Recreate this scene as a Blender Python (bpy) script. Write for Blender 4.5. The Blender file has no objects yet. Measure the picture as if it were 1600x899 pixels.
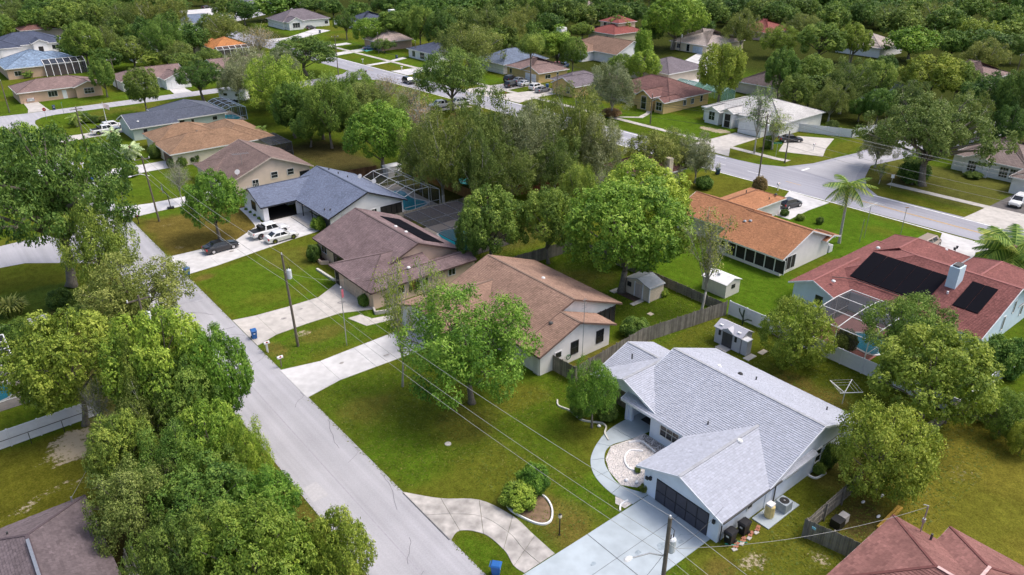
import bpy, bmesh, math, random
import numpy as np
from mathutils import Vector, Matrix
R = math.radians
rnd = random.Random(7)
scene = bpy.context.scene
col = scene.collection
# ------------------------------------------------------------------ camera
CH = 42.5; FPX = 1190.0; PITCH = R(26.33); YAW = R(39.09)
cd = bpy.data.cameras.new("drone_camera"); cam = bpy.data.objects.new("drone_camera", cd); col.objects.link(cam)
cam.location = (0, 0, CH); cam.rotation_euler = (math.pi/2-PITCH, 0, -YAW)
cd.sensor_width = 36; cd.lens = FPX/1600*36; cd.clip_start = .5; cd.clip_end = 6000
scene.camera = cam
# ------------------------------------------------------------------ sky, sun, exposure
SUN_EL = R(60); SUN_AZ = R(122)     # azimuth from +Y towards +X
w = bpy.data.worlds.new("World"); scene.world = w; w.use_nodes = True
nt = w.node_tree; bg = nt.nodes["Background"]
sky = nt.nodes.new("ShaderNodeTexSky"); sky.sky_type = 'NISHITA'; sky.sun_disc = False
sky.sun_elevation = SUN_EL; sky.sun_rotation = SUN_AZ; sky.altitude = 20; sky.dust_density = 5.0; sky.air_density = 1.0; sky.ozone_density = 1.0
nt.links.new(sky.outputs[0], bg.inputs[0]); bg.inputs[1].default_value = 0.15
sd = bpy.data.lights.new("sun", 'SUN'); so = bpy.data.objects.new("sun", sd); col.objects.link(so)
sd.energy = 1.25; sd.angle = R(22); sd.color = (1, .955, .88)
sv = Vector((math.sin(SUN_AZ)*math.cos(SUN_EL), math.cos(SUN_AZ)*math.cos(SUN_EL), math.sin(SUN_EL)))
so.rotation_euler = sv.to_track_quat('Z', 'Y').to_euler(); so.location = (60, 60, 120)
vs = scene.view_settings; vs.view_transform = 'Standard'; vs.look = 'None'; vs.gamma = 1; vs.use_curve_mapping = False
vs.exposure = 0.5
scene.cycles.max_bounces = 6; scene.cycles.diffuse_bounces = 3; scene.cycles.transparent_max_bounces = 12
# ------------------------------------------------------------------ geometry of the survey: photo pixel -> place on level z
_f = Vector((math.cos(PITCH)*math.sin(YAW), math.cos(PITCH)*math.cos(YAW), -math.sin(PITCH)))
_r = Vector((math.cos(YAW), -math.sin(YAW), 0)); _u = _r.cross(_f); _C = Vector((0, 0, CH))
def at(px, py, z=0.0):
    d = _f*FPX+_r*(px-800)-_u*(py-449.5); t = (z-CH)/d.z
    return Vector((d.x*t, d.y*t, z))
def proj(p):
    v = Vector(p)-_C; k = v.dot(_f)
    return 800+FPX*v.dot(_r)/k, 449.5-FPX*v.dot(_u)/k, FPX/k
def height(px, py, tx, ty):
    g = at(px, py); lo, hi = 0, 40
    for _ in range(40):
        m = (lo+hi)/2
        if proj((g.x, g.y, m))[1] > ty: lo = m
        else: hi = m
    return lo
# ------------------------------------------------------------------ materials
def srgb(r, g, b):
    f = lambda c: (c/12.92 if c <= .04045 else ((c+.055)/1.055)**2.4)
    return tuple(f(x/255) for x in (r, g, b))
MATS = {}
def N(t, k, **kw):
    n = t.nodes.new(k)
    for a, b in kw.items(): setattr(n, a, b)
    return n
def mat(name, rgb, rough=.8, var=.15, scale=3.0, bump=0.0, bscale=40.0, metal=0.0, attr=None, spec=.4, coat=0, var2=.0, scale2=.4, emit=None, streak=None):
    if name in MATS: return MATS[name]
    m = bpy.data.materials.new(name); m.use_nodes = True; t = m.node_tree; b = t.nodes["Principled BSDF"]
    b.inputs["Roughness"].default_value = rough; b.inputs["Metallic"].default_value = metal
    b.inputs["Specular IOR Level"].default_value = spec
    if coat: b.inputs["Coat Weight"].default_value = coat; b.inputs["Coat Roughness"].default_value = .08
    tc = N(t, "ShaderNodeTexCoord"); cur = None
    def noise(sc, det=4):
        n = N(t, "ShaderNodeTexNoise"); n.inputs["Scale"].default_value = sc; n.inputs["Detail"].default_value = det
        t.links.new(tc.outputs["Object"], n.inputs["Vector"]); return n
    base = N(t, "ShaderNodeRGB"); base.outputs[0].default_value = (*rgb, 1); cur = base.outputs[0]
    def mult(fac_out, lo, hi):
        nonlocal cur
        mr = N(t, "ShaderNodeMapRange"); mr.inputs["To Min"].default_value = lo; mr.inputs["To Max"].default_value = hi
        if fac_out.node.type == 'TEX_NOISE': mr.inputs["From Min"].default_value = .3; mr.inputs["From Max"].default_value = .7
        t.links.new(fac_out, mr.inputs["Value"])
        mx = N(t, "ShaderNodeVectorMath", operation='SCALE'); t.links.new(cur, mx.inputs[0]); t.links.new(mr.outputs[0], mx.inputs["Scale"]); cur = mx.outputs[0]
    if var: mult(noise(scale).outputs[0], 1-var, 1+var)
    if var2: mult(noise(scale2, 3).outputs[0], 1-var2, 1+var2)
    if streak:
        n = noise(1, 5); mp = N(t, "ShaderNodeMapping"); mp.inputs["Scale"].default_value = (streak[0], streak[1], 1); t.links.new(tc.outputs["Object"], mp.inputs[0]); t.links.new(mp.outputs[0], n.inputs["Vector"]); mult(n.outputs[0], 1-streak[2], 1+streak[2])
    if attr:
        a = N(t, "ShaderNodeAttribute", attribute_name="tone"); mult(a.outputs["Fac"], 1-attr, 1+attr)
    t.links.new(cur, b.inputs["Base Color"])
    if bump:
        bn = N(t, "ShaderNodeBump"); bn.inputs["Strength"].default_value = bump; bn.inputs["Distance"].default_value = .05
        t.links.new(noise(bscale).outputs[0], bn.inputs["Height"]); t.links.new(bn.outputs[0], b.inputs["Normal"])
    if emit: b.inputs["Emission Color"].default_value = (*emit, 1); b.inputs["Emission Strength"].default_value = 1
    MATS[name] = m; return m
def roofmat(name, rgb, v=.18, uvscale=True):
    """far shingle roof: courses from a brick texture on the roof's own uv, with streaks"""
    if name in MATS: return MATS[name]
    m = mat(name, rgb, .85, .12, 2.5, 0, 0, 0, None, .3, 0, .12, .35); t = m.node_tree; b = t.nodes["Principled BSDF"]
    uv = N(t, "ShaderNodeUVMap"); br = N(t, "ShaderNodeTexBrick")
    br.inputs["Scale"].default_value = 1; br.inputs["Brick Width"].default_value = .5; br.inputs["Row Height"].default_value = .3
    br.inputs["Mortar Size"].default_value = .03; br.inputs["Color1"].default_value = (1+v, 1+v, 1+v, 1); br.inputs["Color2"].default_value = (1-v, 1-v, 1-v, 1); br.inputs["Mortar"].default_value = (.6, .6, .6, 1)
    t.links.new(uv.outputs[0], br.inputs["Vector"])
    src = b.inputs["Base Color"].links[0].from_socket
    mu = N(t, "ShaderNodeVectorMath", operation='MULTIPLY'); t.links.new(src, mu.inputs[0]); t.links.new(br.outputs[0], mu.inputs[1]); t.links.new(mu.outputs[0], b.inputs["Base Color"])
    return m
def leafmat(name, dark, mid, light, trans=.25, hue=.04):
    m = bpy.data.materials.new(name); m.use_nodes = True; t = m.node_tree; b = t.nodes["Principled BSDF"]
    a = N(t, "ShaderNodeAttribute", attribute_name="tone"); r = N(t, "ShaderNodeValToRGB")
    e = r.color_ramp.elements; e[0].position = .1; e[0].color = (*dark, 1); e[1].position = .9; e[1].color = (*light, 1)
    k = e.new(.5); k.color = (*mid, 1)
    t.links.new(a.outputs["Fac"], r.inputs[0])
    oi = N(t, "ShaderNodeObjectInfo"); hs = N(t, "ShaderNodeHueSaturation")
    mr = N(t, "ShaderNodeMapRange"); mr.inputs["To Min"].default_value = .5-hue*.7; mr.inputs["To Max"].default_value = .5+hue*.35
    mv = N(t, "ShaderNodeMapRange"); mv.inputs["To Min"].default_value = 1.18; mv.inputs["To Max"].default_value = .82
    t.links.new(oi.outputs["Random"], mr.inputs[0]); t.links.new(oi.outputs["Random"], mv.inputs[0])
    t.links.new(mr.outputs[0], hs.inputs["Hue"]); t.links.new(mv.outputs[0], hs.inputs["Value"]); t.links.new(r.outputs[0], hs.inputs["Color"])
    t.links.new(hs.outputs[0], b.inputs["Base Color"]); b.inputs["Roughness"].default_value = .55; b.inputs["Specular IOR Level"].default_value = .25
    tr = N(t, "ShaderNodeBsdfTranslucent"); t.links.new(hs.outputs[0], tr.inputs[0]); mx = N(t, "ShaderNodeMixShader"); mx.inputs[0].default_value = trans
    t.links.new(b.outputs[0], mx.inputs[1]); t.links.new(tr.outputs[0], mx.inputs[2]); t.links.new(mx.outputs[0], t.nodes["Material Output"].inputs[0])
    MATS[name] = m; return m
def screenmat(name, rgb, alpha):
    m = bpy.data.materials.new(name); m.use_nodes = True; t = m.node_tree; b = t.nodes["Principled BSDF"]
    b.inputs["Base Color"].default_value = (*rgb, 1); b.inputs["Roughness"].default_value = .6; b.inputs["Alpha"].default_value = alpha
    MATS[name] = m; return m
def glassmat(name, rgb, rough=.08):
    m = bpy.data.materials.new(name); m.use_nodes = True; b = m.node_tree.nodes["Principled BSDF"]
    b.inputs["Base Color"].default_value = (*rgb, 1); b.inputs["Roughness"].default_value = rough; b.inputs["Specular IOR Level"].default_value = .8
    MATS[name] = m; return m
# ------------------------------------------------------------------ mesh builder
class MB:
    def __init__(s, off=(0, 0, 0)):
        s.v = []; s.f = []; s.t = []; s.uv = []; s.off = Vector(off); s.smooth = False
    def face(s, pts, tone=.5, uv=None):
        i = len(s.v); s.v += [tuple(p) for p in pts]; s.f.append(tuple(range(i, i+len(pts)))); s.t.append(tone); s.uv.append(uv)
    def faces(s, pts, fs, tone=.5):
        i = len(s.v); s.v += [tuple(p) for p in pts]
        for f in fs: s.f.append(tuple(i+k for k in f)); s.t.append(tone); s.uv.append(None)
    def box(s, x0, y0, z0, x1, y1, z1, tone=.5):
        s.faces([(x0,y0,z0),(x1,y0,z0),(x1,y1,z0),(x0,y1,z0),(x0,y0,z1),(x1,y0,z1),(x1,y1,z1),(x0,y1,z1)],
                [(0,3,2,1),(4,5,6,7),(0,1,5,4),(1,2,6,5),(2,3,7,6),(3,0,4,7)], tone)
    def beam(s, a, b, w, h, up=(0,0,1), tone=.5):
        a = Vector(a); b = Vector(b); d = (b-a).normalized(); up = Vector(up)
        if abs(d.dot(up)) > .98: up = Vector((0, 1, 0))
        x = d.cross(up).normalized(); y = x.cross(d).normalized()
        P = []
        for q in (a, b):
            for i, j in ((-1,-1),(1,-1),(1,1),(-1,1)): P.append(q+x*(w/2*i)+y*(h/2*j))
        s.faces(P, [(0,1,2,3),(7,6,5,4),(0,4,5,1),(1,5,6,2),(2,6,7,3),(3,7,4,0)], tone)
    def tube(s, pts, rad, n=6, cap=True, tone=.5):
        pts = [Vector(p) for p in pts]; m = len(pts); rad = rad if hasattr(rad, '__len__') else [rad]*m
        d0 = (pts[1]-pts[0]).normalized(); x = d0.orthogonal().normalized(); V = []
        for k in range(m):
            d = (pts[min(k+1, m-1)]-pts[max(k-1, 0)]).normalized(); x = (x-d*x.dot(d)).normalized(); y = d.cross(x)
            for j in range(n):
                an = 2*math.pi*j/n; V.append(pts[k]+x*(math.cos(an)*rad[k])+y*(math.sin(an)*rad[k]))
        F = [(k*n+j, k*n+(j+1) % n, (k+1)*n+(j+1) % n, (k+1)*n+j) for k in range(m-1) for j in range(n)]
        if cap: F += [tuple(range(n-1, -1, -1)), tuple(range((m-1)*n, m*n))]
        s.faces(V, F, tone)
    def prism(s, poly, z0, z1, tone=.5):
        n = len(poly); a = sum(poly[i][0]*poly[(i+1) % n][1]-poly[(i+1) % n][0]*poly[i][1] for i in range(n))
        if a < 0: poly = poly[::-1]
        P = [(p[0], p[1], z0) for p in poly]+[(p[0], p[1], z1) for p in poly]
        s.faces(P, [tuple(range(n-1, -1, -1)), tuple(range(n, 2*n))]+[(i, (i+1) % n, n+(i+1) % n, n+i) for i in range(n)], tone)
    def slab(s, poly, t, tone=.5, uv=None):
        """thin solid under a 3d polygon (ccw from above)"""
        n = len(poly); poly = [Vector(p) for p in poly]; i = len(s.v)
        s.v += [tuple(p) for p in poly]+[(p.x, p.y, p.z-t) for p in poly]
        fs = [tuple(range(n)), tuple(range(2*n-1, n-1, -1))]+[(k, n+k, n+(k+1) % n, (k+1) % n) for k in range(n)]
        for q, f in enumerate(fs): s.f.append(tuple(i+k for k in f)); s.t.append(tone); s.uv.append(uv if q == 0 else None)
    def blob(s, c, r, n=8, m=5, seed=0, j=.12, tone=.5):
        rr = random.Random(seed); c = Vector(c); r = r if hasattr(r, '__len__') else (r, r, r); V = []
        for k in range(m+1):
            th = math.pi*k/m
            for i in range(n):
                ph = 2*math.pi*i/n; q = 1+rr.uniform(-j, j)
                V.append(c+Vector((r[0]*math.sin(th)*math.cos(ph), r[1]*math.sin(th)*math.sin(ph), r[2]*math.cos(th)))*q if 0 < k < m else c+Vector((0, 0, r[2]*math.cos(th))))
        s.faces(V, [(k*n+i, (k+1)*n+i, (k+1)*n+(i+1) % n, k*n+(i+1) % n) for k in range(m) for i in range(n)], tone)
    def mesh(s, name):
        me = bpy.data.meshes.new(name); o = s.off
        v = np.array(s.v, dtype=np.float32).reshape(-1, 3)-np.array(o[:], dtype=np.float32)
        me.from_pydata(v.tolist(), [], s.f)
        a = me.attributes.new("tone", 'FLOAT', 'FACE'); a.data.foreach_set("value", s.t)
        if any(s.uv):
            l = me.uv_layers.new(name="UVMap"); k = 0; arr = np.zeros((len(me.loops), 2), dtype=np.float32)
            for f, uv in zip(s.f, s.uv):
                if uv: arr[k:k+len(f)] = uv
                k += len(f)
            l.data.foreach_set("uv", arr.ravel())
        if s.smooth: me.polygons.foreach_set("use_smooth", [True]*len(me.polygons))
        return me
    def build(s, name, m, parent=None, kind=None, label=None):
        me = s.mesh(name); o = bpy.data.objects.new(name, me); col.objects.link(o)
        if m: me.materials.append(m)
        if parent: o.parent = parent
        if kind: o["kind"] = kind
        if label: o["label"] = label
        return o
def tag(o, label, cat, group=None, kind=None):
    if label: o["label"] = label
    if cat: o["category"] = cat
    if group: o["group"] = group
    if kind: o["kind"] = kind
    return o
def thing(name, label, cat, loc=(0,0,0), rz=0, group=None, kind=None):
    o = bpy.data.objects.new(name, None); col.objects.link(o); o.empty_display_size = .3
    o.location = loc; o.rotation_euler = (0, 0, rz); return tag(o, label, cat, group, kind)
def dup(root, loc, rz=0, label=None, group=None, scale=None, remat=None):
    r = root.copy(); col.objects.link(r); r.location = loc; r.rotation_euler = (0, 0, rz)
    if label: r["label"] = label
    if group: r["group"] = group
    if scale: r.scale = scale
    for ch in list(root.children):
        c = ch.copy(); col.objects.link(c); c.parent = r
        if remat and ch.name.split('.')[0] in remat:
            c.material_slots[0].link = 'OBJECT'; c.material_slots[0].material = remat[ch.name.split('.')[0]]
        for g in ch.children:
            d = g.copy(); col.objects.link(d); d.parent = c
    return r
def sheet(name, pts, z, m, kind="structure", parent=None, th=.0):
    b = MB()
    if th: b.prism([(p[0], p[1]) for p in pts], z-th, z)
    else:
        q = [(p[0], p[1], z) for p in pts]; n = len(q)
        if sum(q[i][0]*q[(i+1) % n][1]-q[(i+1) % n][0]*q[i][1] for i in range(n)) < 0: q = q[::-1]
        b.face(q)
    return b.build(name, m, parent, kind)
def smooth_path(P, k=4, closed=False):
    P = [Vector((p[0], p[1], 0)) for p in P]; n = len(P); out = []
    for i in range(n if closed else n-1):
        a, b, c, d = (P[(i-1) % n] if closed or i else P[0]), P[i], P[(i+1) % n], (P[(i+2) % n] if closed or i+2 < n else P[-1])
        for j in range(k):
            t = j/k; out.append(.5*((2*b)+(c-a)*t+(2*a-5*b+4*c-d)*t*t+(3*b-a-3*c+d)*t**3))
    if not closed: out.append(P[-1])
    return out
# shared materials
white = mat("white_paint", (.80, .80, .82), .6, .05, 2, 0); trimw = mat("white_trim", (.78, .78, .78), .5, .04, 3)
concrete = mat("concrete", (.50, .47, .44), .85, .12, 1.2, .15, 30, var2=.12, scale2=.25)
conc_pale = mat("pale_concrete", (.58, .57, .575), .85, .07, 1.2, .1, 30, var2=.12, scale2=.3)
conc_stain = mat("stained_concrete", (.42, .395, .375), .88, .3, 1.1, .2, 30, var2=.22, scale2=.35)
conc_blue = mat("blue_grey_painted_concrete", (.41, .47, .515), .6, .09, .9, .1, 25, var2=.1, scale2=.2)
asphalt = mat("worn_pale_asphalt", (.405, .40, .43), .9, .07, 9, .3, 60, var2=.08, scale2=.16, streak=(1.6, .03, .10))
asphalt2 = mat("grey_asphalt", (.33, .33, .375), .9, .06, 4, .3, 60, var2=.08, scale2=.1, streak=(.9, .015, .14))
darkgl = glassmat("dark_window_glass", (.02, .025, .03)); black = mat("black_plastic", (.02, .02, .022), .5, .1)
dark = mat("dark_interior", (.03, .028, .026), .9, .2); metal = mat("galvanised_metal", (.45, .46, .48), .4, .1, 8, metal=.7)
rubber = mat("tyre_rubber", (.025, .025, .025), .8, .1); bark = mat("grey_bark", (.17, .15, .125), .95, .3, 6, .5, 20)
bark_pale = mat("pale_bark", (.42, .40, .36), .9, .25, 5, .4, 20); polewood = mat("weathered_pole_wood", (.16, .135, .11), .95, .2, 3, .4, 25)
fencewood = mat("weathered_grey_wood", (.20, .185, .16), .95, .2, 1.5, .3, 30, attr=.3); brownwood = mat("brown_fence_wood", (.17, .085, .045), .9, .2, 1.5, .2, 30, attr=.25)
binblue = mat("blue_bin_plastic", (.02, .12, .38), .45, .08); pipe = mat("vent_pipe", (.08, .08, .08), .6, .1)
soil = mat("bare_soil", (.20, .135, .085), .95, .3, 2, .4, 20); mulch = mat("dark_mulch", (.07, .045, .035), .95, .4, 6, .5, 20)
# ------------------------------------------------------------------ ground
rng = np.random.default_rng(5)
def vnoise(x, y, s, seed=0):
    g = np.random.default_rng(seed).random((256, 256)); u = x/s+1000.5; v = y/s+1000.5
    i = np.floor(u).astype(int); j = np.floor(v).astype(int); fu = u-i; fv = v-j
    fu = fu*fu*(3-2*fu); fv = fv*fv*(3-2*fv); a = lambda p, q: g[p % 256, q % 256]
    return (a(i, j)*(1-fu)+a(i+1, j)*fu)*(1-fv)+(a(i, j+1)*(1-fu)+a(i+1, j+1)*fu)*fv
def fbm(x, y, s, seed=0): return (vnoise(x, y, s, seed)+.5*vnoise(x, y, s/2.1, seed+1)+.25*vnoise(x, y, s/4.3, seed+2)+.13*vnoise(x, y, s/9, seed+3))/1.88
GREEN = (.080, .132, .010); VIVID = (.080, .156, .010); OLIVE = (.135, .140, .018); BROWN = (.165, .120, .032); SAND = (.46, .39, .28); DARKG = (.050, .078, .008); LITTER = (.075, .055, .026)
def make_ground():
    xs = np.concatenate([np.array([-3000, -1200, -500, -250]), np.arange(-150, -20, 10), np.arange(-20, 4, 1.5), np.arange(4, 84, .5), np.arange(84, 170, 1.2), np.arange(170, 420, 6), np.array([500, 700, 1000, 1600, 3000])])
    ys = np.concatenate([np.array([-3000, -800, -200]), np.arange(-60, 6, 3), np.arange(6, 110, .5), np.arange(110, 260, 1.2), np.arange(260, 420, 6), np.array([500, 700, 1100, 1800, 3000])])
    X, Y = np.meshgrid(xs, ys, indexing='ij'); n1 = fbm(X, Y, 9, 1); n2 = fbm(X, Y, 2.4, 11); n3 = fbm(X, Y, 28, 21)
    g = lambda c: np.array(c)[None, None, :]
    SM = np.zeros_like(X); k = np.clip((n1-.47)*5+.35, 0, 1)[..., None]; C = g(GREEN)*(1-k)+g(OLIVE)*k*.7+g(GREEN)*k*.3
    def put(mask, c, a=1.0):
        nonlocal C
        mask = np.clip(mask, 0, 1)*a
        if c[0] > .27: SM[:] = np.maximum(SM, mask); return
        SM[:] = SM*(1-mask*.9); mask = mask[..., None]; C = C*(1-mask)+g(c)*mask
    def rect(x0, x1, y0, y1, c, a=1, soft=1.0, nz=1.2):
        wx = (n2-.5)*nz*2; d = np.minimum(np.minimum(X-x0, x1-X), np.minimum(Y-y0, y1-Y))+wx; put(d/soft+.5, c, a)
    def ell(cx, cy, rx, ry, c, a=1, soft=.5, nz=1.2):
        d = 1-np.sqrt(((X-cx)/rx)**2+((Y-cy)/ry)**2)+(n2-.5)*nz; put(d/soft+.2, c, a)
    # far woods floor and back yards
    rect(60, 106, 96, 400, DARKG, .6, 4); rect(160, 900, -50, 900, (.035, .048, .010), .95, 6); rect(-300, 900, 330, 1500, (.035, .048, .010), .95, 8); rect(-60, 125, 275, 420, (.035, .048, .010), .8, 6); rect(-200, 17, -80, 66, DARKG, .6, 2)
    # front lawn of the grey roofed house and its neighbours
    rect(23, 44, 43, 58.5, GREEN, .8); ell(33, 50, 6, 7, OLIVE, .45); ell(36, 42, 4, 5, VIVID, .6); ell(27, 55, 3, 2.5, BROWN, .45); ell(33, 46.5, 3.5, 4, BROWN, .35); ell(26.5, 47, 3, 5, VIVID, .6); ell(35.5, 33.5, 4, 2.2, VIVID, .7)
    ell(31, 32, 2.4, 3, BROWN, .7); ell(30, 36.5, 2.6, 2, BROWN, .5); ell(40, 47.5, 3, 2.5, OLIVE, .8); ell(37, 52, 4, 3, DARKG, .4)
    rect(23.6, 37, 67, 73, VIVID, .8); ell(30.5, 71, 4, 2, BROWN, .6); ell(28.5, 72.5, 1.5, 1.0, SAND, .6); ell(24.8, 71, 1, 2, BROWN, .7)
    rect(24, 38, 80, 95, VIVID, .75); ell(31, 83, 5, 2.5, OLIVE, .5); ell(37, 92, 4, 4, BROWN, .45); ell(25, 94, 1.5, 1, BROWN, .8)
    rect(24, 39, 103.5, 121.5, BROWN, .85, 1.5); ell(27, 116, 1.6, 1.2, SAND, .5); ell(26, 106, 1, 1, SAND, .5); ell(37, 105.5, 4, 1.6, BROWN, .8); rect(24.5, 33, 119.5, 122.5, VIVID, .9)
    rect(24, 36, 128, 144, VIVID, .6); rect(24, 36, 152, 178, VIVID, .55)
    rect(24, 36, 181, 204, VIVID, .5); ell(39, 199, 9, 3, BROWN, .35)
    rect(24, 75, 212, 222, VIVID, .6)
    # back yards between the rows
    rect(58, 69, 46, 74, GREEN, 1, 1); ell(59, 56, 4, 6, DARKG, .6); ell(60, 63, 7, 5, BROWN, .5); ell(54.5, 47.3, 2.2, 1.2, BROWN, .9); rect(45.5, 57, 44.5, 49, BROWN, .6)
    rect(58.5, 69.4, 19, 44, (.080, .105, .010), .9, 1); ell(62.5, 31, 2, 4.5, BROWN, .7); ell(60.5, 39, 2, 2, OLIVE, .6); rect(54, 64, 17, 24, (.10, .105, .03), .8, 1.5)
    rect(57, 68, 118, 145, LITTER, .8, 3); rect(58, 70, 76, 118, LITTER, .5, 2)
    rect(69.5, 84, 38, 62, VIVID, .95, 1); ell(77, 55, 3, 4, GREEN, .6); rect(94, 113, 41, 60, VIVID, 1, 1.5); ell(108, 47, 2, 3, OLIVE, .5)
    rect(99, 113, 66, 82, OLIVE, .8, 1.5)
    rect(70, 100, 12, 19, GREEN, .7); rect(72, 80, 19.6, 30, GREEN, .6)
    # lower right
    rect(46.5, 71, -10, 19.4, (.175, .160, .024), 1, 1); ell(58, 12, 5, 4, OLIVE, .8); ell(61.5, 15, 1.8, 2.6, (.28, .23, .10), .4); ell(49.5, 18, 3, 2, LITTER, .8); ell(54, 22, 4, 2.2, LITTER, .55)
    rect(27, 45, -10, 23.4, OLIVE, .65, 1); ell(39.5, 20.5, 2.5, 1.6, (.35, .28, .18), .6); ell(36.5, 21.5, 2, 1.2, BROWN, .7); ell(43.2, 17.8, 1, 1.2, (.4, .34, .25), .55)
    ell(24.6, 34, .9, 2.6, VIVID, .5)
    # lower left
    rect(-30, 16, 71, 92, GREEN, .7); rect(-30, 12, 92.5, 104, (.075, .125, .02), .9); rect(7, 16.6, 60, 96, LITTER, .75, 1.5)
    rect(-30, 8, 55.5, 69.5, (.115, .115, .014), .9); ell(4.8, 66.5, 2.8, 3.0, (.40, .34, .28), .85, .4, 1.8); ell(7.5, 67, 2.2, 3, (.2, .17, .14), .8); ell(-1.0, 60.5, 2.4, 1.2, SAND, .6, .4, 2); ell(2.2, 61.2, 2.4, 1, SAND, .45, .4, 2)
    rect(-3, 12, 48, 55, LITTER, .8, 1.5); ell(3.6, 86.5, 1.4, 2.6, (.12, .07, .05), .9, .3, .5); ell(3.4, 84.3, 1.2, 1.2, SAND, .6, .3, 1)
    rect(15, 17.2, 30, 104, BROWN, .6, .8)
    # arterial verges and yards beyond
    rect(123.5, 126, 30, 71, OLIVE, .8, .6); rect(128, 147, 41, 64, (.12, .125, .03), .9, 1.5); ell(134, 56, 5, 5, LITTER, .6); ell(126, 44, 1, 4, SAND, .4, .4, 2)
    rect(128, 141, 95, 122, VIVID, .9, 1); ell(136.5, 99, 2.2, 5, (.42, .24, .10), .8, .3, .8); rect(128, 160, 76, 84, GREEN, .8)
    rect(90, 108, 150, 240, (.12, .19, .02), .85, 3); rect(128, 137, 168, 200, VIVID, .85, 1); rect(123, 137, 200, 262, VIVID, .7, 1)
    ell(135, 120, 3, 6, GREEN, .6); rect(140, 175, 116, 150, GREEN, .7, 2); rect(150, 200, 125, 160, VIVID, .6, 3)
    rect(36, 60, 258, 300, VIVID, .6, 3); rect(125, 135, 262, 330, VIVID, .5, 3)
    C = C*.88*(.86+.28*n2[..., None])*(.9+.2*n3[..., None])
    nx, ny = X.shape; me = bpy.data.meshes.new("ground")
    co = np.stack([X, Y, np.zeros_like(X)], -1).reshape(-1, 3)
    i = np.arange((nx-1)*(ny-1)); a = (i//(ny-1))*ny+i % (ny-1); F = np.stack([a, a+ny, a+ny+1, a+1], 1)
    me.vertices.add(len(co)); me.vertices.foreach_set("co", co.ravel().astype(np.float32)); me.loops.add(F.size); me.loops.foreach_set("vertex_index", F.ravel().astype(np.int32))
    me.polygons.add(len(F)); me.polygons.foreach_set("loop_start", np.arange(0, F.size, 4, dtype=np.int32)); me.update()
    at_ = me.color_attributes.new("soil_colour", 'FLOAT_COLOR', 'POINT'); at_.data.foreach_set("color", np.concatenate([C.reshape(-1, 3), np.ones((len(co), 1))], 1).ravel().astype(np.float32))
    sa_ = me.attributes.new("sandy", 'FLOAT', 'POINT'); sa_.data.foreach_set("value", SM.ravel().astype(np.float32)); o = bpy.data.objects.new("ground", me); col.objects.link(o); o["kind"] = "structure"
    m = bpy.data.materials.new("grass_ground"); m.use_nodes = True; t = m.node_tree; b = t.nodes["Principled BSDF"]; b.inputs["Roughness"].default_value = .95; b.inputs["Specular IOR Level"].default_value = .02
    ca = N(t, "ShaderNodeVertexColor", layer_name="soil_colour"); tc = N(t, "ShaderNodeTexCoord"); cur = ca.outputs[0]
    for sc, lo, hi, st in ((6, .62, 1.38, (1, 1, 1)), (1.6, .74, 1.26, (1, .6, 1)), (.5, .85, 1.15, (1, 1, 1)), (20, .66, 1.36, (1, 1, 1))):
        n = N(t, "ShaderNodeTexNoise"); n.inputs["Scale"].default_value = sc; n.inputs["Detail"].default_value = 5; n.inputs["Roughness"].default_value = .65
        mp = N(t, "ShaderNodeMapping"); mp.inputs["Scale"].default_value = st; t.links.new(tc.outputs["Object"], mp.inputs[0]); t.links.new(mp.outputs[0], n.inputs["Vector"])
        mr = N(t, "ShaderNodeMapRange"); mr.inputs["From Min"].default_value = .3; mr.inputs["From Max"].default_value = .7; mr.inputs["To Min"].default_value = lo; mr.inputs["To Max"].default_value = hi
        t.links.new(n.outputs[0], mr.inputs[0]); mx = N(t, "ShaderNodeVectorMath", operation='SCALE'); t.links.new(cur, mx.inputs[0]); t.links.new(mr.outputs[0], mx.inputs["Scale"]); cur = mx.outputs[0]
    # dry straw flecks
    n = N(t, "ShaderNodeTexNoise"); n.inputs["Scale"].default_value = 3.3; n.inputs["Detail"].default_value = 8; n.inputs["Roughness"].default_value = .75; t.links.new(tc.outputs["Object"], n.inputs["Vector"])
    mr = N(t, "ShaderNodeMapRange"); mr.inputs["From Min"].default_value = .5; mr.inputs["From Max"].default_value = .66; mr.inputs["To Max"].default_value = .4; t.links.new(n.outputs[0], mr.inputs[0])
    mx = N(t, "ShaderNodeMix", data_type='RGBA'); t.links.new(mr.outputs[0], mx.inputs[0]); t.links.new(cur, mx.inputs[6]); mx.inputs[7].default_value = (.19, .165, .032, 1)
    sa = N(t, "ShaderNodeAttribute", attribute_name="sandy"); n = N(t, "ShaderNodeTexNoise"); n.inputs["Scale"].default_value = 2.6; n.inputs["Detail"].default_value = 7; n.inputs["Roughness"].default_value = .72; t.links.new(tc.outputs["Object"], n.inputs["Vector"])
    ad = N(t, "ShaderNodeMath", operation='MULTIPLY_ADD'); t.links.new(sa.outputs["Fac"], ad.inputs[0]); ad.inputs[1].default_value = .55; t.links.new(n.outputs[0], ad.inputs[2])
    mr = N(t, "ShaderNodeMapRange"); mr.inputs["From Min"].default_value = .78; mr.inputs["From Max"].default_value = .9; t.links.new(ad.outputs[0], mr.inputs[0])
    m2 = N(t, "ShaderNodeMix", data_type='RGBA'); t.links.new(mr.outputs[0], m2.inputs[0]); t.links.new(mx.outputs[2], m2.inputs[6]); m2.inputs[7].default_value = (.42, .35, .25, 1)
    t.links.new(m2.outputs[2], b.inputs["Base Color"])
    bn = N(t, "ShaderNodeBump"); bn.inputs["Strength"].default_value = .7; bn.inputs["Distance"].default_value = .12
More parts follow.
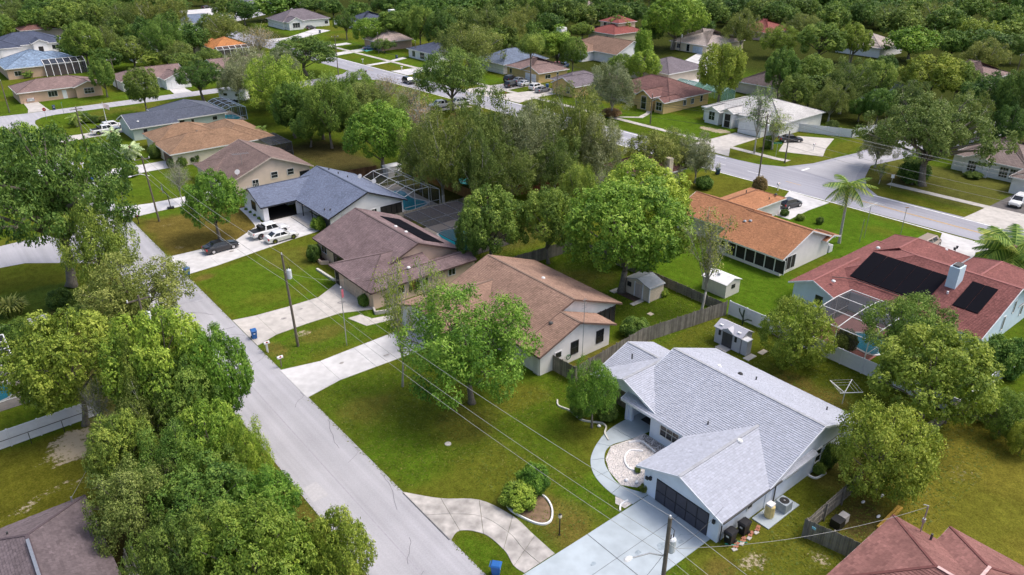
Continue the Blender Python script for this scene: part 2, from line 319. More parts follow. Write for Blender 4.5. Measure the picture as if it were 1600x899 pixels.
    n = N(t, "ShaderNodeTexNoise"); n.inputs["Scale"].default_value = 14; n.inputs["Detail"].default_value = 6; t.links.new(tc.outputs["Object"], n.inputs["Vector"]); t.links.new(n.outputs[0], bn.inputs["Height"]); t.links.new(bn.outputs[0], b.inputs["Normal"])
    me.materials.append(m)
make_ground()
# short grass tufts standing on the nearer lawns and creeping over the road edges
def tufts():
    r = np.random.default_rng(8); n = 60000; x = r.uniform(24, 72, n)**1.0; y = r.uniform(14, 80, n); bad = np.zeros(n, bool)
    for x0, x1, y0, y1 in ((36.2, 58.6, 21.6, 44), (22, 39.5, 23.6, 30.7), (36, 58.5, 48, 68), (23, 43, 60.2, 66.9), (36.8, 53, 71.5, 92), (23.4, 39, 72.6, 82), (62.5, 67.5, 37, 42.6), (64, 67.5, 52.6, 57.5), (39, 52.2, 2, 16.5), (43, 47.5, 21.5, 23.4), (23.4, 29, 30, 43.2), (29.2, 33.4, 34.6, 38.4)): bad |= (x > x0) & (x < x1) & (y > y0) & (y < y1)
    x, y = x[~bad], y[~bad]
    e = 2600; ex = np.concatenate([23.5+r.normal(0, .07, e), 16.9+r.normal(0, .12, e)]); ey = r.uniform(24, 128, 2*e); k = ~(((ey > 60.2) & (ey < 67) | (ey > 72.8) & (ey < 80.6) | (ey > 96) & (ey < 103.8) | (ey > 122.3) | (ey > 36) & (ey < 43.3) | (ey < 30.5)) & (ex > 20)) & ~((ex < 20) & (ey > 103))
    x = np.concatenate([x, ex[k]]); y = np.concatenate([y, ey[k]]); n = len(x); h = r.uniform(.02, .06, n); a = r.uniform(0, 3.14, n); w_ = r.uniform(.04, .09, n); lx, ly = r.normal(0, .09, n), r.normal(0, .09, n)
    c, s_ = np.cos(a)*w_, np.sin(a)*w_; z = np.zeros(n)
    V = np.stack([np.stack([x-c, y-s_, z], 1), np.stack([x+c, y+s_, z], 1), np.stack([x+lx+c*.5, y+ly+s_*.5, h], 1), np.stack([x+lx-c*.6, y+ly-s_*.6, h*.8], 1)], 1).reshape(-1, 3)
    me = bpy.data.meshes.new("grass"); me.vertices.add(4*n); me.vertices.foreach_set("co", V.ravel().astype(np.float32)); me.loops.add(4*n); me.loops.foreach_set("vertex_index", np.arange(4*n, dtype=np.int32)); me.polygons.add(n); me.polygons.foreach_set("loop_start", np.arange(0, 4*n, 4, dtype=np.int32)); me.update()
    at_ = me.attributes.new("tone", 'FLOAT', 'FACE'); at_.data.foreach_set("value", np.clip(r.normal(.5, .22, n), 0, 1).astype(np.float32)); o = bpy.data.objects.new("grass", me); col.objects.link(o)
    me.materials.append(leafmat("lawn_blades", (.085, .13, .008), (.12, .17, .010), (.22, .22, .04), .3, .01)); tag(o, "short grass tufts over the nearer lawns", "grass", None, "stuff")
tufts()
# ------------------------------------------------------------------ roads
Z1, Z2, Z3 = .02, .028, .034
def arc(cx, cy, r, a0, a1, n=8): return [(cx+r*math.cos(R(a0+(a1-a0)*i/n)), cy+r*math.sin(R(a0+(a1-a0)*i/n))) for i in range(n+1)]
# residential street with the two side streets and the cross street as one sheet
sheet("road", [(16.9, -60), (23.5, -60), (23.6, 197.5)]+[(24.2, 200.5), (26, 202.8), (29, 203.8), (75, 203.4), (75, 209.2), (29, 209.4), (24.5, 209.2), (17, 210.2), (-60, 212), (-60, 205.5), (12, 205.2), (16.2, 202), (17, 196), (17, 128), (16.6, 124.5), (14, 123), (6.3, 122.4), (-30, 128), (-60, 132), (-60, 121), (-20, 117), (5.1, 114), (8, 113.6), (13.4, 109.4), (16, 106.8), (17, 103.5)], Z1, asphalt)
sheet("road", [(117, -60), (115.6, 36), (114.3, 60), (113.2, 82), (109.6, 175), (108.8, 188), (107.6, 192.5), (103, 195.6), (96, 196.6), (75, 195), (75, 203), (96, 204.6), (104, 206), (107.9, 210), (106.8, 240), (104, 330), (113, 330), (115.4, 240), (117, 195), (119.4, 150), (122.0, 82), (122.6, 78), (125, 74), (131, 71.8), (138, 71), (143.5, 70.2), (152.5, 70.9), (230, 59), (230, 50), (151, 62), (138, 64.2), (131, 61.5), (126, 58.5), (123.0, 55), (124.2, 36), (126, -60)], Z1, asphalt2)
mk = mat("white_road_paint", (.80, .80, .80), .7, .2, 2); mky = mat("yellow_road_paint", (.62, .36, .06), .7, .2, 2)
def line(pts, w_, m_, z=Z2, name="road_line"):
    b = MB()
    for p, q in zip(pts[:-1], pts[1:]):
        p = Vector((*p, z)); q = Vector((*q, z)); n = Vector((q.y-p.y, p.x-q.x, 0)).normalized()*w_/2; b.face([p-n, p+n, q+n, q-n][::-1] if (q-p).cross(-n).z < 0 else [p-n, p+n, q+n, q-n])
    return b.build(name, m_, None, "structure")
line([(114.9, 36), (114.1, 60), (112.9, 82), (109.2, 175), (108.4, 192)], .28, mk)
line([(123.2, 36), (122.6, 56)], .28, mk); line([(121.0, 84), (119.0, 150), (116.3, 200), (115.1, 240)], .28, mk)
for dx in (-.12, .12): line([(119.2+dx, 30), (118.4+dx, 60)], .12, mky)
for k in range(22):
    t = k/22; x = 117.9-5.2*t; y = 66+170*t; line([(x, y), (x-.08, y+3)], .13, mk if k % 3 else mky)
# concrete pads built from separate slabs
def slabs(name, cs, m, z=.045, th=.1, gap=.02, label=None, split=1, curve=0):
    """cs: cross-sections [(left,right)]; every pair makes a slab of its own"""
    root = bpy.data.objects.new(name, None); col.objects.link(root); root["kind"] = "structure"
    c0 = cs[0][0]; root.location = (c0[0], c0[1], 0)
    if curve:
        LE = smooth_path([q[0] for q in cs], curve); RE = smooth_path([q[1] for q in cs], curve)
        for i in range(len(cs)-1):
            l_ = LE[i*curve:(i+1)*curve+1]; r_ = RE[i*curve:(i+1)*curve+1]
            for k in range(split):
                A1 = [p.lerp(q, k/split) for p, q in zip(l_, r_)]; A2 = [p.lerp(q, (k+1)/split) for p, q in zip(l_, r_)]; q = A1+A2[::-1]; ce = sum(q, Vector())/len(q)
                q = [p+(ce-p).normalized()*gap for p in q]; mb = MB(root.location); mb.prism([(p.x, p.y) for p in q], z-th, z+rnd.uniform(-.004, .004)); mb.build("slab", m, root)
        return root
    for (a, b), (c, d) in zip(cs[:-1], cs[1:]):
        a, b, c, d = [Vector((p[0], p[1], 0)) for p in (a, b, c, d)]
        for k in range(split):
            q = [a.lerp(b, k/split), a.lerp(b, (k+1)/split), c.lerp(d, (k+1)/split), c.lerp(d, k/split)]; ce = sum(q, Vector())/4
            q = [p+(ce-p).normalized()*gap for p in q]; mb = MB(root.location); mb.prism([(p.x, p.y) for p in q], z-th, z+rnd.uniform(-.004, .004)); mb.build("slab", m, root)
    return root
# grey house: blue painted drive (two columns) and walk
slabs("driveway", [((22.9, 30.3), (22.9, 24.0)), ((25.7, 30.25), (25.7, 24.0)), ((31.9, 30.2), (31.9, 24.0)), ((38.9, 30.2), (38.9, 24.0))], conc_blue, split=2)
slabs("garden_path", [((37.0, 30.25), (38.9, 30.25)), ((36.6, 32.2), (37.9, 32.4)), ((37.0, 34.5), (38.4, 34.3)), ((38.2, 36.3), (39.3, 35.7)), ((40.3, 37.6), (40.9, 36.6)), ((43.0, 38.4), (43.2, 36.1)), ((47.4, 38.4), (47.4, 35.5))], conc_blue, curve=5)
# curved stained drive cutting the corner
slabs("driveway", [((23.5, 43.1), (23.5, 36.2)), ((25.5, 40.5), (24.6, 36.6)), ((27.8, 38.4), (25.8, 35.2)), ((28.75, 35.3), (26.0, 33.0)), ((28.72, 32.6), (25.6, 31.3)), ((28.7, 30.3), (25.75, 30.3))], conc_stain, split=2, curve=5)
# brown house
slabs("driveway", [((23.4, 66.8), (23.4, 60.4)), ((27.4, 65.8), (27.4, 61.2)), ((31.5, 66.0), (31.5, 61.1)), ((37, 66.2), (37, 61.0)), ((42.5, 66.3), (42.5, 61.0))], conc_pale)
# maroon house
slabs("driveway", [((23.6, 80.4), (23.6, 73.0)), ((26.2, 79.8), (26.2, 74.0)), ((30, 79.5), (30, 74.2)), ((34, 79.5), (34, 74.1)), ((37.9, 81.8), (37.9, 72.4))], concrete)
slabs("driveway", [((23.6, 103.6), (23.6, 96.2)), ((28, 103.4), (28, 96.6)), ((33, 103.6), (33, 97.6)), ((38.6, 107.8), (38.6, 98.6)), ((42, 108.2), (42, 99.0)), ((46.3, 108.3), (46.3, 99.6))], conc_pale)
slabs("garden_path", [((36.2, 103.9), (37.4, 103.9)), ((37.4, 107.5), (38.6, 107.5)), ((38.0, 112), (39.2, 112)), ((38.3, 116), (39.3, 116))], conc_pale)
slabs("driveway", [((23.6, 128.6), (23.6, 122.4)), ((28, 127.4), (28, 122.8)), ((34, 127.2), (34, 122.9)), ((41, 127.2), (41, 122.9))], conc_pale)
slabs("driveway", [((23.6, 152.4), (23.6, 144.0)), ((27, 151), (27, 144.8)), ((33, 150.2), (33, 145.2)), ((38.5, 150.2), (38.5, 145.0))], conc_pale)
slabs("driveway", [((23.6, 181.8), (23.6, 176.4)), ((29, 181), (29, 176.8)), ((36, 181.6), (36, 177.4)), ((38.6, 181), (38.6, 177.4))], concrete)
slabs("driveway", [((24.2, 209.5), (28.8, 209.5)), ((25, 214), (28.6, 214)), ((25.2, 220), (28.4, 220)), ((25.2, 227), (28.6, 227))], concrete)
slabs("driveway", [((57.5, 209.3), (62, 209.3)), ((58, 214), (62, 214)), ((58.5, 219), (62.5, 219))], conc_pale)
# arterial: east pavement, drives
def swx(y): return 129.9-.052*(y-55)+.00012*(y-55)**2 if y < 60 else 127.9-(y-60)*.02 if y > 76 else 128
def pavement(y0, y1, step):
    n = max(1, round((y1-y0)/step)); return [((swx(y0+(y1-y0)*k/n)+1.5, y0+(y1-y0)*k/n), (swx(y0+(y1-y0)*k/n), y0+(y1-y0)*k/n)) for k in range(n+1)]
slabs("pavement", pavement(20, 57, 2.0), concrete, z=.05); slabs("pavement", pavement(75.5, 143, 2.5), concrete, z=.05); slabs("pavement", pavement(143, 272, 5), concrete, z=.05)
slabs("driveway", [((122.5, 95.0), (122.5, 84.5)), ((128, 94.6), (128, 88.2)), ((138.2, 94.4), (138.2, 88.6))], concrete)
slabs("driveway", [((133, 80.5), (136.5, 73.0)), ((139, 83.2), (142, 75.6)), ((146, 84.5), (150, 78.5))], concrete)
slabs("driveway", [((123.3, 41.6), (123.3, 33)), ((127, 41.4), (127, 33)), ((131.2, 41.3), (131.2, 33))], concrete)
slabs("driveway", [((131.4, 41.2), (131.4, 33)), ((142, 41), (142, 33))], mat("dark_drive_asphalt", (.12, .11, .11), .9, .2, 1))
slabs("driveway", [((113.6, 65.6), (113.6, 58.2)), ((108, 63.5), (108, 58.4)), ((102, 61.8), (102, 58))], conc_pale)
slabs("driveway", [((114.9, 40.9), (114.9, 33.4)), ((111, 39.6), (111, 34.6)), ((107, 39.5), (107, 33.4)), ((103, 38.6), (103, 31.5)), ((100.8, 37.8), (100.8, 30))], conc_pale)
slabs("driveway", [((108.6, 29.0), (112, 27)), ((103, 29.4), (104, 24.6)), ((100.5, 29.2), (100.5, 24))], conc_pale)
slabs("driveway", [((117.8, 166.5), (118.4, 155.5)), ((125.3, 166.2), (126.0, 158.5)), ((133, 165.5), (133.5, 159)), ((140, 165), (140, 159.5))], concrete)
slabs("driveway", [((119.4, 156.0), (120.2, 145.2)), ((127.5, 154.6), (128.4, 147)), ((135, 153), (136, 147)), ((141, 152.5), (142, 147))], concrete)
slabs("driveway", [((117.2, 201), (117.6, 192.5)), ((124.5, 200.5), (125, 194)), ((134, 200), (135.5, 195))], conc_pale)
slabs("driveway", [((116.5, 214.6), (116.7, 212.5)), ((124, 215.6), (124, 213.6)), ((132.5, 219.2), (132.5, 216.6))], conc_pale)
slabs("driveway", [((115.4, 239.5), (115.6, 235)), ((129, 242.5), (129, 238)), ((134, 243.5), (134, 239.5))], conc_pale)
slabs("driveway", [((114.8, 256), (115, 252)), ((122, 256.5), (122, 253)), ((133, 258), (133, 254))], conc_pale)
slabs("driveway", [((113, 283), (113.2, 275)), ((122, 283), (122.5, 276)), ((140, 298), (143, 290))], conc_pale)
slabs("road", [((96, 155.8), (96, 151)), ((102, 154.6), (102, 150.4)), ((108.8, 154), (108.8, 149))], concrete)
slabs("garden_path", [((128.5, 120.5), (129, 119)), ((132.5, 117), (132.3, 115.6)), ((136.5, 118.4), (136.5, 117.2)), ((139.5, 120.5), (139.5, 119.2))], concrete)
slabs("road", [((150, 133), (158, 118)), ((165, 143), (170, 131)), ((215, 165), (215, 155))], conc_pale)
slabs("road", [((118, 350), (118, 335)), ((150, 375), (150, 360)), ((185, 400), (185, 385))], asphalt)
slabs("road", [((99, 395), (99, 360)), ((125, 395), (125, 360)), ((150, 400), (150, 365))], conc_pale)
slabs("driveway", [((33, 301), (30, 285)), ((40, 300), (38, 284)), ((48, 302), (47, 290))], concrete)
sheet('road', [(124.2, 60), (131, 63), (138, 65.4), (151, 63.2), (229, 51.2), (229, 58), (152.5, 69.8), (143.5, 69.2), (138, 70), (131, 70.8), (125.8, 72.6)], Z1+.004, asphalt)
# dark seams across the pale street, tar patches, manhole-like covers, stop bar
tar = mat("tar_seam", (.10, .10, .11), .8, .2)
for ya in (78.5, 83.0): line([(17.4, ya), (21, ya+.5), (23.3, ya+.2)] if ya < 80 else [(17.6, ya), (19.5, ya+.1)], .07, tar, Z2, "road_seam")
line([(23.42, 36.3), (23.46, 43.0)], .09, tar, Z3, "road_seam"); line([(23.5, 60.4), (23.5, 66.8)], .06, tar, Z3, "road_seam")
line([(20.0, -20), (20.0, 60), (20.05, 100)], .10, mat("road_stain", (.36, .35, .385), .9, .1), Z2, "road_seam")
line([(125.5, 70.6), (127.8, 70.6)], .5, mk, Z2); 
for k in range(6): line([(123.9+k*.62, 60.9), (124.2+k*.62, 59.4)], .28, mk, Z2)
b = MB(); b.tube([(20.6, 196, .0), (20.6, 196, Z2+.01)], .45, 12); tag(b.build("manhole_cover", metal), "round manhole cover in the pale street near the top left junction", "manhole cover")

cr = random.Random(12); crm = mat("hairline_crack", (.17, .165, .18), .9, .2)
for k in range(26):
    y = cr.uniform(18, 125); x = cr.uniform(17.2, 22.5); a = cr.choice([0, 0, 1.4]); P = [(x, y)]
    for j in range(cr.randint(4, 9)): a += cr.uniform(-.5, .5); x = min(23.3, max(17, x+.55*math.cos(a))); y += .55*math.sin(a); P.append((x, y))
    line(P, cr.uniform(.02, .045), crm, Z2+.0005*k, "road_crack")
for k, (x, y, w_, h_) in enumerate(((17.3, 46.5, 1.4, 2.2), (21.4, 88, 1.6, 2.6), (19.6, 112, 2.2, 1.6))): sheet("road_patch", [(x, y), (x+w_, y+.1), (x+w_-.1, y+h_), (x+.05, y+h_-.1)], Z2-.003, mat("road_patch%d" % (k % 2), ((.46, .45, .47), (.33, .33, .36))[k % 2], .9, .08, 5))
dr = random.Random(3)
def stain(x, y, r, m_):
    P = [(x+r*dr.uniform(.6, 1.1)*math.cos(i*.7), y+r*.7*dr.uniform(.6, 1.1)*math.sin(i*.7)) for i in range(9)]; sheet("oil_stain", P, .0545, m_)
oil = mat("oil_stain", (.33, .31, .30), .8, .25, 4, var2=.2, scale2=3); oilb = mat("blue_drive_stain", (.31, .37, .42), .6, .2, 4)
for x, y, r, m_ in ((28.4, 77, .45, oil), (31, 78, .3, oil), (35.5, 76.5, .6, oil), (29, 64, .3, oil), (33.5, 62.4, .4, oil), (31, 100, .4, oil), (36.5, 101, .5, oil), (33.5, 26.5, .35, oilb), (36.8, 25.2, .3, oilb), (30.2, 27.8, .3, oilb), (35.4, 25.8, .5, oilb)): stain(x, y, r, m_)
line([(36.0, 26.6), (36.8, 25.6), (37.4, 25.7), (38.2, 25.0)], .04, oilb, .055, "crack"); line([(31.9, 24.0), (31.9, 30.2)], .05, tar, .0552, "joint"); line([(25.7, 27.1), (38.9, 27.1)], .03, tar, .0554, "joint")
# ------------------------------------------------------------------ houses
def shingles(mb, poly, course=.2, wid=.34, seed=1):
    poly = [Vector(p) for p in poly]; n = (poly[1]-poly[0]).cross(poly[2]-poly[1]).normalized()
    if n.z < 0: n = -n
    up = (Vector((0, 0, 1))-n*n.z).normalized(); e = up.cross(n).normalized(); o = poly[0]
    P2 = [((p-o).dot(e), (p-o).dot(up)) for p in poly]; b0 = min(p[1] for p in P2); b1 = max(p[1] for p in P2); rr = random.Random(seed); k = 0
    b = b0-.02
    while b < b1-.03:
        top = min(b+course, b1); mid = min(b+course*.5, b1-.001); xs = []
        for (ax, ay), (bx, by) in zip(P2, P2[1:]+P2[:1]):
            m_ = max(mid, b0+.001)
            if (ay-m_)*(by-m_) < 0: xs.append(ax+(bx-ax)*(m_-ay)/(by-ay))
        if len(xs) >= 2:
            x0, x1 = min(xs), max(xs); x = x0-(k % 2)*wid*.5
            while x < x1:
                w_ = wid*rr.uniform(.75, 1.25); a0 = max(x, x0); a1 = min(x+w_, x1); x += w_
                if a1-a0 < .04: continue
                h = rr.uniform(.036, .054); q = lambda a, bb, hh: o+e*a+up*bb+n*hh
                p0, p1, p2, p3 = q(a0+.006, b, h), q(a1-.006, b, h), q(a1-.006, top, .012), q(a0+.006, top, .012); tn = min(1, max(0, rr.gauss(.5, .16)))
                mb.face([p0, p1, p2, p3], tn); mb.face([q(a0+.006, b, 0), q(a1-.006, b, 0), p1, p0], tn)
        b += course; k += 1
class House:
    def __init__(s, name, label, cat, x, y, wall, roof, trim=None, shingle=None, wall2=None):
        s.root = thing(name, label, cat, (x, y, 0)); s.o = (x, y, 0); s.wall = wall; s.roofm = roof; s.trim = trim or trimw
        s.W = MB(s.o); s.Rf = MB(s.o); s.F = MB(s.o); s.S = MB(s.o); s.C = MB(s.o); s.shm = shingle; s.n = 0
    def block(s, x0, x1, y0, y1, ridge='y', ends='gg', ez=2.6, pitch=.386, oh=.5, walls=True, t=.15, ov=(0, 0), wh=None):
        """eave rectangle; ends: g gable, h hip, o runs into another roof"""
        s.n += 1
        if ridge == 'y': u0, u1, v0, v1 = y0, y1, x0, x1; T = lambda u, v, z: (v, u, z)
        else: u0, u1, v0, v1 = x0, x1, y0, y1; T = lambda u, v, z: (u, v, z)
        vc = (v0+v1)/2; sp = (v1-v0)/2; zr = ez+pitch*sp; ru0 = u0+(sp if ends[0] == 'h' else 0); ru1 = u1-(sp if ends[1] == 'h' else 0)
        S = [[(u0, v0, ez), (u1, v0, ez), (ru1, vc, zr), (ru0, vc, zr)], [(u1, v1, ez), (u0, v1, ez), (ru0, vc, zr), (ru1, vc, zr)]]
        if ends[0] == 'h': S.append([(u0, v1, ez), (u0, v0, ez), (ru0, vc, zr)])
        if ends[1] == 'h': S.append([(u1, v0, ez), (u1, v1, ez), (ru1, vc, zr)])
        for q, poly in enumerate(S):
            P = [Vector(T(*p)) for p in poly]
            if ridge == 'y': P = P[::-1]
            nrm = (P[1]-P[0]).cross(P[2]-P[1]).normalized(); up = (Vector((0, 0, 1))-nrm*nrm.z).normalized(); e = up.cross(nrm)
            s.Rf.slab(P, t, .5, [(p.dot(e), p.dot(up)) for p in P])
            if s.shm: shingles(s.S, P, seed=s.n*7+q)
        w0, w1 = v0+oh, v1-oh; zw = ez+pitch*oh-t-.01
        a0, a1 = u0+oh, u1-oh
        if ends[0] == 'o': a0 = u0
        if ends[1] == 'o': a1 = u1
        if walls:
            prof = [(w0, 0), (w1, 0), (w1, zw)]+[(w0, zw)]
            if 'h' in ends or True:
                P = [T(a0, w0, 0), T(a0, w1, 0), T(a1, w1, 0), T(a1, w0, 0), T(a0, w0, zw), T(a0, w1, zw), T(a1, w1, zw), T(a1, w0, zw)]
                s.W.faces(P, [(0, 1, 2, 3), (4, 5, 6, 7), (0, 4, 5, 1), (1, 5, 6, 2), (2, 6, 7, 3), (3, 7, 4, 0)])
            for e_, a, sg in ((ends[0], a0, 1), (ends[1], a1, -1)):
                if e_ == 'g':
                    P = [T(a, w0, zw), T(a, w1, zw), T(a, vc, zr-t-.01), T(a+sg*.2, w0, zw), T(a+sg*.2, w1, zw), T(a+sg*.2, vc, zr-t-.01)]
                    s.W.faces(P, [(0, 1, 2), (5, 4, 3), (0, 3, 4, 1), (1, 4, 5, 2), (2, 5, 3, 0)])
        # fascia boards along eaves and rakes
        for v in (v0, v1):
            d = -.02 if v == v0 else .02
            s.F.beam(T(u0, v+d, ez-.09), T(u1, v+d, ez-.09), .05, .2)
        for e_, u, ru, sg in ((ends[0], u0, ru0, -1), (ends[1], u1, ru1, 1)):
            if e_ == 'g':
                for v in (v0, v1): s.F.beam(T(u+sg*.02, v, ez-.06), T(u+sg*.02, vc, zr-.06), .05, .19)
            elif e_ == 'h': s.F.beam(T(u+sg*.02, v0, ez-.09), T(u+sg*.02, v1, ez-.09), .05, .2)
        # ridge and hip caps
        s.C.beam(T(ru0, vc, zr+.02), T(ru1, vc, zr+.02), .26, .05)
        for e_, u, ru in ((ends[0], u0, ru0), (ends[1], u1, ru1)):
            if e_ == 'h':
                for v in (v0, v1): s.C.beam(T(u, v, ez+.03), T(ru, vc, zr+.03), .2, .05)
        return zr
    def wallbox(s, *a): s.W.box(*a)
    def pos(s, f, a, p, z): return (p, a, z) if f[0] == 'x' else (a, p, z)
    def rect(s, name, f, p, a0, a1, z0, z1, m, d=.06, parent=None):
        """thin solid on face f ('x-','x+','y-','y+') at plane p"""
        sg = -1 if f[1] == '-' else 1; q0, q1 = sorted((p, p+sg*d)); b = MB(s.o)
        if f[0] == 'x': b.box(q0, a0, z0, q1, a1, z1)
        else: b.box(a0, q0, z0, a1, q1, z1)
        return b.build(name, m, parent or s.root)
    def win(s, f, p, a, w_=1.2, z0=1.0, h=1.2, nv=1, nh=1, fr=None, gl=None, name="window"):
        fr = fr or trimw; sg = -1 if f[1] == '-' else 1; b = MB(s.o); a0, a1 = a-w_/2, a+w_/2; t = .07
        def bx(b, aa0, aa1, zz0, zz1, d0, d1):
            q0, q1 = sorted((p+sg*d0, p+sg*d1))
            if f[0] == 'x': b.box(q0, aa0, zz0, q1, aa1, zz1)
            else: b.box(aa0, q0, zz0, aa1, q1, zz1)
        bx(b, a0-t, a0, z0-t, z0+h+t, -.02, .07); bx(b, a1, a1+t, z0-t, z0+h+t, -.02, .07); bx(b, a0, a1, z0-t, z0, -.02, .075); bx(b, a0, a1, z0+h, z0+h+t, -.02, .07)
        for k in range(1, nv+1): c = a0+w_*k/(nv+1); bx(b, c-.02, c+.02, z0, z0+h, 0, .06)
        for k in range(1, nh+1): c = z0+h*k/(nh+1); bx(b, a0, a1, c-.02, c+.02, 0, .055)
        o = b.build(name, fr, s.root); g = MB(s.o); bx(g, a0, a1, z0, z0+h, .0, .03); g.build("pane", gl or darkgl, o); return o
    def door(s, f, p, a, w_=1.0, h=2.1, m=None, z=.05):
        o = s.rect("door", f, p, a-w_/2, a+w_/2, z, z+h, m or white, .06); sg = -1 if f[1] == '-' else 1; b = MB(s.o)
        b.blob(s.pos(f, a+w_*.36, p+sg*.1, z+1), .05); b.build("handle", metal, o); return o
    def garage(s, f, p, a0, a1, h=2.15, rows=4, cols=1, m=None, fr=None, gap=.03):
        sg = -1 if f[1] == '-' else 1; o = s.rect("garage_door", f, p, a0, a1, .05, h, fr or m or white, .05)
        for r in range(rows):
            for c in range(cols):
                x0 = a0+(a1-a0)*c/cols+gap; x1 = a0+(a1-a0)*(c+1)/cols-gap; z0 = .05+(h-.05)*r/rows+gap; z1 = .05+(h-.05)*(r+1)/rows-gap
                s.rect("panel", f, p+sg*.05, x0, x1, z0, z1, m or white, .03, o)
        return o
    def vent(s, x, y, zf, h=.35, r=.07, m=None):
        b = MB(s.o); b.tube([(x, y, zf-.2), (x, y, zf+h)], r, 8); return b.build("vent_pipe", m or pipe, s.root)
    def boxvent(s, x, y, z, m=None):
        b = MB(s.o); b.blob((x, y, z+.08), (.26, .26, .16), 8, 4, 0, 0); return b.build("roof_vent", m or trimw, s.root)
    def done(s, cap=None):
        s.W.build("wall", s.wall, s.root); r = s.Rf.build("roof", s.roofm, s.root)
        s.F.build("fascia", s.trim, s.root); s.C.build("ridge_cap", cap or s.roofm, r)
        if s.shm and s.S.f: s.S.build("shingle", s.shm, r, "stuff")
def sm(name, rgb, var=.1, streak=.15, at_=.26): return mat(name, rgb, .9, var, 5, 0, 0, 0, at_, .25, 0, streak, .5)
# --- near right: grey roofed house with white walls
gsh = sm("pale_grey_shingle", (.42, .44, .51), .04, .03, .15); wallA = mat("cool_white_stucco", (.74, .81, .93), .85, .05, 1, .1, 60)
A = House("house", "white house under pale grey shingle roof beside the blue painted drive", "house", 39.2, 23.5, wallA, mat("pale_grey_roof", (.30, .31, .34), .9), mat("cool_white_trim", (.72, .75, .82), .6, .05), gsh)
A.block(44.2, 58.1, 22.9, 38.6, 'y', 'gg', walls=False); A.wallbox(44.7, 23.4, 0, 57.6, 35.4, 2.63); A.wallbox(47.4, 35.42, 0, 57.6, 38.1, 2.62)
for y_ in (23.4, 37.9): A.W.faces([(44.7, y_, 2.63), (57.6, y_, 2.63), (51.15, y_, 5.11), (44.7, y_+.2, 2.63), (57.6, y_+.2, 2.63), (51.15, y_+.2, 5.11)], [(0, 1, 2), (5, 4, 3), (0, 3, 4, 1), (1, 4, 5, 2), (2, 5, 3, 0)])
A.block(38.3, 51.0, 22.97, 31.3, 'x', 'go', oh=.5)
A.block(46.3, 54.1, 38.62, 43.5, 'y', 'og')
A.block(44.6, 50.4, 34.55, 43.2, 'x', 'go', ez=2.62, pitch=.40, walls=False)
A.door('x-', 47.4, 36.8, 1.0, 2.1, dark); A.wallbox(44.9, 38.3, 0, 47.7, 38.6, 2.75); A.wallbox(46.9, 38.61, 0, 50, 43.0, 2.6)
A.W.box(45.0, 35.2, 0, 45.35, 35.6, 2.7); A.W.box(45.02, 37.9, 0, 45.36, 38.28, 2.7)
A.W.faces([(45.1, 35.4, 2.7), (45.1, 42.6, 2.7), (45.1, 39, 4.1), (45.3, 35.4, 2.7), (45.3, 42.6, 2.7), (45.3, 39, 4.1)], [(0, 1, 2), (5, 4, 3), (0, 3, 4, 1), (1, 4, 5, 2), (2, 5, 3, 0)])
st = mat("brown_stone_cladding", (.22, .19, .15), .9, .45, 4, .6, 6); A.rect("stone_wall", 'x-', 46.4, 38.9, 42.6, 0, 2.3, st, .3)
A.rect("porch_mat", 'y+', 36.0, 45.9, 47.2, .06, .09, black, 1.5); 
gd = mat("garage_screen", (.055, .055, .075), .5, .1); A.garage('x-', 38.8, 24.4, 29.5, 2.2, 2, 5, gd, mat("garage_screen_frame", (.02, .02, .025), .4, 0), .04)
A.win('x-', 44.7, 33.2, 2.0, .9, 1.25, 2, 1); A.win('y-', 23.4, 48.2, 1.7, 1.6, .9, 1, 0, gl=glassmat("green_tinted_glass", (.03, .10, .05))); A.win('y-', 23.4, 52.0, .8, 1.0, 1.3, 0, 1); A.win('y-', 23.47, 42.6, .6, 1.2, .7, 0, 0)
for k in range(2): A.rect("soffit_strip", 'y-', 23.4-.0*k, 46+k*5, 50.6+k*5, 2.25, 2.29, pipe, .03)
for x, y in ((46.2, 30.5), (54.2, 31.4), (55.8, 25.2), (48.3, 41.2)):
    z = 2.6+.386*min(x-44.2, 58.1-x); A.vent(x, y, z, .35)
A.boxvent(53.4, 32.6, 2.6+.386*(58.1-53.4), black); A.boxvent(52.6, 34.4, 2.6+.386*5.4); A.boxvent(45.5, 26.9, 4.1)
A.vent(57.6, 23.7, 2.9, 1.1, .05, metal)
b = MB(A.o); b.beam((38.4, 22.9, 2.55), (45.8, 22.9, 2.55), .12, .13); b.beam((39.0, 23.35, .05), (39.0, 23.35, 2.5), .08, .08); b.beam((45.8, 23.3, .05), (45.8, 23.3, 2.5), .08, .08); b.build("gutter", pipe, A.root)
for y_ in (23.9, 30.1):
    b = MB(A.o); b.box(38.6, y_-.1, 1.7, 38.78, y_+.1, 2.0); b.build("wall_lamp", black, A.root)
A.rect("hose_reel", 'x-', 38.8, 30.35, 30.6, 1.5, 1.75, black, .15)
A.done(mat("pale_grey_cap", (.36, .37, .40), .9))
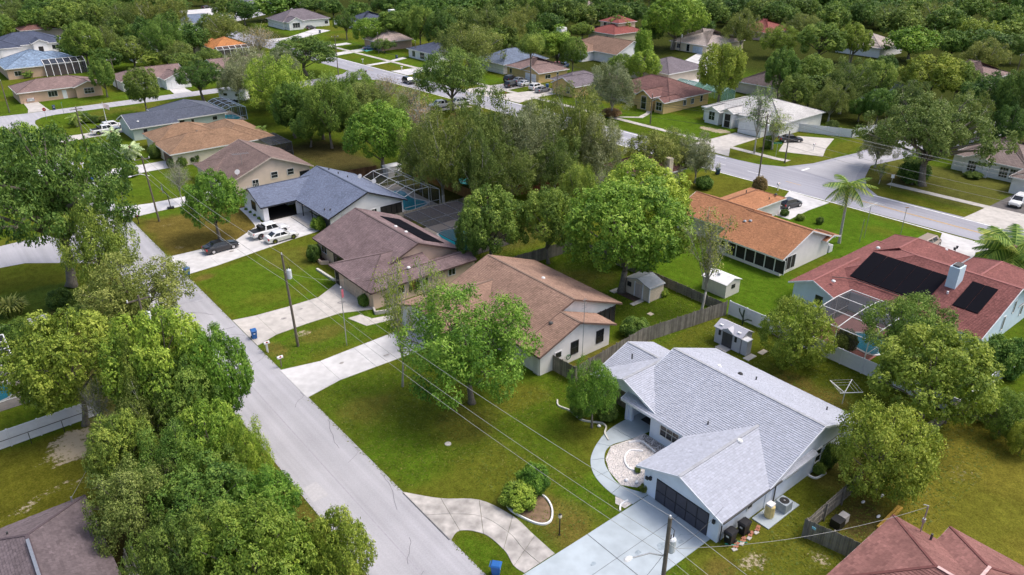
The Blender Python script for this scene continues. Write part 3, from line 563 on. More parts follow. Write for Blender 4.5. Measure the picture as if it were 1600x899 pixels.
# --- brown roofed house
B = House("house", "white gabled house under a large tan brown shingle roof beside the wooden fence", "house", 43.4, 49.0, mat("warm_white_stucco", (.82, .80, .78), .85, .06, 1, .1, 60), mat("tan_roof", (.2, .14, .11), .9), mat("brown_trim", (.16, .10, .08), .7), sm("tan_brown_shingle", (.32, .205, .155)))
B.block(43.0, 58.0, 51.6, 66.8, 'y', 'gg', pitch=.386)
B.block(43.05, 54.0, 48.6, 51.8, 'y', 'go', pitch=.386, ez=2.58)
B.block(37.8, 49.5, 57.6, 67.6, 'x', 'go', ez=2.62, pitch=.38)
B.win('y-', 49.1, 46.0, .8, 1.2, .7, 0, 0); B.win('y-', 49.1, 48.3, .95, .9, 1.4, 0, 1, black); B.win('y-', 49.1, 52.0, .95, .9, 1.4, 0, 1, black)
B.rect("porch_screen", 'y-', 52.1, 54.2, 57.3, .1, 2.3, dark, .05); B.rect("porch_screen", 'x+', 57.5, 52.3, 60, .1, 2.3, dark, .05)
b = MB(B.o)
for k in range(5): b.box(54.2+k*.78, 51.98, 0, 54.27+k*.78, 52.06, 2.4)
b.build("porch_post", mat("dark_bronze", (.05, .04, .035), .5), B.root)
b = MB(B.o)
for k in range(9): b.beam((43.42, 49.2+k*.1, 0), (43.42, 49.2+k*.1, 2.0), .03, .03); b.beam((43.42, 49.15, .2+k*.22), (43.42, 50.1, .2+k*.22), .03, .03)
b.build("lattice", white, B.root)
B.garage('x-', 38.3, 60.8, 65.8, 2.15, 4, 4, mat("cream_door", (.6, .56, .5), .6)); B.boxvent(52.2, 58.6, 2.6+.386*5.8); B.boxvent(41.5, 62.6, 4.5); B.boxvent(46.8, 51.2, 4.05, pipe)
b = MB(B.o); b.tube([(48.9, 48.5, 0), (48.9, 48.5, 7.4)], .035, 6)
for k in range(4): b.beam((48.6, 48.5, 6.3+k*.3), (49.2, 48.5, 6.3+k*.3), .03, .03)
b.build("aerial_mast", metal, B.root)
b = MB(B.o); b.tube([(47.3, 48.95, .9+0*1)]+[(47.3+.28*math.sin(k*.7), 48.9, .9+.28*math.cos(k*.7)) for k in range(1, 10)], .05, 6); b.build("hose_coil", mat("green_hose", (.02, .12, .04), .5), B.root)
B.done()
# --- maroon/purple-brown roofed house
Cc = House("house", "peach walled house with dark purplish brown shingle roof", "house", 37.6, 73.0, mat("peach_stucco", (.72, .54, .42), .85, .06, 1, .1, 60), mat("plum_roof", (.12, .085, .085), .9), mat("plum_trim", (.10, .065, .06), .7), sm("plum_brown_shingle", (.215, .155, .158), .1, .2))
Cc.block(39.4, 53.0, 75.4, 91.6, 'y', 'gg', ez=2.55, pitch=.405)
Cc.block(37.2, 52.6, 71.9, 75.42, 'x', 'ho', ez=2.5, pitch=.40)
Cc.block(37.1, 47.0, 72.6, 82.4, 'x', 'ho', ez=2.52, pitch=.36)
Cc.win('y-', 72.4, 41.5, 1.0, 1.0, 1.1, 0, 0); Cc.win('y-', 72.4, 49.0, 1.0, 1.2, 1.0, 1, 0); Cc.win('y-', 72.4, 44.6, 1.6, 1.0, 1.1, 1, 0); Cc.rect("shutter", 'y-', 72.4, 43.0, 43.6, .9, 2.2, mat("rust_shutter", (.25, .09, .05), .7), .05)
Cc.garage('x-', 37.6, 74.6, 79.4, 2.1, 4, 4, mat("peach_door", (.5, .40, .32), .6)); Cc.door('x-', 37.6, 81.2, .9, 2.1, dark); Cc.win('x-', 39.9, 85.2, 2.6, .4, 1.8, 2, 0, black); Cc.win('x-', 39.9, 89.3, 1.4, 1.0, 1.1, 1, 0)
o = MB(Cc.o); z = lambda x: 2.55+.405*(53.0-x)
for k in range(4):
    y0 = 77.2+k*2.8; o = MB(Cc.o); o.slab([(48.2, y0, z(48.2)+.14), (51.2, y0, z(51.2)+.14), (51.2, y0+2.7, z(51.2)+.14), (48.2, y0+2.7, z(48.2)+.14)], .06); o.build("solar_panel", mat("black_solar_mat", (.006, .006, .010), .9, .1, spec=.08), Cc.root)
Cc.boxvent(47.5, 83, z(47.5)); Cc.boxvent(47.6, 80.6, z(47.6)); Cc.boxvent(43.5, 73.6, 3.3); Cc.done()
# --- slate blue roofed house with open garage
D = House("house", "white house with slate blue shingle roof and open double garage", "house", 39.3, 96.8, mat("bright_white_stucco", (.84, .84, .87), .85, .05, 1, .1, 60), mat("slate_roof", (.10, .12, .16), .9), mat("black_trim", (.02, .022, .028), .5), sm("slate_blue_shingle", (.175, .205, .29), .1, .08))
D.block(44.3, 57.6, 96.5, 113.2, 'y', 'gg', ez=2.55, pitch=.405, walls=False)
D.wallbox(46.6, 97.0, 0, 57.1, 112.7, 2.55)
D.W.faces([(44.8, 97.0, 2.5), (57.1, 97.0, 2.5), (50.95, 97.0, 4.98), (44.8, 97.25, 2.5), (57.1, 97.25, 2.5), (50.95, 97.25, 4.98)], [(0, 1, 2), (5, 4, 3), (0, 3, 4, 1), (1, 4, 5, 2), (2, 5, 3, 0)])
D.W.faces([(44.8, 112.7, 2.5), (57.1, 112.7, 2.5), (50.95, 112.7, 4.98), (44.8, 112.4, 2.5), (57.1, 112.4, 2.5), (50.95, 112.4, 4.98)], [(0, 1, 2), (5, 4, 3), (0, 3, 4, 1), (1, 4, 5, 2), (2, 5, 3, 0)])
D.block(38.6, 51, 107.3, 116.2, 'x', 'go', ez=2.52, pitch=.42, walls=False)
D.wallbox(39.1, 107.8, 0, 39.3, 115.7, 2.6); D.wallbox(39.1, 115.5, 0, 50, 115.7, 2.6); D.wallbox(44.9, 112.5, 0, 50, 115.5, 2.6); D.wallbox(39.3, 107.8, 0, 39.9, 108.0, 2.6); D.wallbox(44.4, 107.8, 0, 46.7, 108.0, 2.55)
D.W.faces([(39.1, 107.8, 2.6), (39.1, 115.7, 2.6), (39.1, 111.75, 4.2), (39.3, 107.8, 2.6), (39.3, 115.7, 2.6), (39.3, 111.75, 4.2)], [(0, 1, 2), (5, 4, 3), (0, 3, 4, 1), (1, 4, 5, 2), (2, 5, 3, 0)])
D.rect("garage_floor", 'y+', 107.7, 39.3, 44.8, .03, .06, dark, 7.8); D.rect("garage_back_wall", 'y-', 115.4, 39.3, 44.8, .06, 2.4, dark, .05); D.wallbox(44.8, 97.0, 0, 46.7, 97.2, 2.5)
D.rect("porch_screen_wall", 'x-', 44.95, 97.2, 100.4, .05, 2.3, mat("charcoal_wall", (.045, .045, .05), .7), .08)
b = MB(D.o)
for y_ in (103.2, 106.4, 100.5): b.box(44.75, y_, 0, 44.87, y_+.12, 2.5)
b.build("porch_post", mat("black_trim", (0, 0, 0)), D.root)
D.win('x-', 46.6, 104.8, 1.6, .8, 1.3, 1, 0); D.door('x-', 46.6, 102.2, 1.0); D.win('x-', 39.1, 111.4, 1.5, 1.0, 1.3, 1, 1, black)
D.win('y-', 97.0, 47.2, .9, .9, 1.3, 1, 1); D.win('y-', 97.0, 52.0, .8, 1.1, 1.1, 1, 1)
for k in range(4): D.win('y-', 97.0, 53.6+k*.92, .84, .15, 2.05, 0, 0, mat("black_trim", (0, 0, 0)), dark, "sliding_door")
D.rect("fence_stub", 'y-', 97.2, 44.9, 46.0, 0, 1.3, brownwood, .3)
for x, y in ((45.2, 99.4), (45.6, 98.4)): D.vent(x, y, 2.55+.405*(x-44.3), .3, .1)
for x, y in ((52, 111), (52.6, 109), (53.3, 107.2)): D.vent(x, y, 2.55+.405*(57.6-x), .35, .1)
for k, (x, y) in enumerate(((55.6, 107.6), (56.8, 105.2))):
    b = MB(D.o); zz = 2.55+.405*(57.6-x); b.tube([(x, y, zz), (x, y, zz+.5)], .03, 6); b.tube([(x, y-.08, zz+.6), (x, y-.02, zz+.6)], [.38, .2], 10); b.build("satellite_dish", white, D.root)
b = MB(D.o); b.box(44.7, 108.1, 1.9, 44.8, 108.3, 2.2); b.build("wall_lamp", black, D.root); D.done(mat("slate_cap", (.07, .085, .12), .9))
# --- taupe roofed beige house (two storey side)
E_ = House("house", "beige gabled house with taupe roof, rooftop aerial and satellite dish, behind the slate blue roof", "house", 40, 121.6, mat("beige_stucco", (.74, .60, .50), .85, .06, 1), mat("taupe_roof", (.19, .135, .12), .9), mat("beige_trim", (.55, .47, .40), .7), sm("taupe_shingle", (.21, .15, .135)))
E_.block(39.4, 54.0, 121.2, 135.6, 'y', 'gg', ez=2.7, pitch=.40)
E_.block(38.2, 47, 127.6, 136.0, 'x', 'ho', ez=2.65, pitch=.30)
for a in (47.0, 49.9): E_.win('y-', 121.7, a, 1.1, 1.9, 1.0, 0, 1)
E_.win('y-', 121.7, 43.6, 1.0, 1.0, 1.2, 1, 1); E_.win('y-', 121.7, 52.4, 1.6, 1.2, .8, 1, 0, black); E_.garage('x-', 38.7, 122.6, 127.2, 2.1, 4, 4, white)
b = MB(E_.o); b.tube([(43, 125, 4.1), (43, 125, 6.0)], .03, 5); b.beam((41.7, 125.4, 6.0), (44.3, 124.6, 6.0), .04, .04)
for k in range(9): b.beam((41.8+k*.3, 124.4-.09*k+.6, 6.02), (41.8+k*.3, 126.0-.09*k+.2, 6.02), .03, .03)
b.build("aerial", metal, E_.root); b = MB(E_.o); b.tube([(41.0, 122.2, 3.0), (41.0, 122.2, 3.9)], .03, 5); b.tube([(41, 122.1, 4.0), (41, 122.2, 4.0)], [.45, .3], 12); b.build("satellite_dish", white, E_.root)
b = MB(E_.o)
for k in range(12): b.box(41.0+k*.28, 121.45, .4, 41.06+k*.28, 121.52, 1.5)
b.build("railing", white, E_.root); E_.done()
# --- tan hip roofed house F
F_ = House("house", "cream walled house with light orange tan hip roof beside the two silver green palms", "house", 37, 144.6, mat("cream_stucco", (.78, .70, .56), .85, .06, 1), mat("orange_tan_roof", (.27, .17, .11), .9), None, sm("orange_tan_shingle", (.31, .195, .125), .15))
F_.block(36.8, 54.6, 144.2, 154.6, 'x', 'hh', ez=2.6, pitch=.40); F_.block(37.2, 50, 153.0, 163.0, 'x', 'hh', ez=2.6, pitch=.42); F_.block(46, 57, 144.6, 161, 'y', 'hh', ez=2.61, pitch=.39)
F_.garage('x-', 37.3, 145.4, 150.0, 2.1, 4, 4, mat("brown_door", (.12, .07, .05), .6)); F_.win('x-', 37.7, 156, 1.4, .9, 1.3, 1, 1); F_.door('y-', 144.7, 47.5, 1.1, 2.1, dark); F_.win('y-', 144.7, 52, 1.2); F_.boxvent(44, 150, 4.5, pipe); F_.done()
# --- grey roofed green-white house
G_ = House("house", "pale green house with dark blue grey roof and flagpole lawn by the far crossing", "house", 37, 168.4, mat("pale_green_siding", (.52, .60, .55), .85, .06, 1), mat("bluegrey_roof", (.10, .115, .15), .9), None, sm("blue_grey_shingle", (.12, .135, .18), .1, .05))
G_.block(36.3, 46, 167.9, 178.5, 'x', 'go', ez=2.6, pitch=.36); G_.block(44.0, 57.0, 171.0, 184, 'y', 'hh', ez=2.62, pitch=.38); G_.block(42, 57.2, 170.2, 178, 'x', 'gh', ez=2.6, pitch=.36)
G_.garage('x-', 36.8, 170.5, 175.5, 2.1, 4, 1, mat("pale_green_door", (.55, .6, .56), .6)); G_.win('y-', 168.4, 39.2, .8, .5, 1.6, 0, 0); G_.door('y-', 170.7, 47.4, 1.0, 2.1, dark); G_.win('y-', 170.7, 49.6, .6, 1, 1.1, 0, 0); G_.win('y-', 170.7, 54.4, 1.0, 1.2, .8, 0, 0)
G_.boxvent(38.5, 170, 3.4); G_.done()
# --- orange roofed house right of centre
O_ = House("house", "white house with bright orange tan roof and dark screened porch on the green lawn", "house", 83.2, 47.4, mat("offwhite_stucco", (.84, .80, .79), .85, .05, 1), mat("orange_roof", (.36, .17, .09), .9), None, sm("orange_shingle", (.42, .20, .105), .1, .08))
O_.block(82.6, 95.0, 46.9, 57.2, 'y', 'go', ez=2.6, pitch=.39); O_.block(85.5, 95.2, 57.0, 67.2, 'y', 'og', ez=2.75, pitch=.39); O_.block(88.8, 103.5, 60.0, 66.5, 'x', 'oh', ez=2.6, pitch=.37)
O_.block(92.5, 96.0, 46.7, 49.5, 'y', 'gg', ez=2.55, pitch=.3, walls=False)
O_.win('x-', 86.0, 60.4, 1.2, 1.0, 1.2, 0, 1, dark); O_.win('x-', 83.1, 56.6, 1.1, 1.0, 1.1, 0, 0)
for k in range(6): O_.win('x-', 83.1, 55.0-k*1.5, 1.36, .45, 1.85, 0, 0, None, dark, "porch_screen")
for k in range(3): O_.win('y-', 47.4, 83.9+k*1.0, .9, .45, 1.85, 0, 0, None, dark, "porch_screen")
O_.boxvent(86.6, 55.8, 4.15, metal); O_.boxvent(87.0, 55.2, 4.3, metal); O_.vent(97, 63, 4.2, .3); O_.boxvent(102, 61, 3.2, pipe); O_.vent(100, 60.8, 3.0, .3)
b = MB(O_.o); b.box(95.0, 47.4, 0, 95.9, 48.6, 1.0); b.build("utility_box", white, O_.root); O_.done(mat("dark_orange_cap", (.2, .09, .05), .9))
# --- red roofed house far right
H = House("house", "pale blue walled house with brick red roof, black solar mats and tall white chimney", "house", 80, 22.8, mat("pale_blue_stucco", (.60, .74, .84), .85, .05, 1), mat("red_roof", (.22, .065, .06), .9), mat("pale_blue_trim", (.72, .78, .84), .6), sm("brick_red_shingle", (.235, .094, .086), .2, .12))
H.block(81.0, 98.0, 22.4, 42.6, 'y', 'gh', ez=2.6, pitch=.375); H.block(77.6, 88, 36.9, 42.9, 'x', 'go', ez=2.6, pitch=.42); H.block(92, 101.8, 32.2, 42.0, 'x', 'oh', ez=2.7, pitch=.47); H.block(92, 102.4, 22.9, 32.0, 'x', 'oh', ez=2.6, pitch=.50)
H.win('x-', 78.1, 39.0, .8, 1.0, 1.0, 0, 0, black); H.win('y-', 22.9, 88.2, .4, 1.0, 1.6, 0, 0); H.win('y-', 22.9, 90.4, .4, 2.4, 1.4, 0, 0); H.win('y-', 22.9, 93.2, .5, 1.2, 1.2, 0, 0)
z = lambda x: 2.6+.375*(x-81.0); sol = MATS["black_solar_mat"]
for k in range(5):
    y0 = 29.4+k*1.78; o = MB(H.o); o.slab([(83.0, y0, z(83.0)+.13), (87.8, y0, z(87.8)+.13), (87.8, y0+1.74, z(87.8)+.13), (83.0, y0+1.74, z(83.0)+.13)], .05); o.build("solar_mat", sol, H.root)
for k in range(2):
    y0 = 24.3+k*1.35; o = MB(H.o); o.slab([(84.0, y0, z(84.0)+.13), (88.2, y0, z(88.2)+.13), (88.2, y0+1.31, z(88.2)+.13), (84.0, y0+1.31, z(84.0)+.13)], .05); o.build("solar_mat", sol, H.root)
b = MB(H.o); b.box(86.3, 27.9, 4.2, 87.9, 29.0, 7.1); ch = b.build("chimney", MATS["pale_blue_stucco"], H.root); b = MB(H.o); b.box(86.5, 28.1, 7.1, 87.7, 28.8, 7.3); b.build("chimney_cap", pipe, ch)
b = MB(H.o); b.tube([(82.6, 37.2, z(82.6)+.25), (82.6, 31, z(82.6)+.25)], .06, 6); b.tube([(80.2, 39, 3.9), (82.0, 38.2, 3.5), (82.6, 37.2, z(82.6)+.25)], .05, 6); b.build("solar_pipe", black, H.root)
H.boxvent(88.7, 38.2, z(88.7)); H.boxvent(99.4, 34.4, 3.6); H.boxvent(79.5, 38.4, 3.7); H.vent(85.4, 28.2, z(85.4), .3, .12, white)
for k, (y_, m_) in enumerate(((41.0, metal), (39.9, metal), (37.6, trimw))):
    b = MB(H.o); b.box(77.4, y_-.3, 0, 78.0, y_+.3, .9); b.build("pool_pump_box", m_, H.root)
H.done(mat("pale_red_cap", (.30, .12, .11), .9))
# --- bottom right corner house
I_ = House("house", "maroon shingled house corner with pale pink ridge strips at the bottom right", "house", 40.5, 3.0, mat("tan_stucco", (.5, .4, .32), .85), mat("maroon_roof", (.16, .06, .055), .9), mat("white_edge", (.72, .70, .68), .6), sm("maroon_shingle", (.245, .118, .105), .1, .2))
I_.block(39.4, 49.0, 1.6, 15.6, 'y', 'gh', ez=2.45, pitch=.40)
I_.block(42, 51.0, 4.9, 12.4, 'x', 'oh', ez=2.47, pitch=.41)
pk = mat("pink_ridge_strip", (.62, .42, .40), .6)
b = MB(I_.o); b.beam((44.2, 10.7, 4.42), (44.2, 7.8, 4.42), .22, .08); b.build("ridge_strip", pk, I_.root); b = MB(I_.o); b.beam((44.8, 8.65, 4.05), (47.3, 8.65, 4.05), .2, .1); b.build("ridge_strip", pk, I_.root)
I_.vent(48.2, 12.6, 3.0, .35, .08)
b = MB(I_.o); b.tube([(48.7, 13.5, 2.4), (48.7, 13.5, 5.0)], .05, 6); b.tube([(48.7, 13.5, 5.0), (48.3, 13.7, 5.2)], .04, 6); b.box(48.6, 13.4, 3.5, 48.8, 13.6, 3.8); b.build("service_mast", metal, I_.root); I_.done()
# --- bottom left corner house
J = House("house", "dark purplish brown shingled house corner with white ridge pipe at the bottom left", "house", -12, 40, mat("tan_stucco2", (.4, .34, .3), .85), mat("darkplum_roof", (.10, .075, .085), .9), mat("dark_brown_trim", (.06, .05, .05), .6), sm("dark_plum_shingle", (.150, .120, .128), .15, .12))
J.block(-14, 3.0, 36, 55.6, 'y', 'gg', ez=2.6, pitch=.30) if False else None
J.block(-5.2, 3.1, 30, 55.4, 'y', 'gh', ez=2.6, pitch=.40); J.block(-20, -2, 44.5, 55.3, 'x', 'oh', ez=2.58, pitch=.33)
b = MB(J.o); b.beam((-1.1, 50.6, 4.4), (-1.1, 44.5, 4.4), .2, .12); b.build("ridge_strip", metal, J.root); J.vent(-2.1, 53.2, 3.4, .35, .07); J.vent(2.2, 54.9, 2.8, .5, .06, metal); J.done()
# --- pool cage at the left edge belongs to a house outside the frame
# --- far houses, material shingles only
def far(label, x, y, wall, roof, blocks, wins=(), gar=(), cat="house", rot=0, doors=(), extra=None, cap=None):
    h = House("house", label, cat, x, y, wall, roof)
    for q in blocks: h.block(*q[:4], *(q[4:] if len(q) > 4 else ()))
    for q in wins: h.win(*q)
    for q in gar: h.garage(*q)
    for q in doors: h.door(*q)
    if extra: extra(h)
    h.done(cap)
    if rot: h.root.rotation_euler[2] = rot
    return h
wW = mat("white_stucco", (.84, .84, .84), .85, .05, 1); wC = mat("cream_wall", (.66, .58, .44), .85, .05, 1); wP = mat("peach_wall", (.60, .42, .30), .85, .05, 1); wY = mat("yellow_wall", (.62, .45, .20), .85, .05, 1); wT = mat("pale_tan_wall", (.60, .52, .44), .85, .05, 1)
rM = roofmat("far_mauve_roof", (.24, .165, .155)); rP = roofmat("far_purple_grey_roof", (.17, .145, .165)); rG = roofmat("far_slate_roof", (.16, .20, .28)); rR = roofmat("far_red_roof", (.26, .075, .065)); rB = roofmat("far_brown_roof", (.25, .155, .11)); rMa = roofmat("far_maroon_roof", (.19, .095, .085)); rW = roofmat("far_white_tile_roof", (.52, .51, .50), .06); rO = roofmat("far_orange_roof", (.50, .21, .075)); rN = roofmat("far_navy_roof", (.075, .09, .14)); rBT = roofmat("far_blue_tile_roof", (.22, .30, .42), .35)
far("cream brick ranch house with long mauve roof behind the silver car by the crossing", 24.5, 221.5, wP, rM, [(24.2, 43, 220.6, 232, 'x', 'hh', 2.7, .35), (36.5, 43.5, 219.2, 227, 'y', 'gh', 2.72, .36)], [('y-', 221.1, 32, 2.0, .9, 1.3, 2, 0), ('y-', 219.7, 40, 2.2, .9, 1.3, 2, 1)], [('y-', 221.1, 25.3, 28.6, 2.1, 4, 1, wP)], doors=[('y-', 221.1, 34.6, 1.0)])
far("pale pink white house with mauve roof and gable behind the two dark round trees", 48, 219, wW, rM, [(47.6, 64.4, 219.5, 231, 'x', 'hg', 2.75, .36), (57.2, 64.6, 215, 226, 'y', 'gh', 2.7, .38)], [('y-', 220, 50.2, 1.6, .9, 1.2, 1, 0)], [('y-', 215.5, 59.0, 63.6, 2.1, 4, 1, wW)])
bt = far("low house with mottled blue tile hip roof and big pool cage at the left", 28, 256, wP, rBT, [(27, 44, 256.5, 274, 'y', 'hh', 3.0, .42), (27.5, 47, 262, 273, 'x', 'hh', 3.02, .40)], [('y-', 257, 30, 1.6, .9, 1.2, 1, 0)])
far("white stucco house with navy hip roof and arched entry in the far left corner", 34, 300, wW, rN, [(30, 52, 302, 318, 'x', 'hh', 3.0, .40), (41, 46, 299.5, 308, 'y', 'gh', 3.5, .45), (28, 38, 298, 310, 'y', 'hh', 3.0, .4)], [('y-', 302.5, 48.2, 2.0, .9, 1.3, 1, 0), ('y-', 298.5, 30, 1.4, .7, 1.4, 1, 0)], [('y-', 298.5, 31.6, 36.6, 2.2, 4, 1, wW)], doors=[('y-', 300, 43.5, 1.4, 2.3, dark)])
far("long low white flat building beside the navy roofed house", 52, 306, wW, roofmat("white_flat_roof", (.62, .62, .62), .03), [(51.5, 64, 306, 314, 'x', 'gg', 2.7, .1)])
far("house with bright orange hip roof and white rimmed pool cage among dark trees", 86, 255, wC, rO, [(84.5, 97, 255, 268, 'y', 'hh', 2.9, .42), (82.8, 92, 262, 272, 'x', 'hh', 2.9, .42)])
far("mauve brown gabled roof half hidden between oaks below the orange roof", 73, 219, wT, rM, [(72.5, 89, 219.5, 232, 'x', 'gg', 2.8, .33)])
far("white house with purple grey hip roof at the far end of the arterial road", 130, 300, wW, rP, [(129, 150, 303, 319, 'x', 'hh', 3.0, .45), (130, 137, 299.5, 308, 'y', 'gh', 3.0, .5)], [('y-', 300, 133.5, 3.0, .8, 1.8, 2, 0), ('y-', 303.5, 148.2, 1.4, .9, 1.2, 1, 0)], [('y-', 303.5, 140, 146, 2.2, 4, 1, wW)])
far("dark roofed white house with square white chimney behind the far driveway", 152, 286, wW, rN, [(152, 168, 282, 296, 'y', 'hh', 3.0, .4)], extra=lambda h: h.wallbox(165, 279, 0, 167.5, 282, 7))
far("white house with pinkish peaked roof and dark front porch by the turquoise drive", 134, 234, mat("pinkish_wall", (.5, .36, .3), .8), roofmat("far_pink_roof", (.48, .38, .35)), [(133, 146, 233.5, 246, 'y', 'hh', 2.8, .55)], [('x-', 133.5, 236, 2.2, .2, 2.2, 2, 0), ('x-', 133.5, 240, 2.2, .2, 2.2, 2, 0)])
far("white sided house with low navy roof across from the black car on the arterial road", 135, 204, wW, rN, [(134, 147, 203.6, 219, 'y', 'hh', 2.7, .33)], [('x-', 134.5, 206.5, 1.6, .5, 1.7, 1, 0), ('x-', 134.5, 210.5, 2.4, .4, 1.9, 2, 0), ('x-', 134.5, 215.5, 1.6, .5, 1.7, 1, 0)])
far("white house with steel blue hip roof and white garage behind the parked cars", 140, 176, wW, rG, [(139.4, 157, 175.6, 189.8, 'x', 'hh', 2.8, .42)], [('y-', 176.1, 146.3, 1.6, 1.2, .8, 1, 0), ('y-', 176.1, 151, .6, .9, 1.5, 0, 0), ('y-', 176.1, 154, .9, .9, 1.3, 0, 0)], [('x-', 139.9, 180.5, 187, 2.3, 4, 1, wW)])
far("pale yellow house with mauve hip roof and white garage beside the tall pine", 140, 164, wY, rM, [(139.5, 153, 163.8, 175.0, 'y', 'hh', 2.75, .36), (139, 150.5, 159.6, 167.5, 'x', 'gh', 2.7, .4)], [('x-', 140, 172.8, .8, .9, 1.3, 0, 0), ('y-', 160.1, 142.8, 1.8, .9, 1.0, 1, 0), ('y-', 160.1, 146.4, .6, .7, 1.4, 0, 0)], [('x-', 139.5, 161.2, 165.8, 2.15, 4, 1, wW)])
far("yellow gabled house with dark purple grey roof right of the yellow house", 136, 146, wY, rP, [(137.0, 149.5, 144.5, 152.8, 'x', 'hh', 2.75, .42), (134, 147, 140.5, 149, 'x', 'gh', 2.7, .45)], [('x-', 134.5, 143, 1.2, .9, 1.4, 0, 0)])
yb = far("yellow walled house with maroon hip roof and tall white arched entry across the arterial road", 141, 116, wY, rMa, [(140.5, 156, 114.8, 135.5, 'y', 'hh', 2.9, .42), (137.9, 147, 118.4, 123.4, 'x', 'go', 3.3, .6), (138.2, 146, 114.6, 118.2, 'x', 'gh', 2.7, .55)],
    [('x-', 138.4, 120.9, 1.5, .3, 3.0, 0, 1, trimw), ('x-', 138.7, 116.4, 1.7, .7, 1.8, 1, 1), ('y-', 115.1, 146.4, 1.0, 1, 1.2, 1, 0), ('y-', 115.1, 149.2, 1.0, 1, 1.2, 1, 0), ('y-', 115.3, 152.8, .8, 1, 1.4, 0, 0)], [('x-', 141, 128.5, 134, 2.2, 4, 1, wW)])
far("yellow trimmed low wing of cream stucco left of the arched entry", 140.5, 136, wY, rMa, [(142, 152, 136, 141, 'y', 'hh', 2.6, .4)])
far("all white house with white tile roof and arched entry by the black sedan", 139, 88, wW, rW, [(141.5, 158.5, 86.0, 106.5, 'y', 'hh', 3.0, .33), (138.2, 150, 88.2, 94.8, 'x', 'gh', 2.8, .42), (139.6, 149, 96.6, 99.9, 'x', 'gh', 3.4, .5), (139.8, 150, 100.2, 104.8, 'x', 'gh', 2.9, .45)],
    [('x-', 140.3, 102.5, 1.5, .9, 1.8, 1, 1), ('x-', 140.1, 98.2, 1.5, .1, 2.9, 0, 1, None, dark)], [('x-', 138.7, 89.0, 93.9, 2.2, 4, 4, wW)], cap=mat("dark_ridge_cap", (.10, .10, .11), .8))
far("white corner house with grey brown roof and dark gridded windows at the right edge", 143, 41, wW, roofmat("far_taupe_roof", (.22, .17, .155)), [(147.2, 162, 41.5, 54.5, 'y', 'hh', 2.9, .40), (146.5, 158, 47.2, 52.2, 'x', 'gh', 2.8, .45), (141.2, 155, 34.0, 42.5, 'x', 'hh', 2.8, .4)],
    [('x-', 147.0, 50.4, 1.4, .7, 1.7, 2, 3), ('x-', 147.7, 45.4, 1.3, .6, 1.7, 2, 3), ('x-', 147.7, 43.8, 1.3, .6, 1.7, 2, 3)], [('x-', 141.7, 35.2, 40.2, 2.2, 4, 1, wW)])
far("small maroon hip roofed house with stone chimney hidden by trees beside the arterial road", 95, 80, wC, rMa, [(93.5, 103.5, 79.5, 90, 'y', 'hh', 2.7, .46)], extra=lambda h: (h.wallbox(98.6, 79.4, 0, 99.6, 80.6, 5.2), h.win('x-', 94, 83, 1.0)))
far("white house with broad brown gabled roof and white chimney behind the row of yellow houses", 174, 172, wW, rB, [(176, 191, 166, 190, 'y', 'gh', 3.0, .45), (171, 182, 176, 189, 'x', 'gh', 2.9, .42)], extra=lambda h: h.wallbox(175, 190, 0, 177.4, 192.4, 8.5))
far("cream house with purple grey hip roof below the lamp pole in the upper middle", 166, 142, wT, rP, [(165, 182, 136, 151, 'x', 'hh', 2.9, .36)])
far("two storey cream house with bright red roof beside two cars at the top", 208, 200, wC, rR, [(206, 222, 196, 210, 'x', 'hh', 3.0, .40), (212, 222, 200, 210, 'x', 'hh', 6.0, .42)], [('x-', 206.5, 200, 1.6, 1, 1.2, 1, 0), ('x-', 212.5, 203, 2.0, 4.4, 1.3, 1, 0), ('x-', 212.5, 207, 1.4, 4.4, 1.3, 1, 0)])
far("low cream house with pinkish grey hip roof and blue garage near the grey van", 213, 168, wC, roofmat("far_pinkgrey_roof", (.42, .36, .34)), [(212, 233, 160, 176, 'y', 'hh', 2.8, .36)], [('x-', 212.5, 172, 1.4, .8, 1.4, 1, 0), ('x-', 212.5, 168, 1.2, .2, 2.2, 0, 0)], [('x-', 212.5, 162, 166, 2.2, 4, 1, mat("pale_blue_door", (.5, .58, .68), .6))])
far("pink walled house with crimson roof at the edge of the oak wood top centre right", 254, 172, mat("pink_wall", (.6, .42, .36), .8), rR, [(252, 270, 164, 180, 'y', 'hh', 2.9, .4)])
far("grey tan roofed house in the middle of the oak wood upper right", 250, 128, wW, roofmat("far_tan_grey_roof", (.40, .34, .31)), [(250, 266, 121, 137, 'y', 'hh', 3.0, .42)])
far("low house with faded pink brown roof deep in the trees at the right", 222, 84, wT, rM, [(221, 238, 78, 92, 'y', 'hh', 3.0, .4)])
far("small navy blue roof glimpsed in the trees behind the white vinyl fence", 188, 88, wW, rN, [(188, 199, 85, 95, 'y', 'hh', 2.9, .4)])
far("white house with pale mauve roof and tall narrow windows at the top centre edge", 240, 300, wW, roofmat("far_lilac_roof", (.33, .25, .25)), [(246, 270, 268, 292, 'y', 'hh', 3.2, .45)], [('x-', 246.5, 274, 2.4, .6, 1.6, 1, 0), ('x-', 246.5, 281, 1.6, .8, 1.4, 0, 0), ('x-', 246.5, 287, 1, .8, 1.4, 0, 0)])
far("white house with dark roof by the parked cars at the very top left of centre", 150, 395, wW, rN, [(152, 175, 392, 408, 'x', 'hh', 3, .4)])
far("brown tiled house among the dark trees in the top left corner", 62, 360, wT, rB, [(60, 78, 356, 372, 'x', 'hh', 3, .4)])
far("pale roofed white house behind the light green tree at the top left", 92, 330, wW, rG, [(88, 108, 322, 336, 'x', 'gg', 3, .36)])
far("white walled house with silver roof hidden behind trees left of the orange roof", 68, 262, wW, roofmat("far_silver_roof", (.5, .52, .56), .05), [(62, 78, 262, 274, 'x', 'gg', 3, .36)])
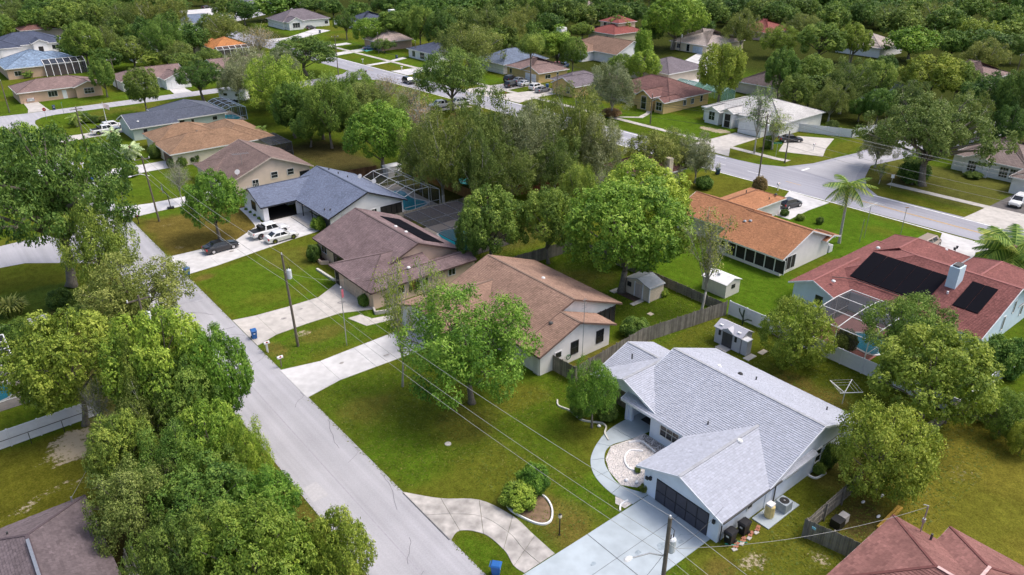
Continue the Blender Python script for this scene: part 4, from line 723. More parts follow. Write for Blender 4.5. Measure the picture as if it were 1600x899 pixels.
far("dark brown roofed house beside the road near the far right lamp pole", 168, 112, wT, roofmat("far_umber_roof", (.12, .09, .09)), [(172, 186, 108, 120, 'y', 'hh', 2.8, .4)])
far("maroon roofed shed in the left corner behind the navy roofed house", 48, 345, wT, rMa, [(44, 60, 340, 350, 'x', 'hh', 3, .4)])
# ------------------------------------------------------------------ trees
LEAF = dict(
    bright=leafmat("bright_green_leaves", (.080, .175, .022), (.195, .355, .038), (.400, .560, .085)),
    green=leafmat("mid_green_leaves", (.062, .135, .024), (.150, .265, .040), (.330, .460, .085)),
    dark=leafmat("dark_green_leaves", (0.048, 0.104, 0.023), (0.107, 0.201, 0.032), (0.251, 0.368, 0.073)),
    olive=leafmat("olive_green_leaves", (0.077, 0.124, 0.026), (0.168, 0.236, 0.043), (0.371, 0.434, 0.120)),
    yellow=leafmat("yellow_green_leaves", (.095, .165, .020), (.225, .320, .036), (.450, .540, .090)),
    moss=leafmat("grey_moss_leaves", (0.133, 0.164, 0.068), (0.267, 0.310, 0.138), (0.501, 0.536, 0.324)),
    rust=leafmat("rusty_brown_leaves", (0.204, 0.143, 0.061), (0.361, 0.252, 0.110), (0.595, 0.453, 0.181)),
    palm=leafmat("palm_green_leaves", (0.079, 0.176, 0.029), (0.196, 0.326, 0.056), (0.455, 0.569, 0.114)),
    silver=leafmat("silver_palm_leaves", (0.219, 0.319, 0.162), (0.470, 0.603, 0.324), (0.814, 0.971, 0.535)))
def crown_mesh(name, seed, Rr, zb, H, nl, lr, spr, m_, L, Wd, hang=0., sig=.16, flat=1., fill=.4, lump=.18, nz=.5, low=-.55):
    g = np.random.default_rng(seed); rz = (H-zb)/2; c0 = np.array([0, 0, (H+zb)/2]); lob = []
    k = 0
    for i in range(nl):
        z = 1-2*(i+.5)/nl; ph = i*2.39996+g.uniform(-.3, .3)
        if z < low: continue
        d = np.array([math.sqrt(1-z*z)*math.cos(ph), math.sqrt(1-z*z)*math.sin(ph), z]); rl = Rr*g.uniform(*lr)
        q = (1-rl/Rr*.85)*(1+g.uniform(-lump, lump)); lob.append((c0+d*np.array([Rr, Rr, rz])*q, d, rl))
    for i in range(int(nl*fill)):
        d = g.normal(size=3); d /= np.linalg.norm(d); rl = Rr*g.uniform(*lr); lob.append((c0+d*np.array([Rr, Rr, rz])*g.uniform(.15, .5), d, rl))
    P = []; Nn = []; T = []
    for c, d, rl in lob:
        lt = g.normal()*.13; n = int(spr*(rl/(Rr*.25))**2); u = g.normal(size=(n, 3)); u /= np.linalg.norm(u, axis=1)[:, None]
        u = u[(u@d > -.35)]; n = len(u); rr_ = rl*g.uniform(.72, 1.06, (n, 1)); ctr = c+u*rr_*np.array([1, 1, flat]); st = g.normal(size=n)*.13
        p = ctr[:, None, :]+g.normal(size=(n, m_, 3))*sig*np.array([1, 1, .7]); nn = (u*.75+np.array([0, 0, .45]))[:, None, :]+g.normal(size=(n, m_, 3))*nz
        P.append(p.reshape(-1, 3)); Nn.append(nn.reshape(-1, 3)); T.append((.5+lt+st[:, None]+g.normal(size=(n, m_))*.13).ravel())
    P = np.concatenate(P); Nn = np.concatenate(Nn); T = np.clip(np.concatenate(T), 0, 1); Nn /= np.linalg.norm(Nn, axis=1)[:, None]
    P[:, 2] = np.maximum(P[:, 2], .15)
    t = g.normal(size=P.shape); 
    if hang: t = t*(1-hang)*.6+np.array([0, 0, -1.])*hang
    t -= Nn*(t*Nn).sum(1)[:, None]*(1 if not hang else .3); t /= np.linalg.norm(t, axis=1)[:, None]+1e-9; b = np.cross(Nn, t); b /= np.linalg.norm(b, axis=1)[:, None]+1e-9
    sc = g.uniform(.7, 1.3, (len(P), 1)); t = t*L/2*sc; b = b*Wd/2*sc
    V = np.stack([P-t, P-b*1.0+t*.1, P+t, P+b+t*.1], 1).reshape(-1, 3); nf = len(P)
    me = bpy.data.meshes.new(name); me.vertices.add(len(V)); me.vertices.foreach_set("co", V.ravel().astype(np.float32)); me.loops.add(nf*4); me.loops.foreach_set("vertex_index", np.arange(nf*4, dtype=np.int32))
    me.polygons.add(nf); me.polygons.foreach_set("loop_start", np.arange(0, nf*4, 4, dtype=np.int32)); me.update()
    a = me.attributes.new("tone", 'FLOAT', 'FACE'); a.data.foreach_set("value", T.astype(np.float32)); me.materials.append(LEAF["green"])
    return me, lob
def trunk_mesh(name, seed, Rr, zb, H, lob, r0, lean=.3, twigs=0, tips=14):
    rr = random.Random(seed); b = MB(); fork = Vector((rr.uniform(-lean, lean), rr.uniform(-lean, lean), zb*.75+.3)); top = Vector((0, 0, zb+(H-zb)*.55))
    b.tube([(0, 0, -.1), (fork.x*.2, fork.y*.2, .35), fork*.55, fork], [r0*1.5, r0*1.05, r0*.9, r0*.8], 8)
    b.tube([fork, fork.lerp(top, .5)+Vector((rr.uniform(-.3, .3), rr.uniform(-.3, .3), 0)), top], [r0*.75, r0*.45, r0*.15], 6)
    for c, d, rl in lob[:tips*3:3] if len(lob) > tips*2 else lob[:tips]:
        c = Vector(c); st = fork.lerp(top, rr.uniform(0, .5)); mid = st.lerp(c, .5)+Vector((rr.uniform(-.4, .4), rr.uniform(-.4, .4), rr.uniform(0, .6)))*Rr/5
        b.tube([st, mid, c, c+Vector(d)*rl*.7], [r0*.42, r0*.26, r0*.12, r0*.04], 5)
        for k in range(twigs):
            e = c+Vector((rr.gauss(0, 1), rr.gauss(0, 1), rr.gauss(.3, 1))).normalized()*rl*1.2; b.tube([c.lerp(mid, rr.uniform(0, .6)), c.lerp(e, .5)+Vector((0, 0, .1)), e], [r0*.09, r0*.06, r0*.025], 4)
    b.smooth = True; return b.mesh(name)
TREES = {}
def variant(kind, seeds, R0, zb, H, r0, cargs, targs={}, bk=None):
    out = []
    for sd_ in seeds:
        cm, lob = crown_mesh("leaf_crown", sd_, R0, zb, H, **cargs); tm = trunk_mesh("tree_trunk", sd_+50, R0, zb, H, lob, r0, **targs); tm.materials.append(bk or bark); out.append((cm, tm))
    TREES[kind] = (out, R0, H)
variant('laurel', (1, 2, 3), 5, 1.9, 8.5, .3, dict(nl=46, lr=(.17, .29), spr=170, m_=8, L=.24, Wd=.13, fill=.12, sig=.12, lump=.22, nz=.42))
variant('loose', (4, 5, 6), 5, 1.6, 8, .26, dict(nl=50, lr=(.15, .27), spr=130, m_=8, L=.22, Wd=.11, fill=.25, lump=.32, sig=.17), dict(twigs=4, tips=20))
variant('oak', (7, 8), 9, 3.0, 10.5, .55, dict(nl=110, lr=(.09, .17), spr=190, m_=8, L=.30, Wd=.15, flat=.6, fill=.45, lump=.3, sig=.18, low=-.4), dict(twigs=2, lean=.9, tips=26))
variant('mossy', (9, 10, 11), 6, 1.2, 9.5, .32, dict(nl=60, lr=(.14, .25), spr=125, m_=8, L=.30, Wd=.10, hang=.2, fill=.5, lump=.34, sig=.2), dict(twigs=4, tips=22), bark_pale)
variant('round', (12, 13), 3.4, .25, 4.8, .16, dict(nl=70, lr=(.14, .25), spr=110, m_=7, L=.15, Wd=.09, fill=.2, sig=.09, low=-.85, lump=.14))
variant('far', (14, 15, 16), 5, 1.6, 9, .3, dict(nl=44, lr=(.16, .32), spr=36, m_=7, L=.48, Wd=.28, fill=.4, lump=.3, sig=.26))
variant('pine', (17,), 3.2, 7.5, 13, .2, dict(nl=22, lr=(.26, .42), spr=75, m_=7, L=.32, Wd=.09, fill=.6, sig=.3, lump=.3), dict(tips=8))
variant('sparse', (18, 19), 2.4, 1.8, 8.5, .13, dict(nl=16, lr=(.22, .34), spr=18, m_=6, L=.2, Wd=.09, fill=.8, sig=.22, lump=.4), dict(twigs=14, tips=24), bark_pale)
variant('bare', (20,), 3.5, 1.5, 7, .16, dict(nl=22, lr=(.25, .4), spr=9, m_=4, L=.24, Wd=.1, fill=.8, sig=.4, lump=.3), dict(twigs=18, tips=26), bark_pale)
variant('tall', (21, 22), 2.6, 2.0, 10, .22, dict(nl=44, lr=(.2, .36), spr=80, m_=7, L=.25, Wd=.13, fill=.7, sig=.18, lump=.34))
variant('bush', (23, 24), 1.5, .05, 2.0, .05, dict(nl=28, lr=(.22, .38), spr=90, m_=6, L=.13, Wd=.08, fill=.3, sig=.07, low=-.9, lump=.18))
ntree = [0]
def put_tree(g, W, H, kind, pal, label, group=None, name=None, rz=None):
    vs_, R0, H0 = TREES[kind]; i = ntree[0]; ntree[0] += 1; cm, tm = vs_[i % len(vs_)]; rr = random.Random(i*13+5)
    nm = name or {'oak': 'oak_tree', 'pine': 'pine_tree', 'bush': 'bush', 'round': 'rounded_tree', 'bare': 'bare_tree'}.get(kind, 'leafy_tree')
    t = thing(nm, label, 'bush' if kind == 'bush' else 'tree', (g.x, g.y, 0), rr.uniform(0, 6.28) if rz is None else rz, group)
    t.scale = (W/2/R0, W/2/R0, H/H0)
    c = bpy.data.objects.new("crown", cm); col.objects.link(c); c.parent = t; c.material_slots[0].link = 'OBJECT'; c.material_slots[0].material = LEAF[pal]
    k = bpy.data.objects.new("trunk", tm); col.objects.link(k); k.parent = t
    return t
ZB = dict(laurel=.22, loose=.2, oak=.28, mossy=.12, round=.05, far=.18, pine=.57, sparse=.2, bare=.2, tall=.2, bush=.02)
def tree(cx, ty, by, W, kind, pal, label, group=None):
    """crown centre column cx, crown top ty, trunk foot by and crown width W as surveyed in the photograph; turned into metres on the ground"""
    bx = cx; H = 8
    for _ in range(6):
        g = at(bx, by); k = proj(g)[2]; r = W/2/k*.86; 
        lo, hi = 1.0, 30
        for _ in range(30):
            H = (lo+hi)/2; zb = ZB[kind]*H; rz = (H-zb)/2; x, y, s = proj((g.x, g.y, (H+zb)/2)); dd = math.hypot(g.x, g.y); el = math.atan2(CH, dd)
            topy = y-s*math.sqrt((rz*math.cos(el))**2+(r*math.sin(el))**2)
            if topy > ty: lo = H
            else: hi = H
        bx += (cx-x)
    return put_tree(g, 2*r, max(H, 1.0), kind, pal, label, group)
T_ = tree
# left foreground
T_(72, 212, 448, 270, 'oak', 'dark', "huge spreading live oak with dark crown shading the side street at the left edge")
T_(150, 318, 474, 118, 'loose', 'green', "yellow topped tree growing in front of the huge live oak by the side street")
T_(30, 198, 300, 130, 'laurel', 'bright', "bright green tree just above the huge live oak at the left edge")
T_(215, 405, 530, 168, 'loose', 'olive', "pale olive airy tree reaching over the street below the side street mouth")
T_(105, 490, 664, 190, 'laurel', 'yellow', "broad yellow green tree above the white fence at the left")
T_(255, 488, 690, 175, 'laurel', 'bright', "tall dense green tree beside the street left of the first blue bin")
T_(335, 520, 690, 115, 'laurel', 'bright', "vivid green tree leaning over the pale street edge")
T_(235, 600, 735, 120, 'mossy', 'olive', "dull olive tree deep in the middle of the street side thicket")
T_(330, 632, 772, 125, 'laurel', 'bright', "low vivid green tree at the street edge below the leaning green tree")
T_(392, 668, 790, 70, 'loose', 'bright', "small bright tree poking furthest onto the street")
T_(195, 650, 790, 110, 'laurel', 'green', "drooping green tree between the sandy patch and the thicket")
T_(210, 725, 862, 150, 'loose', 'olive', "twiggy olive tree with bleached branches beside the dark purple roof")
T_(320, 722, 862, 165, 'laurel', 'green', "wide olive green tree in the lower middle of the thicket")
T_(418, 735, 850, 118, 'laurel', 'bright', "green tree with pointed leafy sprays over the street near the bottom")
T_(290, 815, 960, 120, 'laurel', 'dark', "shaded dark tree in the bottom of the thicket")
T_(400, 792, 985, 190, 'laurel', 'yellow', "large yellow green tree at the bottom edge left of the street")
T_(525, 808, 960, 118, 'laurel', 'yellow', "smaller yellow green tree at the bottom edge closest to the street")
T_(262, 700, 800, 70, 'bare', 'moss', "grey leafless tree standing in the thicket")
T_(150, 585, 690, 60, 'bare', 'olive', "bare branched small tree under the broad yellow green tree")
for r in ((300, 560, 715, 120, 'laurel', 'green', "green crown closing the gap below the tall dense street tree"), (360, 690, 800, 110, 'laurel', 'green', "green crown in the middle of the thicket near the street edge"), (275, 670, 800, 120, 'loose', 'green', "green crown in the thicket's centre beside the grey bare tree"),
          (340, 790, 915, 120, 'laurel', 'green', "green crown at the thicket's lower middle above the big yellow green tree"), (465, 835, 980, 120, 'laurel', 'bright', "bright crown between the two yellow green trees at the bottom edge"), (225, 540, 705, 90, 'loose', 'green', "green crown between the yellow green tree and the tall dense tree"), (250, 830, 960, 100, 'loose', 'dark', "dark crown at the bottom left of the thicket")): T_(*r)
# front gardens
T_(333, 272, 374, 98, 'laurel', 'bright', "bright round tree with forked trunk on the brown lawn above the black sedan")
T_(278, 250, 318, 46, 'bare', 'moss', "leafless pale tree between the taupe roofed house and the basketball hoop")
T_(620, 402, 604, 66, 'sparse', 'yellow', "thin straggly tree by the pale driveway in front of the maroon brown roofed house")
T_(672, 400, 545, 66, 'sparse', 'bright', "thin tree with scattered bright leaves before the peach garage wall")
T_(735, 460, 630, 222, 'loose', 'bright', "large full green tree on the front lawn of the tan brown roofed house")
T_(928, 566, 668, 84, 'loose', 'bright', "feathery bright green small tree beside the porch of the grey roofed house")
# back gardens in the middle
T_(1005, 252, 400, 165, 'laurel', 'bright', "rear one of the two great bright green trees in the middle")
T_(978, 282, 456, 208, 'laurel', 'bright', "front one of the two great bright green trees, forked trunk by the garden shed")
T_(858, 300, 412, 100, 'laurel', 'green', "mid green tree left of the great bright tree above the tan brown roof")
T_(768, 297, 412, 118, 'laurel', 'green', "dark leafy tree beside the flat dark pool screen")
T_(738, 330, 424, 60, 'laurel', 'dark', "low dark tree hugging the corner of the flat pool screen")
T_(592, 167, 274, 120, 'laurel', 'bright', "bright green tree with pale twin trunk behind the slate blue roofed house")
T_(905, 262, 352, 66, 'loose', 'green', "thin green tree between the great bright trees and the wooden fence piece")
T_(938, 262, 340, 34, 'bare', 'moss', "bleached bare tree poking up behind the great bright trees")
T_(1108, 322, 488, 92, 'sparse', 'olive', "tall pale barked sparse tree beside the white roofed shed")
LM = [("navy roofed house", 41, 308), ("blue tile roof", 36, 265), ("orange hip roof", 90, 262), ("mauve brown roof", 80, 225), ("pink white house", 56, 224), ("cream brick ranch house", 33, 226), ("purple grey hip roof at the road end", 140, 311), ("white chimney house", 160, 289), ("pinkish peaked roof", 139, 240), ("low navy roof", 140, 211), ("steel blue roof", 148, 182), ("pale yellow house", 146, 168),
      ("yellow arched house", 148, 125), ("white tile roof", 150, 96), ("brown gabled roof", 184, 178), ("red two storey house", 214, 203), ("low house with the grey van", 222, 168), ("crimson roof", 261, 172), ("tan grey roof in the wood", 258, 129), ("faded pink roof in the wood", 229, 85), ("bend of the white vinyl fence", 160, 78), ("corner house at the right edge", 154, 48), ("lilac roof at the top edge", 258, 280), ("purple grey roof by the lamp pole", 173, 143), ("white tile house's far yard", 175, 95), ("small navy roof in the wood", 193, 90), ("top left corner shed", 52, 345), ("far silver roof", 73, 268)]
USED = set()
def where(g, W, pal, what):
    sz = 'small' if W < 48 else 'wide' if W > 78 else 'mid sized'; pw = {'green': 'mid green', 'olive': 'grey olive', 'dark': 'very dark', 'bright': 'light green', 'yellow': 'yellowish'}[pal]; L_ = sorted(LM, key=lambda q: (q[1]-g.x)**2+(q[2]-g.y)**2)
    d0 = math.hypot(g.x, g.y); px = proj((g.x, g.y, 4))[0]
    for q in L_[:5]:
        dx = px-proj((q[1], q[2], 3))[0]; dd = d0-math.hypot(q[1], q[2]); rel = ('left of' if dx < 0 else 'right of') if abs(dx) > 22 else ('behind' if dd > 0 else 'in front of'); rel2 = ' just' if math.hypot(q[1]-g.x, q[2]-g.y) < 22 else ''
        for ex in ('', ' and farther back' if dd > 0 else ' and nearer the camera'):
            lb = f"{sz} {pw} {what}{rel2} {rel} the {q[0]}{ex if rel.endswith('of') and rel != 'in front of' else ''}"
            if lb not in USED and len(lb.split()) <= 16: USED.add(lb); return lb
    return f"{sz} {pw} {what} left or right of the {L_[0][0]}"
gm = "grey green mossy oaks behind the pool cages"
for r in ((690, 178, 322, 120), (755, 160, 305, 125), (820, 172, 300, 120), (745, 215, 330, 90), (800, 235, 322, 90), (868, 215, 310, 95), (905, 148, 285, 110), (935, 190, 292, 90), (655, 205, 300, 80)):
    T_(*r, 'mossy', 'moss' if r[0] in (820, 935) else 'olive' if r[0] % 2 else 'olive', {690: "weeping olive tree right behind the white pool cage corner", 755: "weeping olive tree in the middle of the belt behind the pool screens", 820: "weeping olive tree above the reddish fence behind the pool screens", 745: "low weeping tree just beyond the grey fence by the flat screen", 800: "low drooping tree left of the reddish fence", 868: "drooping olive tree above the reddish fence end", 905: "tall olive tree at the right end of the belt by the arterial road", 935: "tall drooping tree nearest the lone blue bin verge", 655: "drooping tree beside the bright twin trunk tree"}.get(r[0], "grey lichened drooping tree in the belt behind the pool cages"), gm)
T_(715, 190, 300, 60, 'mossy', 'rust', "rusty brown crowned tree among the weeping grey green trees")
T_(660, 150, 250, 90, 'bare', 'rust', "bare brownish tree behind the bright twin trunk tree")
T_(1025, 205, 282, 100, 'loose', 'olive', "dark olive tree at the arterial verge left of the lone blue bin")
T_(1090, 215, 286, 68, 'mossy', 'moss', "silvery grey tree touching the lone blue bin on the arterial verge")
T_(1055, 205, 268, 70, 'mossy', 'green', "green tree between the dark olive and the silvery grey tree")
T_(1212, 170, 234, 60, 'sparse', 'yellow', "thin yellow green tree by the black sedan on the rounded drive")
T_(1188, 128, 240, 56, 'sparse', 'green', "leggy green topped tree beside the tall pole on the arterial")
T_(1245, 468, 570, 124, 'round', 'yellow', "dense dome shaped yellow green tree beside the grey plastic shed")
T_(1425, 460, 588, 160, 'loose', 'green', "spreading green tree beside the swimming pool of the red roofed house")
T_(1462, 512, 668, 200, 'laurel', 'yellow', "large golden green tree over the white fence corner")
T_(1384, 630, 770, 172, 'round', 'yellow', "big dome of yellow green leaves at the gable end of the grey roofed house")
T_(1572, 610, 680, 84, 'round', 'green', "rounded green bush tree behind the dark wood fence at the right edge")
T_(1600, 660, 712, 50, 'round', 'yellow', "small yellow green dome cut by the right edge")
T_(1460, 155, 290, 218, 'oak', 'olive', "very wide grey green live oak on the corner lawn across the arterial road")
T_(1375, 195, 262, 60, 'mossy', 'moss', "grey lichen covered oak limb tree overhanging the side street mouth")
T_(1378, 250, 288, 30, 'sparse', 'yellow', "young tree with yellow green leaves near the yellow street sign")
T_(1128, 72, 170, 78, 'laurel', 'yellow', "yellow green tree between the maroon roof and the white tile roof")
T_(958, 105, 184, 90, 'mossy', 'moss', "silver grey oak by the pavement left of the yellow arched house")
T_(705, 84, 172, 120, 'loose', 'dark', "dark olive oak between the arterial road and the white pickup")
T_(735, 44, 116, 108, 'mossy', 'olive', "weeping olive tree left of the steel blue roof")
T_(830, 54, 134, 46, 'pine', 'green', "tall single pine before the pale yellow house")
T_(870, 42, 112, 56, 'tall', 'bright', "upright bright green tree behind the pale yellow house")
T_(895, 60, 116, 46, 'laurel', 'green', "round green tree by the dark trailer behind the yellow houses")
T_(1006, 38, 128, 30, 'tall', 'bright', "narrow bright green column tree in front of the brown gabled roof")
T_(1005, 82, 135, 60, 'laurel', 'bright', "leafy green tree below the narrow column tree")
T_(972, 86, 132, 50, 'laurel', 'green', "dark green tree right of the brown gabled roof")
T_(1055, -4, 78, 104, 'laurel', 'bright', "great light green tree at the top beside the red roofed two storey house")
T_(1160, 22, 80, 64, 'mossy', 'olive', "greyish tree near the crimson roof at the top")
T_(845, 160, 225, 90, 'loose', 'olive', "olive tree overhanging the arterial road above the mossy row")
T_(1130, 60, 100, 36, 'bare', 'moss', "leafless shrub tree beside the lamp pole lawn")
# left middle distance
T_(160, 96, 152, 44, 'laurel', 'green', "rounded dark green tree at the corner of the cream brick ranch house")
T_(221, 108, 180, 56, 'laurel', 'dark', "very dark tree standing at the near kerb of the cross street")
T_(312, 100, 158, 82, 'oak', 'dark', "grey dark oak arching over the cross street by the white trailer")
T_(368, 95, 160, 60, 'mossy', 'moss', "pale grey green tree behind the blue grey roof's pool cage")
T_(432, 98, 192, 100, 'loose', 'bright', "bright lime green tree left of the tall dark row")
T_(455, 135, 216, 62, 'laurel', 'green', "medium green tree below the bright lime tree")
T_(512, 122, 232, 86, 'loose', 'green', "tall green tree in the dark row behind the brown back yard")
T_(545, 160, 230, 60, 'laurel', 'dark', "dark green tree right of the tall row, beside the bright twin trunk tree")
T_(475, 60, 118, 108, 'laurel', 'dark', "dark rounded oak at the curve where the arterial road comes in")
T_(440, 80, 132, 56, 'mossy', 'moss', "pale grey tree in front of the dark rounded oak")
T_(405, 40, 100, 84, 'bare', 'rust', "brownish thin crowned tree before the mauve half hidden roof")
T_(390, 80, 134, 80, 'mossy', 'moss', "silver grey mossy tree beside the mauve half hidden roof")
T_(350, 26, 70, 70, 'mossy', 'olive', "olive tree right above the bright orange roof")
T_(130, 36, 108, 60, 'laurel', 'green', "tall green tree left of the silver roof among the top left trees")
T_(165, 45, 100, 50, 'mossy', 'olive', "thin grey green tree over the silver roof at the top left")
T_(205, 60, 108, 70, 'laurel', 'dark', "dark broad tree behind the mauve pink roof")
T_(255, 36, 105, 66, 'loose', 'green', "green tree left of the small far palm")
T_(325, 78, 112, 50, 'laurel', 'dark', "dark tree in front of the orange roof's pool cage")
T_(276, 68, 108, 56, 'loose', 'olive', "olive tree before the orange roof at its left")
T_(575, 30, 74, 54, 'laurel', 'bright', "light green tree left of the pinkish peaked roof")
T_(540, 22, 62, 40, 'oak', 'dark', "dark tree by the white chimney house")
T_(612, 12, 72, 52, 'tall', 'green', "tall dark green tree behind the pinkish peaked roof")
T_(655, 12, 78, 54, 'laurel', 'green', "green tree behind the low navy roof")
T_(690, 22, 84, 56, 'laurel', 'dark', "dark tree above the dark olive oak near the arterial road")
T_(600, 62, 82, 40, 'loose', 'dark', "small dark tree before the pinkish peaked roof")
T_(760, 14, 74, 70, 'mossy', 'olive', "big olive tree below the lilac roofed house at the top")
T_(800, 24, 84, 58, 'mossy', 'olive', "grey olive tree right of the tall grasses behind the steel blue roof")
T_(847, -6, 48, 60, 'laurel', 'green', "tall green tree at the top edge right of the lilac roof")
T_(1218, 45, 92, 60, 'loose', 'yellow', "yellowish tree in front of the crimson roofed pink house")
for r in ((420, 108, 172, 96, 'mossy', 'olive', "grey olive tree filling behind the lime green tree"), (500, 138, 218, 84, 'laurel', 'green', "second green tree of the tall dark row, left side"), (535, 150, 228, 70, 'laurel', 'dark', "dark green tree inside the tall row beside the brown yard"),
          (482, 178, 230, 64, 'laurel', 'green', "low green tree at the near end of the tall dark row"), (570, 132, 188, 74, 'loose', 'olive', "olive tree between the tall row and the arterial road lawn"), (602, 116, 176, 62, 'bare', 'rust', "thin reddish twigged tree on the arterial road lawn"), (640, 132, 182, 66, 'bare', 'rust', "bare brown tree left of the white pickup"),
          (556, 114, 168, 60, 'loose', 'green', "green tree at the back of the tall row"), (625, 158, 216, 70, 'mossy', 'olive', "olive tree behind the bright twin trunk tree's right side"), (455, 160, 212, 60, 'laurel', 'dark', "dark tree above the shaggy fan palm")): T_(*r)
# the oak wood on the right: a few hundred metres of separate crowns
wood = "oaks of the wood across the arterial road"
rows = [(1222, 80, 158, 62, 'green'), (1255, 25, 60, 64, 'olive'), (1285, 40, 100, 84, 'green'), (1335, 40, 100, 60, 'yellow'), (1345, 6, 50, 56, 'dark'), (1300, 8, 56, 60, 'green'), (1395, 12, 60, 60, 'olive'), (1425, 45, 95, 84, 'bright'),
 (1480, 14, 62, 66, 'green'), (1530, 32, 78, 62, 'yellow'), (1490, 50, 95, 56, 'green'), (1575, 10, 60, 60, 'green'), (1540, 66, 116, 74, 'olive'), (1585, 55, 100, 60, 'dark'), (1270, 90, 150, 70, 'green'), (1320, 100, 178, 84, 'olive'),
 (1365, 96, 170, 70, 'green'), (1245, 120, 180, 60, 'dark'), (1300, 130, 190, 66, 'olive'), (1375, 140, 196, 56, 'green'), (1385, 88, 130, 40, 'dark'), (1460, 88, 162, 104, 'yellow'), (1420, 130, 186, 70, 'olive'), (1500, 100, 165, 60, 'green'), (1545, 120, 215, 100, 'dark'), (1590, 115, 230, 80, 'dark'), (1510, 150, 240, 80, 'olive'), (1575, 170, 250, 60, 'dark'), (1345, 155, 190, 44, 'green'),
 (1440, 0, 40, 60, 'green'), (1250, -5, 40, 60, 'dark'), (1210, 5, 50, 50, 'dark'), (1520, -4, 36, 60, 'green')]
WL = {'green': "mid green crown in the oak wood across the arterial road", 'olive': "grey olive crown in the oak wood across the arterial road", 'yellow': "sunlit yellowish crown in the oak wood across the arterial road", 'bright': "bright light green crown in the oak wood across the arterial road", 'dark': "very dark crown in the oak wood across the arterial road"}
for cx, ty, by, W_, p_ in rows: T_(cx, ty, by, W_, 'mossy' if p_ == 'olive' else 'far' if by < 100 else 'laurel', p_, where(at(cx, by), W_, p_, 'oak crown'), wood)
wl2 = {'green': "mid green tree in the dense top left wood", 'olive': "grey olive tree in the dense top left wood", 'dark': "very dark tree in the dense top left wood", 'bright': "light green tree in the dense top left wood"}
for cx, ty, by, W_, p_ in [(20, 0, 42, 60, 'olive'), (12, 18, 56, 46, 'olive'), (60, 4, 46, 60, 'dark'), (50, 14, 56, 46, 'green'), (100, 2, 50, 60, 'green'), (88, 18, 56, 54, 'dark'), (150, 6, 60, 56, 'dark'), (190, 10, 66, 60, 'olive'), (185, 30, 72, 44, 'dark'), (235, 5, 62, 60, 'olive'), (225, 30, 84, 50, 'dark'), (270, 0, 60, 56, 'olive'), (262, 20, 78, 44, 'dark'), (300, 40, 88, 56, 'dark'), (350, 0, 34, 40, 'dark'), (380, 2, 40, 50, 'dark'), (255, 60, 92, 46, 'green'), (110, 52, 92, 44, 'green'), (290, 84, 118, 60, 'dark'), (330, 100, 124, 36, 'dark'), (125, 60, 100, 50, 'green'), (170, 76, 112, 60, 'dark'), (235, 80, 110, 50, 'green')]:
    T_(cx, ty, by, W_, 'mossy' if p_ == 'olive' else 'far', p_, where(at(cx, by), W_, p_, 'tree'), "trees of the dense top left wood")
wl3 = {'green': "mid green tree in the dark belt along the top centre", 'dark': "very dark tree in the dark belt along the top centre", 'olive': "olive tree in the dark belt along the top centre", 'bright': "light green tree in the dark belt along the top centre"}
for cx, ty, by, W_, p_ in [(450, 0, 20, 50, 'dark'), (490, -2, 22, 50, 'dark'), (520, 0, 30, 40, 'dark'), (560, 5, 40, 44, 'green'), (600, -8, 28, 50, 'dark'), (640, 4, 44, 50, 'green'), (680, 0, 46, 56, 'green'), (720, 12, 60, 60, 'dark'), (750, -6, 26, 50, 'green'), (880, 0, 52, 60, 'dark'), (920, 8, 50, 56, 'dark'), (955, 2, 50, 60, 'dark'), (990, 4, 44, 50, 'dark'), (860, 22, 62, 50, 'dark'), (1110, 2, 50, 60, 'dark'), (1150, -2, 42, 60, 'dark'), (1190, 0, 46, 60, 'dark'), (965, 26, 60, 40, 'green'), (790, 42, 88, 50, 'dark'), (830, 36, 82, 40, 'green'), (770, 48, 92, 40, 'green'), (640, 36, 70, 44, 'dark'), (1100, 30, 72, 40, 'dark'), (705, 50, 90, 50, 'olive'), (820, 12, 60, 50, 'olive'), (1020, 30, 74, 40, 'dark'), (910, 36, 62, 36, 'green')]:
    T_(cx, ty, by, W_, 'mossy' if p_ == 'olive' else 'far', p_, where(at(cx, by), W_, p_, 'tree'), "trees of the dark belt along the top")
FARH = [o for o in list(col.objects) if o.get('category') == 'house' and math.hypot(o.location.x, o.location.y) > 150]; FART = [o for o in list(col.objects) if o.get('category') == 'tree']
